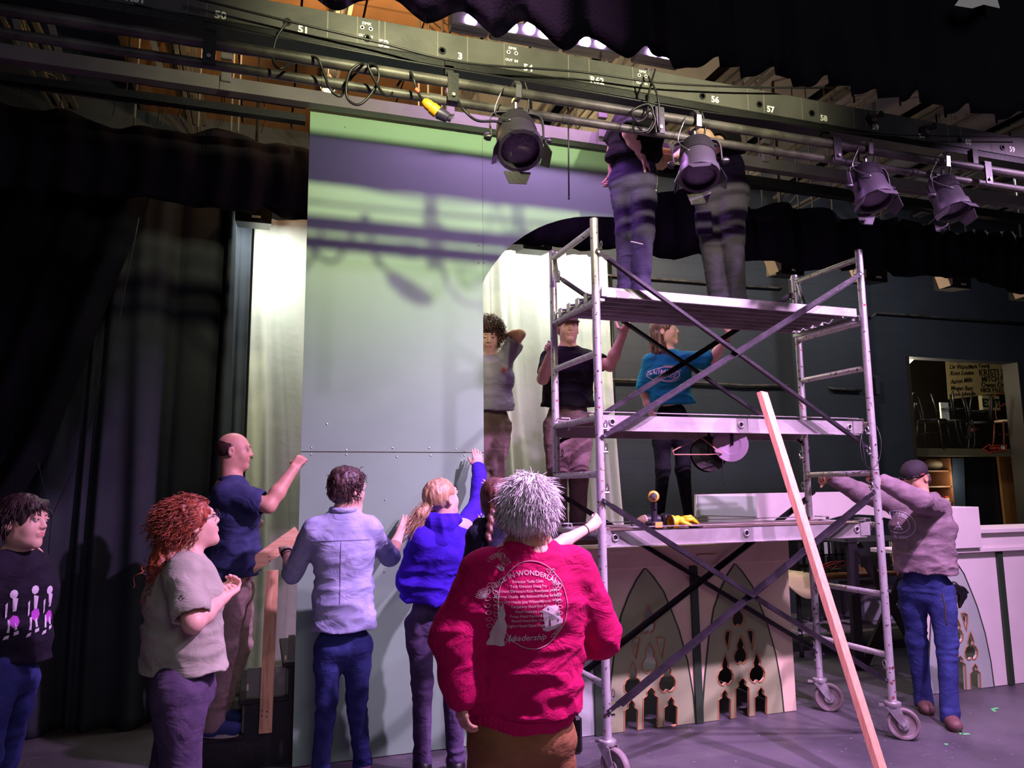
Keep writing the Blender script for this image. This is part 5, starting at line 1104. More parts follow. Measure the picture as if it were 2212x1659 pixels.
def person(key, label, J, face, skin=SK, up=(0, 0, 1), hs=1.0, shirt=None, pants=None, shoes=None, hands=(), sleeve=('short', 'short'), build=1.0, hem=None, chestdir=None, hood=False, smile=0, fat=0, neckr=.052, shirt_noise=.007, hem_up=0, hipw=1.0, legr=1.0, head_h=.0042, sleeve_loose=1.0, body_h=.006, eyes=True, sleeve_frac=.62, brow='d'):
    P = {k: np.array(at(*v), float) for k, v in J.items()}
    brow = hair_mat('dark_brow', (74, 50, 44), (54, 36, 32)) if brow == 'd' else brow
    root = thing('person', label, 'person', (P['pel'][0], P['pel'][1], min(P['aa'][2], P['ab'][2])-.09))
    for a in 'ab': P['s'+a] = P['s'+a]+(P['neck']-P['s'+a])*.13-np.array([0, 0, .022])
    sv = nrm(P['sb']-P['sa']); spine = nrm(P['neck']-P['pel']); hv = nrm(P['hb']-P['ha'])
    # side vector of the torso, perpendicular to spine
    sd = nrm(sv-spine*(sv@spine)); shw = max(np.linalg.norm(P['sb']-P['sa']), .26 if chestdir is None else .2)
    if chestdir is not None:
        cd = nrm(chestdir); cd = nrm(cd-spine*(cd@spine)); sd = nrm(np.cross(cd, spine)); sd = sd if sd@sv > 0 else -sd
    B = build; neck = P['neck']; pel = P['pel']; chest = pel+(neck-pel)*.66; waist = pel+(neck-pel)*.30
    # ------- body
    f = Field(body_h); R = hframe(face, up); f2 = Field(head_h)
    L = head_ops(f2, P['head'], R, hs, smile=smile)
    hb = L(0, -.022, -.065); f2.cap(hb, neck-spine*.02, neckr*B*.98, neckr*B*1.08, .03); nb = neck-spine*.03
    f2.cap(neck-spine*.035-sd*.06, neck-spine*.035+sd*.06, .045*B, .045*B, .05)
    V2, F2 = f2.mesh()
    f.cap(nb-spine*.03, chest, .085*B, .105*B, .05, side=sd, fl=1.25, fl2=1.3); f.cap(chest, waist, .10*B, .09*B, .05, side=sd, fl=1.3, fl2=1.2)
    for a in 'ab':
        s_, e_, w_ = P['s'+a], P['e'+a], P['w'+a]
        f.cap(s_, e_, .048*B, .039*B, .03); m1 = e_+(w_-e_)*.35; f.cap(e_, m1, .039*B, .040*B, .02); f.cap(m1, w_, .040*B, .026*B, .02)
        f.cap(s_, nb-spine*.05, .055*B, .07*B, .04)
    Vb, Fb = f.mesh(); f3 = Field(.0036); nh = 0
    for (a, nv, side, curl, spread, th) in hands:
        w_, e_ = P['w'+a], P['e'+a]; d = w_-e_
        if isinstance(a, str) and 'd'+a in P: d = P['d'+a]-w_
        f3.cap(w_-nrm(w_-e_)*.05, w_, .030*B, .026*B, .01); hand_ops(f3, w_, d, nv, side, curl, 1.0*(.94+.06*B), spread, th); nh += 1
    VV = [V2, Vb]; FF = [F2, Fb+len(V2)]; tot = len(V2)+len(Vb)
    if nh: V3, F3 = f3.mesh(); VV.append(V3); FF.append(F3+tot)
    V = np.concatenate(VV); Fc = np.concatenate(FF)
    # lips and brows are painted by face region
    cen = V2[F2].mean(1); q = (cen-P['head'])@R.T/hs; mi = np.zeros(len(Fc), int)
    lip = ((q[:, 0]/(.021+.004*smile))**2+((q[:, 2]+.0565)/.0095)**2 < 1) & (q[:, 1] > .078); mi[:len(F2)][lip] = 1
    body = mesh_obj('body', V, Fc, None, root, mats=[skin, M_LIP], mi=mi)
    if eyes:
        for qd in (-1, 1):
            MB().ball(L(qd*.031, .0845, .0085), .0115*hs, 8).build('eye', M_EYEW, root, smooth=True)
            MB().ball(L(qd*.031, .0905, .0085), .0068*hs, 6).build('iris', M_IRIS, root, smooth=True)
    if brow is not None:
        for qd in (-1, 1): MB().tube([L(qd*.014, .094, .026), L(qd*.030, .0915, .031), L(qd*.044, .082, .028)], [.0028, .0034, .0016], 6).build('eyebrow', brow, root, smooth=True)
    # ------- shirt
    sm = shirt; fs = Field(.0078); fr = 1.0+fat
    hemp = P['hem'] if 'hem' in P else pel
    dn = nrm(hemp-waist) if np.linalg.norm(hemp-waist) > .05 else -spine
    H = hemp if hem is None else np.array(at(*hem), float)
    fs.cap(neck-spine*.035, neck-spine*.06, .060*B, .07*B, .03, side=sd, fl=1.35)
    upc = neck-spine*.10; fs.cap(upc, chest, .098*B, .118*B*fr, .05, side=sd, fl=1.38, fl2=1.36)
    fs.cap(chest, waist, .118*B*fr, .116*B*fr, .05, side=sd, fl=1.36, fl2=1.30)
    fs.cap(waist, H, .116*B*fr, .124*B*fr*hipw, .05, side=sd, fl=1.30, fl2=1.32)
    for i, a in enumerate('ab'):
        s_, e_, w_ = P['s'+a], P['e'+a], P['w'+a]; kind = sleeve[i]; ls = sleeve_loose
        fs.cap(neck-spine*.050, s_, .045*B, .052*B, .045)
        fs.cap(s_-spine*.02, chest+(s_-chest)*.6, .056*B, .085*B, .05)
        if kind == 'short':
            c_ = s_+(e_-s_)*sleeve_frac; fs.cap(s_, c_, .056*B*(1+(ls-1)*.4), .062*B*ls, .035)
        elif kind == 'rolled':
            fs.cap(s_, e_, .058*B, .053*B, .035); fs.cap(e_-nrm(e_-s_)*.04, e_+nrm(w_-e_)*.015, .056*B, .055*B, .008)
        else:
            fs.cap(s_, e_, .058*B*(1+(ls-1)*.5), .056*B*ls, .035); fs.cap(e_, w_, .055*B*ls, .040*B*ls, .03); fs.cap(w_-nrm(w_-e_)*.05, w_-nrm(w_-e_)*.005, .036*B, .034*B, .006)
    # trims: neck opening, hem and sleeve ends
    nk = P['head']-neck; fs.cap(neck+nrm(nk)*.0, neck+nrm(nk)*.10, .060*B, .075*B, .006, 's')
    fs.ell(H+dn*.06, np.array([sd, np.cross(sd, dn), dn]), np.array([.5, .5, .001]), .001, 's') if 0 else None
    hv2 = dn
    Hn, Hd = H.copy(), dn.copy()
    zt = H
    def hemcut(Pt): return (Pt-zt)@Hd
    lo_, hi_ = H-np.array([.3, .3, .3]), H+np.array([.3, .3, .3])
    fs.ops.append((lambda Pt: -np.maximum(hemcut(Pt), -1.0) if 0 else -hemcut(Pt), lo_+Hd*.3, hi_+Hd*.3, 'x', .004))
    # 'x': cut away everything beyond the hem plane near the hem
    fs.ops[-1] = ((lambda Pt: -(np.maximum(-hemcut(Pt), np.sqrt(((Pt-H)**2).sum(-1))-.34))), lo_, hi_, 'i', .004)
    fs.ops[-1] = ((lambda Pt: np.maximum(-hemcut(Pt), np.sqrt(((Pt-H)**2).sum(-1))-.33)), H-.36, H+.36, 's', .005)
    for i, a in enumerate('ab'):
        if sleeve[i] == 'short':
            s_, e_ = P['s'+a], P['e'+a]; c_ = s_+(e_-s_)*sleeve_frac; dd = nrm(e_-s_)
            fs.cap(c_+dd*.075, c_+dd*.09, .078, .078, .004, 's'); fs.cap(c_-dd*.02, c_+dd*.05, .050*B*sleeve_loose, .052*B*sleeve_loose, .004, 's')
    A_ = shirt_noise; sp = spine
    def wr(Pt):
        u = Pt-pel; a1 = vnoise(np.stack([u@sd*7+u@sp*5, u@np.cross(sd, sp)*7, u@sp*13], -1), 3); a2 = vnoise(u*15, 5)
        rid = 1-np.abs(a1)*2; low = np.clip(1-(u@sp)/.5, .35, 1.3)
        a3 = vnoise(np.stack([u@sd*4+u@sp*14, u@np.cross(sd, sp)*9, u@sp*20-u@sd*9], -1), 8); return -(rid*A_*low*1.15+a2*A_*.3+(1-np.abs(a3)*2)*A_*.38)
    Vs, Fs = fs.mesh(wr)
    so = mesh_obj('shirt' if not hood else 'hooded_sweatshirt', Vs, Fs, sm, root)
    # ------- trousers
    fp = Field(.0085); hc = (P['ha']+P['hb'])/2; top = pel+(waist-pel)*.25
    hside = nrm(hv-spine*(hv@spine)); G = legr
    fp.cap(top, hc-spine*.02, .100*B*G, .108*B*G, .04, side=hside, fl=1.22, fl2=1.2)
    for a in 'ab':
        h_, k_, n_ = P['h'+a], P['k'+a], P['a'+a]; o = nrm(h_-hc)*.008; h_ = h_+o
        fp.cap(h_-spine*.03, h_+(k_-h_)*.4, .084*B*G, .076*B*G, .05); fp.cap(h_+(k_-h_)*.4, k_, .076*B*G, .060*B*G, .03); fp.cap(k_, n_, .061*B*G, (.050 if pants[1] != 'slim' else .036)*B*G, .02)
        fp.cap(n_, n_-np.array([0, 0, .03]), (.052 if pants[1] != 'slim' else .036)*B*G, (.054 if pants[1] != 'slim' else .036)*B*G, .01)
        fp.cap(n_-np.array([0, 0, .13]), n_-np.array([0, 0, .16]), .09, .09, .004, 's')
    bk = np.cross(hside, spine); 
    def wr2(Pt):
        z = Pt[..., 2]; a1 = vnoise(np.stack([Pt[..., 0]*9, Pt[..., 1]*9, z*22], -1), 9); rid = 1-np.abs(a1)*2
        kz = (P['ka'][2]+P['kb'][2])/2; az = (P['aa'][2]+P['ab'][2])/2
        wt = .3+np.exp(-((z-kz)/.10)**2)+.9*np.exp(-((z-az)/.12)**2)+.6*np.exp(-((z-P['ha'][2])/.1)**2)
        return -(rid*.006*wt+.0015*vnoise(Pt*30, 7))*(0.35 if pants[1] == 'slim' else 1)
    Vp, Fp = fp.mesh(wr2)
    mesh_obj('trousers', Vp, Fp, pants[0], root)
    # ------- shoes
    if shoes:
        for a in 'ab':
            n_ = P['a'+a]; sole = n_-np.array([0, 0, .082]); fd = nrm(np.array(shoes[1])*np.array([1, 1, 0])); 
            fo = Field(.0055); fo.cap(n_-np.array([0, 0, .02]), n_-np.array([0, 0, .045]), .042, .044, .02)
            fo.cap(sole+(0, 0, .035)-fd*.03, sole+(0, 0, .035)+fd*.13, .038, .036, .03, side=np.cross(fd, (0, 0, 1)), fl=1.05, fl2=1.2)
            fo.cap(sole+(0, 0, .05), sole+(0, 0, .032)+fd*.10, .045, .034, .03); fo.half(sole, (0, 0, -1)); Vf, Ff = fo.mesh()
            sh = mesh_obj('shoe', Vf, Ff, shoes[0], root)
            ol = [(sole-fd*.062+np.cross(fd, (0, 0, 1))*q*.03) for q in (-1, 1)]; sd3 = np.cross(fd, (0, 0, 1))
            pts = [sole+fd*math.cos(t)*(.105 if math.cos(t) > 0 else .105)+fd*.048+sd3*math.sin(t)*(.047 if math.cos(t) > -.2 else .040) for t in np.linspace(0, 2*PI, 24, endpoint=False)]
            mb = MB(); mb.add([p-np.array([0, 0, .004]) for p in pts]+[p+np.array([0, 0, .016]) for p in pts], [tuple(range(24))[::-1], tuple(range(24, 48))]+[(i, (i+1) % 24, 24+(i+1) % 24, 24+i) for i in range(24)]); mb.build('sole', shoes[2], sh, smooth='auto')
    return root, P, R, L, sd, spine
# ================================================================ the people
JO = {
'boy': dict(head=(50, 1129, 4.05), neck=(42, 1188, 4.1), sa=(-10, 1215, 4.0), sb=(75, 1207, 4.2), ea=(-45, 1320, 4.0), wa=(-60, 1420, 4.0), eb=(50, 1310, 4.45), wb=(5, 1390, 4.5), pel=(22, 1440, 4.1), ha=(-5, 1450, 4.0), hb=(45, 1450, 4.2), ka=(-30, 1640, 3.95), kb=(10, 1635, 4.2), aa=(-70, 1800, 3.95), ab=(-20, 1790, 4.2)),
'redhair': dict(head=(414, 1131, 3.55), neck=(398, 1195, 3.55), sb=(393, 1229, 3.4), sa=(408, 1222, 3.75), eb=(417, 1345, 3.3), wb=(478, 1294, 3.45), ea=(440, 1330, 3.75), wa=(472, 1284, 3.6), pel=(393, 1462, 3.55), hb=(385, 1480, 3.45), ha=(405, 1480, 3.68), kb=(392, 1670, 3.45), ka=(362, 1665, 3.72), ab=(372, 1860, 3.45), aa=(335, 1840, 3.72)),
'bald': dict(head=(507, 975, 5.1), neck=(500, 1034, 5.1), sb=(487, 1061, 4.92), sa=(512, 1055, 5.3), eb=(580, 1092, 4.85), wb=(634, 1014, 4.92), ea=(520, 1160, 5.45), wa=(560, 1130, 5.5), pel=(502, 1255, 5.15), hb=(497, 1270, 5.05), ha=(510, 1270, 5.25), kb=(487, 1392, 5.05), ka=(520, 1392, 5.3), ab=(460, 1558, 5.05), aa=(476, 1532, 5.28)),
'denim': dict(head=(752, 1057, 4.4), neck=(742, 1105, 4.4), sa=(668, 1138, 4.4), sb=(805, 1136, 4.4), ea=(632, 1240, 4.55), wa=(619, 1190, 4.75), eb=(842, 1204, 4.6), wb=(866, 1148, 4.85), pel=(743, 1370, 4.45), ha=(712, 1385, 4.45), hb=(772, 1385, 4.45), ka=(706, 1517, 4.5), kb=(770, 1517, 4.5), aa=(693, 1650, 4.6), ab=(783, 1648, 4.6)),
'blonde': dict(head=(955, 1077, 4.3), neck=(953, 1120, 4.3), sa=(905, 1160, 4.25), sb=(1005, 1142, 4.35), ea=(880, 1255, 4.35), wa=(890, 1200, 4.6), eb=(1036, 1085, 4.55), wb=(1034, 1012, 4.8), pel=(935, 1325, 4.4), ha=(908, 1340, 4.4), hb=(962, 1340, 4.4), ka=(912, 1470, 4.4), kb=(975, 1470, 4.45), aa=(912, 1640, 4.45), ab=(985, 1640, 4.5)),
'navy': dict(head=(1075, 1083, 3.75), neck=(1075, 1130, 3.75), sa=(1030, 1150, 3.75), sb=(1130, 1150, 3.75), ea=(1020, 1260, 3.8), wa=(1060, 1270, 4.1), eb=(1190, 1185, 3.9), wb=(1276, 1138, 4.02), pel=(1080, 1370, 3.8), ha=(1055, 1385, 3.8), hb=(1110, 1385, 3.8), ka=(1055, 1550, 3.8), kb=(1110, 1550, 3.8), aa=(1055, 1700, 3.85), ab=(1110, 1700, 3.85)),
'white': dict(head=(1146, 1100, 2.7), neck=(1143, 1175, 2.7), sa=(1034, 1225, 2.7), sb=(1250, 1222, 2.7), ea=(985, 1375, 2.7), wa=(994, 1492, 2.66), eb=(1290, 1365, 2.75), wb=(1215, 1400, 2.98), pel=(1128, 1540, 2.75), ha=(1080, 1570, 2.75), hb=(1176, 1570, 2.75), ka=(1070, 1790, 2.8), kb=(1185, 1790, 2.8), aa=(1065, 2020, 2.8), ab=(1190, 2020, 2.8)),
'curly': dict(head=(1056, 728, 5.55), neck=(1060, 768, 5.55), sa=(1022, 785, 5.55), sb=(1092, 778, 5.55), eb=(1124, 722, 5.45), wb=(1088, 728, 5.6), ea=(1015, 860, 5.5), wa=(1020, 930, 5.4), pel=(1062, 905, 5.6), ha=(1045, 915, 5.6), hb=(1080, 915, 5.6), ka=(1045, 1010, 5.6), kb=(1075, 1010, 5.55), aa=(1045, 1132, 5.6), ab=(1072, 1132, 5.6)),
'cap': dict(head=(1227, 711, 5.3), neck=(1227, 752, 5.3), sa=(1183, 770, 5.3), sb=(1272, 770, 5.3), ea=(1173, 818, 5.15), wa=(1186, 772, 4.92), eb=(1317, 790, 5.1), wb=(1345, 725, 4.98), pel=(1227, 902, 5.35), ha=(1205, 915, 5.35), hb=(1250, 915, 5.35), ka=(1203, 1020, 5.3), kb=(1250, 1020, 5.3), aa=(1208, 1132, 5.35), ab=(1248, 1133, 5.35)),
'teal': dict(head=(1436, 717, 5.3), neck=(1441, 757, 5.3), sa=(1402, 778, 5.35), sb=(1488, 774, 5.25), ea=(1392, 848, 5.4), wa=(1417, 915, 5.35), eb=(1538, 778, 5.15), wb=(1572, 727, 5.0), pel=(1452, 905, 5.35), ha=(1430, 915, 5.4), hb=(1475, 915, 5.3), ka=(1432, 1012, 5.35), kb=(1475, 1015, 5.3), aa=(1424, 1122, 5.4), ab=(1488, 1124, 5.35)),
'topleft': dict(head=(1395, 196, 4.3), neck=(1380, 238, 4.38), sa=(1345, 252, 4.5), sb=(1402, 254, 4.3), eb=(1358, 288, 4.25), wb=(1385, 335, 4.3), ea=(1325, 310, 4.6), wa=(1322, 365, 4.6), pel=(1368, 372, 4.45), ha=(1348, 385, 4.5), hb=(1388, 388, 4.4), ka=(1352, 500, 4.5), kb=(1390, 505, 4.4), aa=(1352, 631, 4.5), ab=(1385, 630, 4.4)),
'topright': dict(head=(1520, 218, 4.3), neck=(1538, 256, 4.38), sa=(1510, 278, 4.55), sb=(1568, 278, 4.35), eb=(1545, 318, 4.25), wb=(1488, 252, 4.3), ea=(1495, 320, 4.6), wa=(1452, 345, 4.6), pel=(1560, 375, 4.45), ha=(1537, 400, 4.5), hb=(1578, 402, 4.4), ka=(1535, 510, 4.5), kb=(1582, 520, 4.4), aa=(1552, 646, 4.5), ab=(1590, 648, 4.45)),
'hoodie': dict(head=(1977, 1033, 4.45), neck=(1990, 1075, 4.4), sa=(1935, 1085, 4.55), sb=(2033, 1093, 4.3), ea=(1858, 1065, 4.75), wa=(1800, 1034, 4.75), eb=(1962, 1080, 3.98), wb=(1895, 1032, 4.15), pel=(2000, 1255, 4.4), ha=(1972, 1268, 4.5), hb=(2028, 1270, 4.35), ka=(1980, 1385, 4.55), kb=(2045, 1388, 4.3), aa=(1995, 1508, 4.6), ab=(2052, 1540, 4.25))}
MJ = {'denim_blue': cloth_mat('denim_blue', (58, 66, 128), rgb2=(42, 48, 104), bs=400, vs=9)}
WHITE_SOLE = mat('white_sole', (196, 186, 184), .6); DARK_SOLE = mat('dark_sole', (40, 34, 36), .6)
def sdfhair(name, L, R, ops, m, root, h=.0048, namp=.004, st=(40, 40, 7), seed=1, nf=None):
    f = Field(h)
    for o in ops:
        if o[0] == 'e': f.ell(L(*o[1]), R, np.array(o[2]), o[3] if len(o) > 3 else .015, o[4] if len(o) > 4 else 'u')
        else: f.cap(L(*o[1]), L(*o[2]), o[3], o[4], o[5] if len(o) > 5 else .015, o[6] if len(o) > 6 else 'u')
    c = L(0, 0, 0)
    def wr(P): q = (P-c)@R.T; return -namp*(vnoise(q*np.array(st), seed)+.5*vnoise(q*np.array(st)*2.1, seed+1))
    V, F = f.mesh(nf or wr); return V, F
def addhair(name, parts, m, root):
    V = []; F4 = []; n = 0
    for v, f in parts:
        V.append(v); F4.append(np.asarray(f)+n); n += len(v)
    return mesh_obj(name, np.concatenate(V), np.concatenate(F4), m, root)
FACECUT = [('e', (0, .095, -.045), (.064, .062, .088), .012, 's')]
def SHORT(t=.010, back=-.055): return [('e', (0, -.016, .036), (.078+t, .098+t, .086+t)), ('e', (0, -.045, -.02), (.066+t*.8, .062+t, .06)), ('e', (0, .105, -.02), (.085, .064, .085), .010, 's'), ('e', (.085, .01, -.035), (.03, .03, .045), .01, 's'), ('e', (-.085, .01, -.035), (.03, .03, .045), .01, 's'), ('e', (0, .0, -.125), (.12, .14, .05), .012, 's')]

# -- boy at the far left
r, P, R, L, sd, sp = person('boy', 'young person in a black band T-shirt leaning in at the far left edge', JO['boy'], (.72, -.30, .04), shirt=cloth_mat('black_tee', (34, 28, 44), rgb2=(26, 22, 34)), pants=(MJ['denim_blue'], 'reg'), shoes=(M_BLKP, (1, -.3, 0), DARK_SOLE), hands=[('a', (0, 1, 0), 1, .4, .1, .6)], sleeve=('short', 'short'), build=.98, hem=(22, 1428, 4.1), chestdir=(.55, -.8, 0), neckr=.05, up=(.15, 0, 1), legr=.95)
hm = hair_mat('dark_brown_hair', (62, 42, 44), (34, 22, 26))
V, F = sdfhair('hair', L, R, SHORT(.016)+[('c', (-.05, .06, .085), (.06, .075, .055), .022, .016)], hm, r)
Q, D = hair_pts(L, R, 420, 2, -.03, test=lambda x, y, z: z > .0 or y < -.02); fl = (L(.3, .35, -.6)-L(0, 0, 0)); S = strands(Q, D*.3+nrm(fl)*.8, .07, .0035, hm, '', r, droop=.5, jit=.15, seed=3)
addhair('hair', [(V, F), S], hm, r)
# printed band picture on the tee: four standing figures in pale ink
def shirt_print(root, P0, ux, uz, n, items):
    """flat ink shapes laid on the shirt front; each is a thin raised print following the cloth by ray cast"""
    sh = [o for o in root.children if o.name.split('.')[0] in ('shirt', 'hooded_sweatshirt')][0]
    dg = None; from mathutils.bvhtree import BVHTree
    bv = BVHTree.FromPolygons([v.co+world_loc(root) for v in sh.data.vertices], [tuple(p.vertices) for p in sh.data.polygons])
    ux, uz, n = Vector([float(t) for t in nrm(ux)]), Vector([float(t) for t in nrm(uz)]), Vector([float(t) for t in nrm(n)]); P0 = Vector([float(t) for t in P0]); off = world_loc(root)
    def proj(a, b, lift=.0025):
        o = P0+ux*a+uz*b+n*.5; h = bv.ray_cast(o, -n, 1.2)
        return (h[0]+n*lift) if h[0] is not None else None
    for kind, name, m, dat in items:
        mb = MB()
        if kind == 'line':
            for ln, w_ in dat:
                pts = [proj(a, b) for a, b in ln]; pts = [p for p in pts if p is not None]
                if len(pts) > 1: mb.tube(pts, w_, 4)
        elif kind == 'poly':
            for pl in dat:
                cx = sum(p[0] for p in pl)/len(pl); cy = sum(p[1] for p in pl)/len(pl); q = [proj(a, b, .003) for a, b in pl]; c0 = proj(cx, cy, .004)
                md = [proj((a+cx)/2, (b+cy)/2, .0035) for a, b in pl]
                if c0 is None or any(t is None for t in q) or any(t is None for t in md): continue
                k = len(q); mb.add(q+md+[c0], [(i, (i+1) % k, k+(i+1) % k, k+i) for i in range(k)]+[(k+i, k+(i+1) % k, 2*k) for i in range(k)])
        elif kind == 'text':
            for s, a, b, size, al, shear, arc in dat:
                cu = bpy.data.curves.new('tmp', 'FONT'); cu.body = s; cu.size = size; cu.align_x = al; cu.offset = size*.006; cu.resolution_u = 2; cu.shear = shear
                to = bpy.data.objects.new('tmp', cu); C.objects.link(to); me = bpy.data.meshes.new_from_object(to.evaluated_get(bpy.context.evaluated_depsgraph_get())); bpy.data.objects.remove(to)
                vs = []; ok = True
                for v in me.vertices:
                    x, y = v.co.x, v.co.y
                    if arc: an = x/arc; rr = arc+y; X, Y = a+rr*math.sin(an), b+rr*math.cos(an)-arc
                    else: X, Y = a+x, b+y
                    p = proj(X, Y, .003); vs.append(p)
                good = [p is not None for p in vs]; 
                vs = [p if p is not None else Vector((0, 0, 0)) for p in vs]
                fs = [tuple(p.vertices) for p in me.polygons if all(good[i] for i in p.vertices)]
                if fs: mb.add(vs, fs)
        if mb.v:
            used = sorted({i for f in mb.f for i in f}); mp = {j: i for i, j in enumerate(used)}; mb.v = [mb.v[j] for j in used]; mb.f = [tuple(mp[i] for i in f) for f in mb.f]
            me_o = mb.build(name, m, root); sh.name = sh.name
            me_o.parent = sh; me_o.location = Vector((0, 0, 0)); 
INK = mat('pale_ink', (222, 206, 226), .7); INKV = mat('violet_ink', (186, 70, 196), .7)
fx = nrm((.82, .57, 0)); nn = np.array([.57, -.82, 0])
P0 = P['pel']+(P['neck']-P['pel'])*.52+nn*.05
fig = []; vio = []
for i, a in enumerate((-.13, -.055, .03, .10)):
    fig.append([(a+.016*math.cos(t), .075+.02*math.sin(t)-.01*(i % 2)) for t in np.linspace(0, 6.28, 9)[:-1]])
    fig.append([(a-.004, .052), (a+.018, .045), (a+.016, -.01), (a+.004, -.012)]); fig.append([(a-.012, -.045), (a-.002, -.045), (a-.004, -.10), (a-.014, -.10)]); fig.append([(a+.008, -.045), (a+.018, -.045), (a+.024, -.09), (a+.014, -.092)]); fig.append([(a-.02, -.115), (a-.004, -.11), (a-.006, -.125), (a-.026, -.13)]); fig.append([(a+.012, -.10), (a+.03, -.095), (a+.03, -.11), (a+.012, -.115)])
    fig.append([(a-.026, .02), (a-.018, .03), (a-.014, -.03), (a-.02, -.04)]); vio.append([(a+.02*math.cos(t)+.012, -.035+.028*math.sin(t)-.02*(i % 2)) for t in np.linspace(0, 6.28, 8)[:-1]])
shirt_print(r, P0, fx, (0, 0, 1), nn, [('poly', 'figure_print', INK, fig), ('poly', 'violet_print', INKV, vio)])

# -- red-haired woman
MSG = cloth_mat('sage_grey_tee', (176, 172, 158), rgb2=(160, 158, 142)); MPJ = cloth_mat('plum_jeans', (88, 72, 100), rgb2=(70, 58, 84))
r, P, R, L, sd, sp = person('redhair', 'woman with curly red ponytail and glasses in a sage grey T-shirt', JO['redhair'], (.86, .30, .30), shirt=MSG, pants=(MPJ, 'slim'), shoes=(M_BLKP, (.7, .7, 0), DARK_SOLE), hands=[('b', (.2, .4, .9), -1, .75, .05, .7), ('a', (.2, .2, -.9), -1, .6, .05, .6)], sleeve=('short', 'short'), sleeve_loose=1.22, build=1.02, hem=(396, 1442, 3.56), chestdir=(.75, .6, 0), fat=.10, hipw=1.12, legr=1.18, sleeve_frac=.72)
hm = hair_mat('copper_hair', (172, 84, 52), (110, 44, 32), (45, 45, 9))
V, F = sdfhair('hair', L, R, [('e', (0, -.022, .03), (.094, .106, .096)), ('c', (0, -.07, .0), (0, -.10, -.05), .075, .05, .03), ('c', (0, -.10, -.05), (0, -.15, -.13), .035, .06, .02), ('c', (0, -.15, -.13), (.0, -.16, -.26), .062, .050, .03), ('c', (0, -.16, -.26), (0, -.15, -.34), .048, .03, .03)]+FACECUT, hm, r, namp=.009, st=(55, 55, 30))
Q, D = hair_pts(L, R, 500, 5, -.06, ex=1.1); S1 = strands(Q, D*.25+nrm(L(0, -1, -.35)-L(0, 0, 0))*.9, .07, .0028, hm, '', r, curl=.008, droop=.4, jit=.2, seed=4)
rs = np.random.RandomState(9); T = np.array([L(rs.randn()*.028, -.145+rs.randn()*.028, -.09-.26*rs.rand()) for _ in range(420)]); S2 = strands(T, rs.randn(420, 3)*.5+[-.2, 0, -.7], .08, .0038, hm, '', r, seg=7, curl=.014, droop=.8, seed=5)
addhair('hair', [(V, F), S1, S2], hm, r)
MF = mat('spectacle_frame', (34, 26, 34), .4); g = MB()
for q in (-1, 1):
    g.tube([L(q*.033+.024*math.cos(t), .108-abs(math.cos(t))*.002, .008+.018*math.sin(t)) for t in np.linspace(0, 2*PI, 18)], .0018, 5, caps=False)
    g.tube([L(q*.057, .104, .014), L(q*.078, .06, .010), L(q*.082, -.005, .006)], .0016, 5)
g.tube([L(-.009, .112, .012), L(.009, .112, .012)], .0016, 5); g.build('glasses', MF, r, smooth=True)

# -- balding man on the steps
r, P, R, L, sd, sp = person('bald', 'balding man in a navy blue T-shirt standing on the steps reaching for the flat edge', JO['bald'], (.93, -.10, .0), skin=SK2, shirt=cloth_mat('navy_tee', (62, 66, 108), rgb2=(50, 54, 92)), pants=(cloth_mat('taupe_trousers', (178, 150, 146), rgb2=(160, 132, 130)), 'reg'), shoes=(mat('blue_trainer', (44, 60, 120), .7), (1, -.25, 0), WHITE_SOLE), hands=[('b', (.3, .9, -.1), 1, .95, .05, .7)], sleeve=('short', 'short'), sleeve_loose=1.15, build=1.16, hem=(502, 1236, 5.15), chestdir=(.9, .25, 0), fat=.14, neckr=.056, sleeve_frac=.74, shirt_noise=.008)
hm = hair_mat('cropped_brown_hair', (78, 54, 46), (50, 36, 34), (80, 80, 40))
V, F = sdfhair('hair', L, R, [('e', (0, -.020, .022), (.0795, .098, .078)), ('e', (0, .07, .06), (.10, .115, .10), .012, 's'), ('e', (0, .09, -.03), (.09, .07, .10), .01, 's'), ('e', (0, 0, -.12), (.12, .14, .06), .01, 's')], hm, r, namp=.002)
addhair('hair', [(V, F)], hm, r); MB().tube([L(-.022, .103, -.043), L(0, .107, -.040), L(.022, .103, -.043)], [.004, .006, .004], 6).build('moustache', hm, r, smooth=True)

# -- denim shirt
MDS = cloth_mat('washed_denim_shirt', (176, 178, 214), rgb2=(156, 160, 200), bs=350)
JO['denim'] = dict(JO['denim'], db=(884, 1112, 4.96), da=(612, 1176, 4.88))
r, P, R, L, sd, sp = person('denim', 'young man seen from behind in a pale denim shirt and jeans holding the rail', JO['denim'], (.88, .50, .02), shirt=MDS, pants=(MJ['denim_blue'], 'reg'), shoes=(mat('plum_trainer', (96, 62, 96), .7), (.1, 1, 0), WHITE_SOLE), hands=[('b', (0, 1, 0), -1, .06, .5, .8), ('a', (.2, -.35, -.9), -1, .95, .0, .7)], sleeve=('rolled', 'rolled'), build=1.0, hem=(745, 1352, 4.44), chestdir=(.1, 1, 0), hipw=1.06, shirt_noise=.010, legr=.92)
hm = hair_mat('wavy_dark_brown_hair', (84, 56, 52), (48, 32, 34), (40, 40, 22))
V, F = sdfhair('hair', L, R, SHORT(.014), hm, r, namp=.005, st=(45, 45, 25))
Q, D = hair_pts(L, R, 600, 7, -.05, test=lambda x, y, z: y < .05 or z > .07); S = strands(Q, D*.22+nrm(L(.3, .5, -.7)-L(0, 0, 0))*.6, .040, .0040, hm, '', r, curl=.006, droop=.5, jit=.22, seed=8)
addhair('hair', [(V, F), S], hm, r)
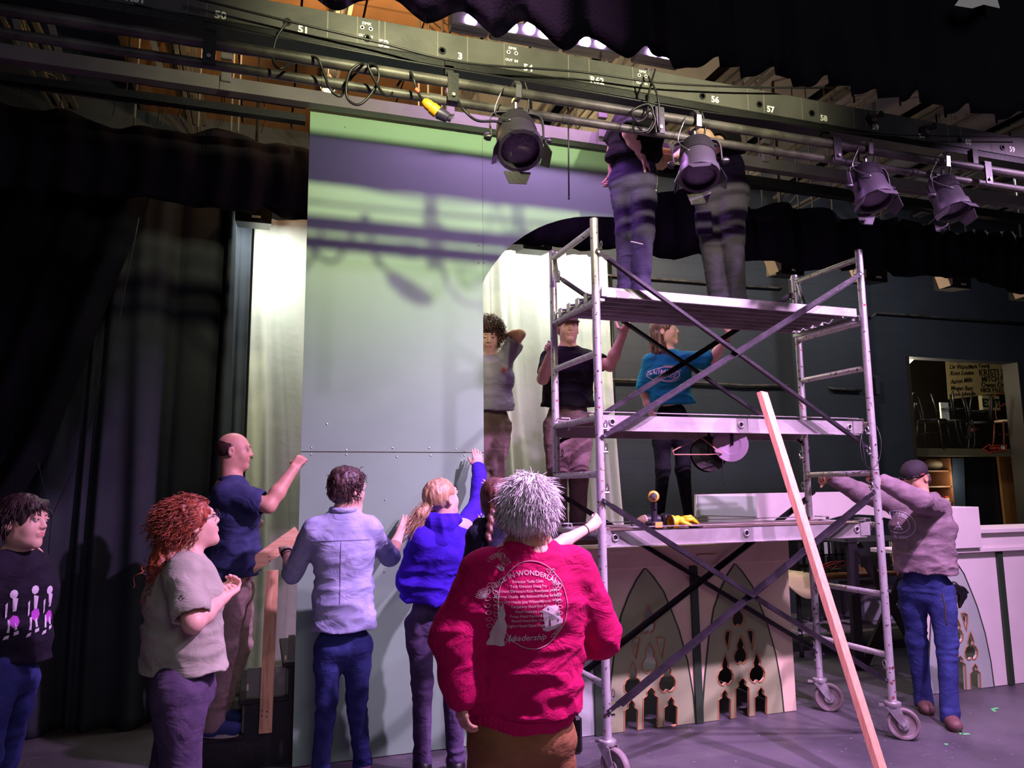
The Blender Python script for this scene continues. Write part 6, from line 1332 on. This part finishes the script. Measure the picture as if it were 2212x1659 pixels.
MB().tube([P['neck']-sp*.0+(sd*math.cos(t)*.066+np.cross(sd, sp)*math.sin(t)*.066)+sp*.012 for t in np.linspace(0, 2*PI, 20)], .017, 8, caps=False).build('collar', MDS, r, smooth=True)
yk = [tuple(P['sa']+sd*.02+(P['sb']-P['sa'])*t+np.array([0, -.0, -.09])-np.array([0, .14, 0])) for t in np.linspace(0.05, .95, 8)]
INKD = mat('seam_stitch', (140, 140, 186), .8)
shirt_print(r, (P['sa']+P['sb'])/2, (1, 0, 0), (0, 0, 1), (-.1, -1, 0), [('line', 'yoke_seam', INKD, [([(x, -.06) for x in np.linspace(-.16, .16, 24)], .0022), ([(0, y) for y in np.linspace(-.06, -.40, 20)], .0016)])])
d = nrm(P['wa']-P['ea']); w0 = P['wa']-d*.025; a0 = nrm(np.cross(d, (0, 0, 1))); b0 = np.cross(d, a0)
wt = MB().tube([w0+(a0*math.cos(t)+b0*math.sin(t))*.031 for t in np.linspace(0, 2*PI, 18)], .007, 6, caps=False); wt = wt.build('wrist_watch', M_BLKP, r, smooth=True)
MB().tube([w0-d*.03+(a0*math.cos(t)+b0*math.sin(t))*.032 for t in np.linspace(0, 2*PI, 18)], .0025, 6, caps=False).build('bracelet', M_BLKP, r, smooth=True)

# -- blonde in the purple hoodie
MPH = cloth_mat('royal_purple_fleece', (62, 28, 190), rgb2=(52, 22, 168)); MLV = cloth_mat('grey_lavender_fleece', (176, 164, 190))
JO['blonde'] = dict(JO['blonde'], db=(1028, 962, 4.90))
r, P, R, L, sd, sp = person('blonde', 'person with long blonde ponytail in royal purple hoodie, raised hand on the flat', JO['blonde'], (.72, .42, .26), shirt=MPH, pants=(cloth_mat('dusk_purple_trousers', (92, 76, 110), rgb2=(74, 60, 92)), 'reg'), shoes=(M_BLKP, (.1, 1, 0), WHITE_SOLE), hands=[('b', (0, 1, 0), 1, .05, .15, .3)], sleeve=('long', 'long'), sleeve_loose=1.12, build=.94, hem=(938, 1292, 4.38), chestdir=(.25, 1, 0), hood=True, fat=.14, hipw=1.08, shirt_noise=.010)
hm = hair_mat('honey_blonde_hair', (200, 164, 128), (158, 122, 92), (70, 70, 6))
tail = [(0, -.10, .0), (-.02, -.16, -.04), (-.07, -.17, -.12), (-.12, -.15, -.20), (-.15, -.13, -.28)]
ops = [('e', (0, -.018, .032), (.084, .104, .092))]+[('c', tail[i], tail[i+1], .026+.008*min(i, 2), .030+.008*min(i, 1)-.004*(i == 3), .02) for i in range(4)]+FACECUT+[('e', (.09, .01, -.02), (.03, .03, .05), .01, 's')]
V, F = sdfhair('hair', L, R, ops, hm, r, namp=.004, st=(60, 60, 8))
rs = np.random.RandomState(3); T = []; DD = []
for _ in range(520):
    i = rs.randint(0, 4); t = rs.rand(); p = np.array(tail[i])*(1-t)+np.array(tail[i+1])*t+rs.randn(3)*.016; T.append(L(*p)); DD.append(L(*tail[i+1])-L(*tail[i]))
S = strands(np.array(T), np.array([nrm(d) for d in DD]), .14, .0024, hm, '', r, seg=6, droop=.25, jit=.12, seed=2)
addhair('hair', [(V, F), S], hm, r)
f = Field(.007); nk = P['neck']; bk = -np.array([.25, 1, 0]); bk = nrm(bk)
f.cap(nk+bk*.055-sp*.02-sd*.045, nk+bk*.075-sp*.13, .042, .055, .03); f.cap(nk+bk*.055-sp*.02+sd*.045, nk+bk*.075-sp*.13, .042, .055, .03); f.cap(nk+bk*.02-sd*.085, nk+bk*.07-sp*.03, .034, .045, .03); f.cap(nk+bk*.02+sd*.085, nk+bk*.07-sp*.03, .034, .045, .03)
V, F = f.mesh(lambda Q: -.006*(1-2*np.abs(vnoise(Q*16, 4)))); mesh_obj('hood', V, F, MPH, r)
f = Field(.006); f.cap(P['sb']+sd*.005+(0, 0, .01), P['sb']-(0, 0, .05)-sd*.01, .066, .06, .03); f.cap(P['sb'], P['neck']+sd*.06-sp*.04, .066, .05, .02); V, F = f.mesh(); mesh_obj('shoulder_panel', V, F, MLV, r)
e_, w_ = P['eb'], P['wb']; d = nrm(w_-e_); sx = nrm(np.cross(d, (0, -1, 0)))
MYL = mat('yellow_print', (236, 186, 50), .6)
for k, ch in enumerate('NORTHERN'):
    p = e_+d*(.20-.033*k)+np.array([.0, -.057, 0])+sx*-.012 if k < 6 else P['sb']+nrm(e_-P['sb'])*(.24-.035*(k-5))+np.array([0.0, -.062, .0])
    dd = d if k < 6 else nrm(e_-P['sb']); ux_ = -nrm(dd-np.array([0, 1, 0])*dd[1]); uz_ = nrm(np.cross((0, -1, 0), ux_)); text('sleeve_lettering', ch, MYL, r, p, ux_, uz_, .045, .002, .003)

# -- navy hoodie, braid
MNV = cloth_mat('navy_fleece', (44, 42, 66), rgb2=(34, 32, 52))
JO['navy'] = dict(JO['navy'], db=(1300, 1114, 4.06))
r, P, R, L, sd, sp = person('navy', 'person with braided brown hair in a dark navy hoodie reaching to grip the scaffold post', JO['navy'], (.55, .8, -.08), shirt=MNV, pants=(cloth_mat('black_trousers', (38, 34, 44)), 'reg'), shoes=(M_BLKP, (.1, 1, 0), DARK_SOLE), hands=[('b', (.2, .9, .2), -1, 1.05, .0, .7)], sleeve=('long', 'short'), build=.92, hem=(1080, 1345, 3.8), chestdir=(.3, 1, 0), hood=True, fat=.1, sleeve_frac=.8)
hm = hair_mat('chestnut_hair', (112, 66, 58), (70, 40, 38), (60, 60, 8))
V, F = sdfhair('hair', L, R, [('e', (0, -.018, .032), (.084, .104, .092)), ('e', (0, -.05, -.03), (.07, .06, .06))]+FACECUT, hm, r, namp=.004)
V2, F2 = sdfhair('hair', L, R, [('c', (0, -.09-.008*i, -.05-.022*i), (.006*(-1)**i, -.10-.008*i, -.066-.022*i), .021-.001*i, .019-.001*i, .004) for i in range(7)], hm, r, namp=.002)
addhair('hair', [(V, F), (V2, F2)], hm, r)
f = Field(.007); nk = P['neck']; bk = nrm(-np.array([.3, 1, 0]))
f.cap(nk+bk*.05-sp*.02-sd*.05, nk+bk*.075-sp*.12, .045, .06, .03); f.cap(nk+bk*.05-sp*.02+sd*.05, nk+bk*.075-sp*.12, .045, .06, .03); f.cap(nk-sd*.09-sp*.01, nk+bk*.07-sp*.03, .036, .045, .03); f.cap(nk+sd*.09-sp*.01, nk+bk*.07-sp*.03, .036, .045, .03)
V, F = f.mesh(lambda Q: -.006*(1-2*np.abs(vnoise(Q*16, 4)))); mesh_obj('hood', V, F, MNV, r)
d = nrm(P['wb']-P['eb']); w0 = P['wb']-d*.05; a0 = nrm(np.cross(d, (0, 0, 1))); b0 = np.cross(d, a0)
MB().tube([w0+(a0*math.cos(t)+b0*math.sin(t))*.029 for t in np.linspace(0, 2*PI, 18)], .0028, 6, caps=False).build('hair_tie', M_BLKP, r, smooth=True)

# -- white-haired man in the crimson sweatshirt
MCR = cloth_mat('crimson_fleece', (198, 8, 92), bump=.3, bs=260, vs=30, crease=.4)
r, P, R, L, sd, sp = person('white', 'white-haired man seen from behind in a crimson sweatshirt printed with a circular design', JO['white'], (.62, .80, -.02), skin=SK2, shirt=MCR, pants=(cloth_mat('brown_canvas', (150, 104, 70), rgb2=(126, 84, 56), vs=6), 'reg'), shoes=(mat('tan_boot', (120, 84, 60), .7), (.1, 1, 0), DARK_SOLE), hands=[('a', (.9, .2, 0), -1, .45, .05, .6)], sleeve=('long', 'long'), sleeve_loose=1.36, build=1.16, hem=(1130, 1520, 2.75), chestdir=(.05, 1, 0), fat=.16, hipw=.98, shirt_noise=.011, legr=1.12, hs=1.03, neckr=.06)
hm = hair_mat('white_hair', (244, 240, 240), (222, 214, 216), (70, 70, 10))
V, F = sdfhair('hair', L, R, [('e', (0, -.018, .034), (.094, .112, .098)), ('e', (0, -.055, -.035), (.078, .07, .07)), ('e', (0, .115, -.03), (.09, .065, .09), .010, 's'), ('e', (.096, .01, -.035), (.03, .028, .04), .01, 's'), ('e', (-.096, .01, -.035), (.03, .028, .04), .01, 's'), ('e', (0, .0, -.145), (.12, .14, .04), .012, 's')], hm, r, h=.004, namp=.006, st=(45, 45, 10))
Q, D = hair_pts(L, R, 2600, 11, -.055, ex=1.09, test=lambda x, y, z: (y < .03 or z > .06)); dn = L(0, -.25, -.8)-L(0, 0, 0)
S = strands(Q, D*.34+nrm(dn)*.62, .058, .0025, hm, '', r, seg=5, droop=.35, jit=.2, seed=12); addhair('hair', [(V, F), S], hm, r)
f = Field(.007); f.cap(P['hem'] if 'hem' in P else at(1130, 1520, 2.75), at(1130, 1545, 2.75), .138, .136, .02, side=sd, fl=1.3); V, F = f.mesh(lambda Q: .003*vnoise(Q*30, 2)); mesh_obj('purple_undershirt', V, F, cloth_mat('deep_violet_cotton', (62, 36, 112)), r)
f = Field(.0065); f.cap(at(1128, 1505, 2.75), at(1128, 1518, 2.75), .162, .158, .01, side=sd, fl=1.3); V, F = f.mesh(lambda Q: .0025*np.sin((Q@sd)*400)); mesh_obj('ribbed_waistband', V, F, MCR, r)
# back print
INK2 = mat('cream_ink', (214, 196, 200), .6); pc = at(1148, 1312, 2.58); k = float(np.linalg.norm(at(1158, 1312, 2.56)-at(1148, 1312, 2.56)))/10
X = lambda x: (x-1148)*k
Yy = lambda y: (1312-y)*k
def pl(L_): return [(X(x), Yy(y)) for x, y in L_]
circ = [(X(1150+72*math.cos(t)), Yy(1306+86*math.sin(t))) for t in np.linspace(0, 2*PI, 60)]
lines = [(circ, .0012)]
def leaf(cx, cy, ang, ln, w_=.28):
    a, b = math.cos(ang), math.sin(ang); q = []
    for t in np.linspace(0, 1, 7): q.append((X(cx+a*ln*t-b*w_*ln*math.sin(PI*t)), Yy(cy+b*ln*t+a*w_*ln*math.sin(PI*t))))
    for t in np.linspace(1, 0, 7): q.append((X(cx+a*ln*t+b*w_*ln*math.sin(PI*t)), Yy(cy+b*ln*t-a*w_*ln*math.sin(PI*t))))
    return (q, .0008)
for i in range(7): lines += [leaf(1068-4*math.sin(i*.5)+i*.5, 1262+i*14, 2.6+.1*i, 13), leaf(1068+i*.6, 1262+i*14, .5+.1*i, 13)]
for i in range(8): lines += [leaf(1054, 1290, -PI*.95+i*.28, 20, .14)]
for i in range(8): lines += [leaf(1192+2.6*i-.25*i*i, 1245+i*11, -.6+.12*i, 12), leaf(1192+2.6*i-.25*i*i, 1245+i*11, -2.4+.12*i, 12)]
for i in range(4): lines += [leaf(1106-i*6, 1378+i*1, -1.2-.3*i, 16, .2), leaf(1186+i*6, 1372-i*5, -.5-.25*i, 16, .2)]
# fan of cards
for i in range(6):
    an = -2.45+i*.20; a, b = math.cos(an), math.sin(an); o = (1088, 1238); wv = (-b*9, a*9)
    q = [(o[0], o[1]), (o[0]+a*34, o[1]+b*34), (o[0]+a*34+wv[0], o[1]+b*34+wv[1]), (o[0]+wv[0]*.6, o[1]+wv[1]*.6), (o[0], o[1])]; lines.append((pl(q), .0011))
lines.append((pl([(1084, 1205), (1100, 1196), (1109, 1222), (1092, 1231), (1084, 1205)]), .0014)); lines.append((pl([(1088, 1208), (1098, 1202), (1104, 1220), (1094, 1226), (1088, 1208)]), .001))
for q in ((1090, 1212), (1096, 1216), (1099, 1208), (1094, 1222)): lines.append((pl([q, (q[0]+4, q[1]+3), (q[0]-1, q[1]+4), q]), .0009))
rab = pl([(1079, 1307), (1076, 1301), (1078, 1300), (1083, 1308), (1085, 1301), (1087, 1301), (1088, 1312), (1091, 1322), (1089, 1330), (1094, 1345), (1092, 1362), (1090, 1376), (1092, 1384), (1084, 1386), (1074, 1384), (1060, 1385), (1059, 1381), (1066, 1378), (1065, 1362), (1070, 1346), (1077, 1330), (1076, 1320)])
hat = [pl([(1163, 1314), (1176, 1308), (1196, 1307), (1201, 1312), (1206, 1338), (1190, 1348), (1170, 1350)]), pl([(1164, 1350), (1172, 1350), (1190, 1348), (1206, 1337), (1209, 1333), (1210, 1342), (1196, 1354), (1178, 1359), (1166, 1356)])]
dk = mat('dark_print', (96, 12, 40), .7)
rows = [('Director Tadla Clido', 1262), ('Tech Director Doug Fry', 1271), ('Assistant Directors Kate Rust/Jesse Johnson', 1280), ('Makeup Heads  Mia Bakewell/Bailey Barkwald', 1290), ('Costume Heads Jess Wilson/Miranda Willow', 1300), ('Carpentry Head Eliza King', 1309), ('Paint Head-Ira Lopez', 1319), ('Props Head Peyton Kenney', 1328), ('Sound Head-Ezio Overby', 1337), ('Lights Head-Claire Degenhart', 1347)]
shirt_print(r, pc, (1, 0, 0), (0, 0, 1), (-.02, -1, 0), [('line', 'wreath_print', INK2, lines), ('poly', 'animal_print', INK2, [rab]), ('poly', 'hat_print', INK2, hat), ('line', 'hat_stripe', dk, [(pl([(1176, 1312), (1181, 1347)]), .0028), (pl([(1192, 1310), (1199, 1340)]), .0018)]),
    ('text', 'title_lettering', INK2, [('ALICE IN WONDERLAND', X(1140), Yy(1247), .0235, 'CENTER', 0, .16)]), ('text', 'credit_lettering', INK2, [(s, X(1140), Yy(y), .0128, 'CENTER', 0, 0) for s, y in rows]), ('text', 'leadership_lettering', INK2, [('Leadership', X(1136), Yy(1375), .031, 'CENTER', .25, 0)])])
t = thing('tool_pouch', 'dark tool pouch clipped at the right hip of the crimson sweatshirt wearer', 'pouch', at(1243, 1580, 2.8))
MB().box(at(1243, 1585, 2.82), (.04, .06, .14), bev=.012).build('pouch', M_BLKP, t); MB().tube([at(1245, 1535, 2.82), at(1247, 1600, 2.8)], .008, 6).build('tool_handle', M_BRACE, t)

# -- three on the set walkway
MTP = cloth_mat('taupe_brown_trousers', (122, 96, 100), rgb2=(104, 82, 86))
r, P, R, L, sd, sp = person('curly', 'person with curly hair in a grey-lilac T-shirt half hidden behind the flat, hand behind head', JO['curly'], (-.25, -.9, -.30), shirt=cloth_mat('grey_lilac_tee', (154, 146, 170)), pants=(MTP, 'reg'), shoes=(M_BLKP, (0, -1, 0), DARK_SOLE), hands=[('b', (.2, -.6, .2), 1, .7, .1, .5)], sleeve=('short', 'short'), sleeve_loose=1.2, hem=(1062, 886, 5.58), chestdir=(-.2, -1, 0), build=.98, fat=.06)
hm = hair_mat('curly_brown_hair', (104, 66, 58), (62, 38, 38), (35, 35, 35))
V, F = sdfhair('hair', L, R, [('e', (0, -.02, .036), (.094, .11, .098))]+FACECUT, hm, r, namp=.012, st=(40, 40, 40))
Q, D = hair_pts(L, R, 700, 13, -.07, ex=1.1, test=lambda x, y, z: y < .05 or z > .05); S = strands(Q, D, .055, .0055, hm, '', r, seg=7, curl=.020, droop=.8, jit=.4, seed=3); addhair('hair', [(V, F), S], hm, r)
MB().ball(P['neck']-sp*.13+np.array([.06, -.14, 0]), .018, 8, sc=(1, .3, 1.2)).build('chest_badge', mat('badge_print', (180, 84, 80), .6), r)

r, P, R, L, sd, sp = person('cap', 'person in a brown cap and black T-shirt on the set counter holding the scaffold, smiling', JO['cap'], (-.18, -.95, .02), shirt=cloth_mat('black_cotton_tee', (30, 26, 36)), pants=(MTP, 'reg'), shoes=(mat('brown_shoe', (80, 56, 50), .6), (-.1, -1, 0), DARK_SOLE), hands=[('a', (-.2, .9, .1), -1, 1.0, .0, .7), ('b', (-.2, .7, .5), 1, .9, .0, .6)], sleeve=('short', 'short'), hem=(1227, 878, 5.33), chestdir=(-.15, -1, 0), build=1.1, fat=.08, smile=1, legr=1.12, hipw=1.05)
CAPM = mat('brown_cap_cloth', (96, 66, 66), .8); V, F = sdfhair('cap', L, R, [('e', (0, -.01, .05), (.086, .104, .078)), ('e', (0, .0, -.05), (.12, .14, .075), .004, 's')], CAPM, r, namp=.001); cp = mesh_obj('cap', V, F, CAPM, r)
f = Field(.004); f.ell(L(0, .115, .032), R, (.07, .055, .007), .004); V, F = f.mesh(); mesh_obj('cap_brim', V, F, CAPM, r)
hm = hm; V, F = sdfhair('hair', L, R, [('e', (0, -.03, -.0), (.082, .088, .06)), ('e', (0, .07, -.03), (.1, .085, .09), .01, 's')], hm, r, namp=.002); addhair('hair', [(V, F)], hm, r)

MTL = cloth_mat('teal_tee', (28, 134, 158), rgb2=(22, 112, 136), vs=7)
r, P, R, L, sd, sp = person('teal', 'long-haired person in a printed teal T-shirt and black leggings holding the top deck', JO['teal'], (.75, -.58, .14), shirt=MTL, pants=(cloth_mat('black_leggings', (20, 18, 26), bump=.03), 'slim'), shoes=(M_BLKP, (.2, -1, 0), DARK_SOLE), hands=[('b', (-.3, .6, .7), 1, .5, .2, .6), ('a', (.9, -.1, 0), -1, .35, .05, .5)], sleeve=('short', 'short'), sleeve_loose=1.35, hem=(1455, 872, 5.33), chestdir=(.12, -1, 0), build=.96, fat=.16, sleeve_frac=.8, hipw=1.02, legr=1.0, shirt_noise=.009)
hm = hair_mat('long_brown_hair', (122, 82, 66), (78, 48, 42), (60, 60, 6))
V, F = sdfhair('hair', L, R, [('e', (0, -.018, .034), (.086, .104, .09)), ('c', (-.055, -.05, -.02), (-.08, -.07, -.17), .042, .03, .02), ('c', (-.08, -.07, -.17), (-.09, -.04, -.27), .03, .016, .02), ('c', (.055, -.05, -.02), (.06, -.06, -.16), .035, .028, .02), ('c', (.0, -.08, -.02), (.0, -.11, -.2), .05, .04, .02)]+FACECUT, hm, r, namp=.005, st=(50, 50, 8)); 
rs = np.random.RandomState(4); T = np.array([L(rs.choice([-1, 1])*(.06+.02*rs.rand()), -.06+rs.randn()*.03, -.03-.12*rs.rand()) for _ in range(300)]); S = strands(T, np.tile([0, 0, -1.], (300, 1)), .13, .003, hm, '', r, seg=6, curl=.006, droop=.5, jit=.12, seed=5); addhair('hair', [(V, F), S], hm, r)
pc = at(1446, 806, 5.15); k2 = float(np.linalg.norm(at(1456, 806, 5.15)-at(1446, 806, 5.15)))/10; INKW = mat('lilac_white_ink', (214, 206, 226), .6)
el = lambda a, b, cx=0, cy=0, s0=0, s1=2*PI: [((cx+a*math.cos(t))*k2, (cy+b*math.sin(t))*k2) for t in np.linspace(s0, s1, 24)]
shirt_print(r, pc, (1, .05, 0), (0, 0, 1), (.1, -1, 0), [('line', 'logo_print', INKW, [(el(25, 13), .004), (el(20, 12, 4, 2, .2, 3.3), .004), (el(24, 15, 6, 0, 3.6, 5.9), .003)]), ('text', 'shirt_lettering', INKW, [('SUMMER', -2*k2, 0*k2, .052, 'CENTER', .2, 0), ('STAGE', 2*k2, -8*k2, .042, 'CENTER', .2, 0)]), ('line', 'yellow_swoosh', mat('yellow_green_ink', (190, 196, 90), .6), [(el(24, 12, 4, 4, .1, 1.9), .004)])])
d = nrm(P['wb']-P['eb']); w0 = P['wb']-d*.03; a0 = nrm(np.cross(d, (0, 0, 1))); b0 = np.cross(d, a0)
MB().tube([w0+(a0*math.cos(t)+b0*math.sin(t))*.029 for t in np.linspace(0, 2*PI, 18)], .004, 6, caps=False).build('wrist_band', M_BLKP, r, smooth=True)

# -- two on the top deck
MBT = cloth_mat('black_work_tee', (13, 12, 15)); MCW = cloth_mat('slate_work_trousers', (82, 72, 108), rgb2=(66, 58, 90), vs=6)
r, P, R, L, sd, sp = person('topleft', 'person in black T-shirt, the left one of the two standing on the top deck', JO['topleft'], (.6, .6, .2), shirt=MBT, pants=(MCW, 'reg'), shoes=(M_BLKP, (.9, -.4, 0), DARK_SOLE), hands=[('b', (-.9, .1, .1), -1, .28, .3, .4), ('a', (-.8, .3, .1), 1, .5, .1, .5)], sleeve=('short', 'short'), sleeve_loose=1.3, hem=(1366, 345, 4.43), chestdir=(.75, .55, 0), build=1.02, fat=.14, legr=1.1, sleeve_frac=.85)
hm = hair_mat('near_black_hair', (34, 26, 28), (20, 16, 18)); V, F = sdfhair('hair', L, R, SHORT(.018), hm, r, namp=.005); addhair('hair', [(V, F)], hm, r)
def pocket(r, a, b, w_, Y, h=.16, m=MCW): return MB().bar(at(*a, Y), at(*b, Y), w_, .03, side=(1, -.3, 0), bev=.012).build('cargo_pocket', m, r)
pocket(r, (1398, 455), (1400, 505), .10, 4.36)
MB().bar(at(1363, 522, 4.31), at(1388, 528, 4.31), .006, .012, side=(0, 0, 1)).build('reflective_stripe', M_LETTER, r)
tag(MB().tube(spline([at(1412, 345, 4.35), at(1420, 385, 4.33), at(1417, 410, 4.33)], 5), .006, 6).ball(at(1417, 412, 4.33), .014, 6).build('key_ring', M_CHROME, smooth=True), 'small bunch of keys hanging at the hip of the left person on the top deck', 'keys')
JO['topright'] = dict(JO['topright'], db=(1448, 240, 4.3))
r, P, R, L, sd, sp = person('topright', 'person in black with charcoal trousers, the right one of the two on the top deck', JO['topright'], (-.6, .7, .1), shirt=MBT, pants=(cloth_mat('charcoal_work_trousers', (92, 84, 104), rgb2=(74, 68, 84), vs=5), 'reg'), shoes=(M_BLKP, (-.7, .7, 0), DARK_SOLE), hands=[('b', (0, .5, .8), 1, .7, .1, .6), ('a', (0, .2, 1), -1, .6, .1, .6)], sleeve=('short', 'short'), sleeve_loose=1.2, hem=(1560, 340, 4.43), chestdir=(-.55, .8, 0), build=1.1, fat=.12, legr=1.22)
hm = hair_mat('dark_long_hair', (52, 36, 36), (30, 22, 24)); V, F = sdfhair('hair', L, R, [('e', (0, -.018, .034), (.09, .108, .094)), ('c', (0, -.08, -.02), (.04, -.10, -.2), .05, .03, .02)]+FACECUT, hm, r, namp=.006); addhair('hair', [(V, F)], hm, r)
pocket(r, (1518, 455), (1522, 510), .12, 4.40, m=MCW)
t = thing('wood_block', 'short wood block held between the two people on the top deck', 'wood', at(1427, 345, 4.5))
MB().box(at(1424, 330, 4.52), (.14, .09, .04), bev=.003).box(at(1426, 349, 4.5), (.12, .14, .06), bev=.003).build('block', M_WOOD, t)
tag(MB().lathe(at(1452, 238, 4.28), [(.03, 0), (.036, .03), (.03, .08), (.01, .1)], (-.4, 0, .6), 14).build('hand_tool', MATS['drill_yellow'], smooth='auto'), 'pale yellow power tool held by the right person on the top deck', 'tool')

# -- hooded man at the right
MHG = cloth_mat('taupe_fleece', (140, 118, 128), rgb2=(122, 102, 112)); 
JO['hoodie'] = dict(JO['hoodie'], eb=(1985, 1082, 4.12), wb=(1912, 1042, 4.20), db=(1876, 1020, 4.24), da=(1764, 1026, 4.76))
r, P, R, L, sd, sp = person('hoodie', 'man in dark cap and taupe hooded sweatshirt pushing the right end of the scaffold', JO['hoodie'], (-.86, -.12, -.34), skin=SK2, shirt=MHG, pants=(MJ['denim_blue'], 'reg'), shoes=(mat('brown_boot', (112, 76, 76), .6, bump=.2, bscale=40), (-.55, -.8, 0), mat('boot_sole', (70, 52, 46), .7)), hands=[('b', (0, .5, -.8), 1, .8, .0, .6), ('a', (.0, -.3, -.9), -1, .7, .05, .6)], sleeve=('long', 'long'), sleeve_loose=1.22, hem=(2000, 1236, 4.4), chestdir=(-.78, -.6, 0), build=1.08, fat=.16, hood=True, shirt_noise=.010, legr=1.05, hipw=1.0)
CAPD = mat('dark_cap_cloth', (44, 32, 44), .8); V, F = sdfhair('cap', L, R, [('e', (0, -.012, .052), (.088, .106, .082)), ('e', (0, .0, -.048), (.12, .14, .075), .004, 's')], CAPD, r, namp=.001); mesh_obj('cap', V, F, CAPD, r)
hm = hair_mat('greying_brown_hair', (110, 84, 84), (66, 48, 50), (60, 60, 30)); V, F = sdfhair('hair', L, R, [('e', (0, -.055, -.03), (.074, .055, .055)), ('e', (0, .03, -.04), (.12, .05, .1), .01, 's')], hm, r, namp=.006, st=(60, 60, 40)); addhair('hair', [(V, F)], hm, r)
g = MB()
for q in (-1, 1): g.tube([L(q*.012, .112, .04), L(q*.055, .100, .042), L(q*.082, .05, .036), L(q*.09, -.03, .028)], [.012, .010, .004, .003], 8)
g.build('sunglasses', mat('dark_lens', (20, 18, 22), .15), r, smooth=True); MB().tube([L(-.083, .04, .038), L(-.087, .0, .034)], .0045, 6).build('red_temple_mark', mat('red_plastic', (200, 50, 60), .5), r)
f = Field(.007); nk = P['neck']; bk = nrm(np.array([.85, .2, 0]))
f.cap(nk+bk*.05-sp*.0-sd*.06, nk+bk*.08-sp*.05, .04, .055, .03); f.cap(nk+bk*.05+sd*.06, nk+bk*.08-sp*.05, .04, .055, .03); f.cap(nk-bk*.05-sd*.06-sp*.02, nk-sd*.07, .03, .036, .03); f.cap(nk-bk*.05+sd*.06-sp*.02, nk+sd*.07, .03, .036, .03)
V, F = f.mesh(lambda Q: -.006*(1-2*np.abs(vnoise(Q*16, 4)))); mesh_obj('hood', V, F, MHG, r)
pc = at(1958, 1140, 4.1); kk = float(np.linalg.norm(at(1968, 1140, 4.2)-at(1958, 1140, 4.2)))/10; nn = nrm((-.62, -.78, 0)); uu = nrm(np.cross(nn, (0, 0, 1)))*-1
el = lambda a, b, cx=0, cy=0, s0=0, s1=2*PI: [((cx+a*math.cos(t))*kk, (cy+b*math.sin(t))*kk) for t in np.linspace(s0, s1, 30)]
shirt_print(r, pc, uu, (0, 0, 1), nn, [('line', 'round_logo', INKW, [(el(26, 24), .0025), (el(17, 15), .003)]), ('text', 'logo_letter', INKW, [('A', 0, -9*kk, .085, 'CENTER', 0, 0)]), ('text', 'logo_lettering', INKW, [('MEN AHEN', 0, 18*kk, .026, 'CENTER', 0, .065)]), ('text', 'logo_lettering', INKW, [('CALIBER', 0, -24*kk, .028, 'CENTER', 0, 0)])])
MB().tube(spline([at(2035, 1282, 4.18), at(2041, 1310, 4.16), at(2043, 1340, 4.15), at(2046, 1352, 4.15)], 5), .006, 6).build('lanyard', mat('lanyard_print', (60, 46, 40), .6), r)
t = thing('glove_pair', 'black work gloves tucked in the back pocket of the hooded man', 'gloves', at(2072, 1280, 4.35))
f = Field(.007); f.cap(at(2062, 1265, 4.36), at(2078, 1285, 4.36), .03, .035, .02); f.cap(at(2078, 1285, 4.36), at(2074, 1310, 4.36), .026, .014, .01); f.cap(at(2076, 1272, 4.36), at(2090, 1280, 4.36), .022, .012, .01); V, F = f.mesh(lambda Q: .006*vnoise(Q*40, 3)); mesh_obj('glove_shell', V, F, M_BLKP, t)
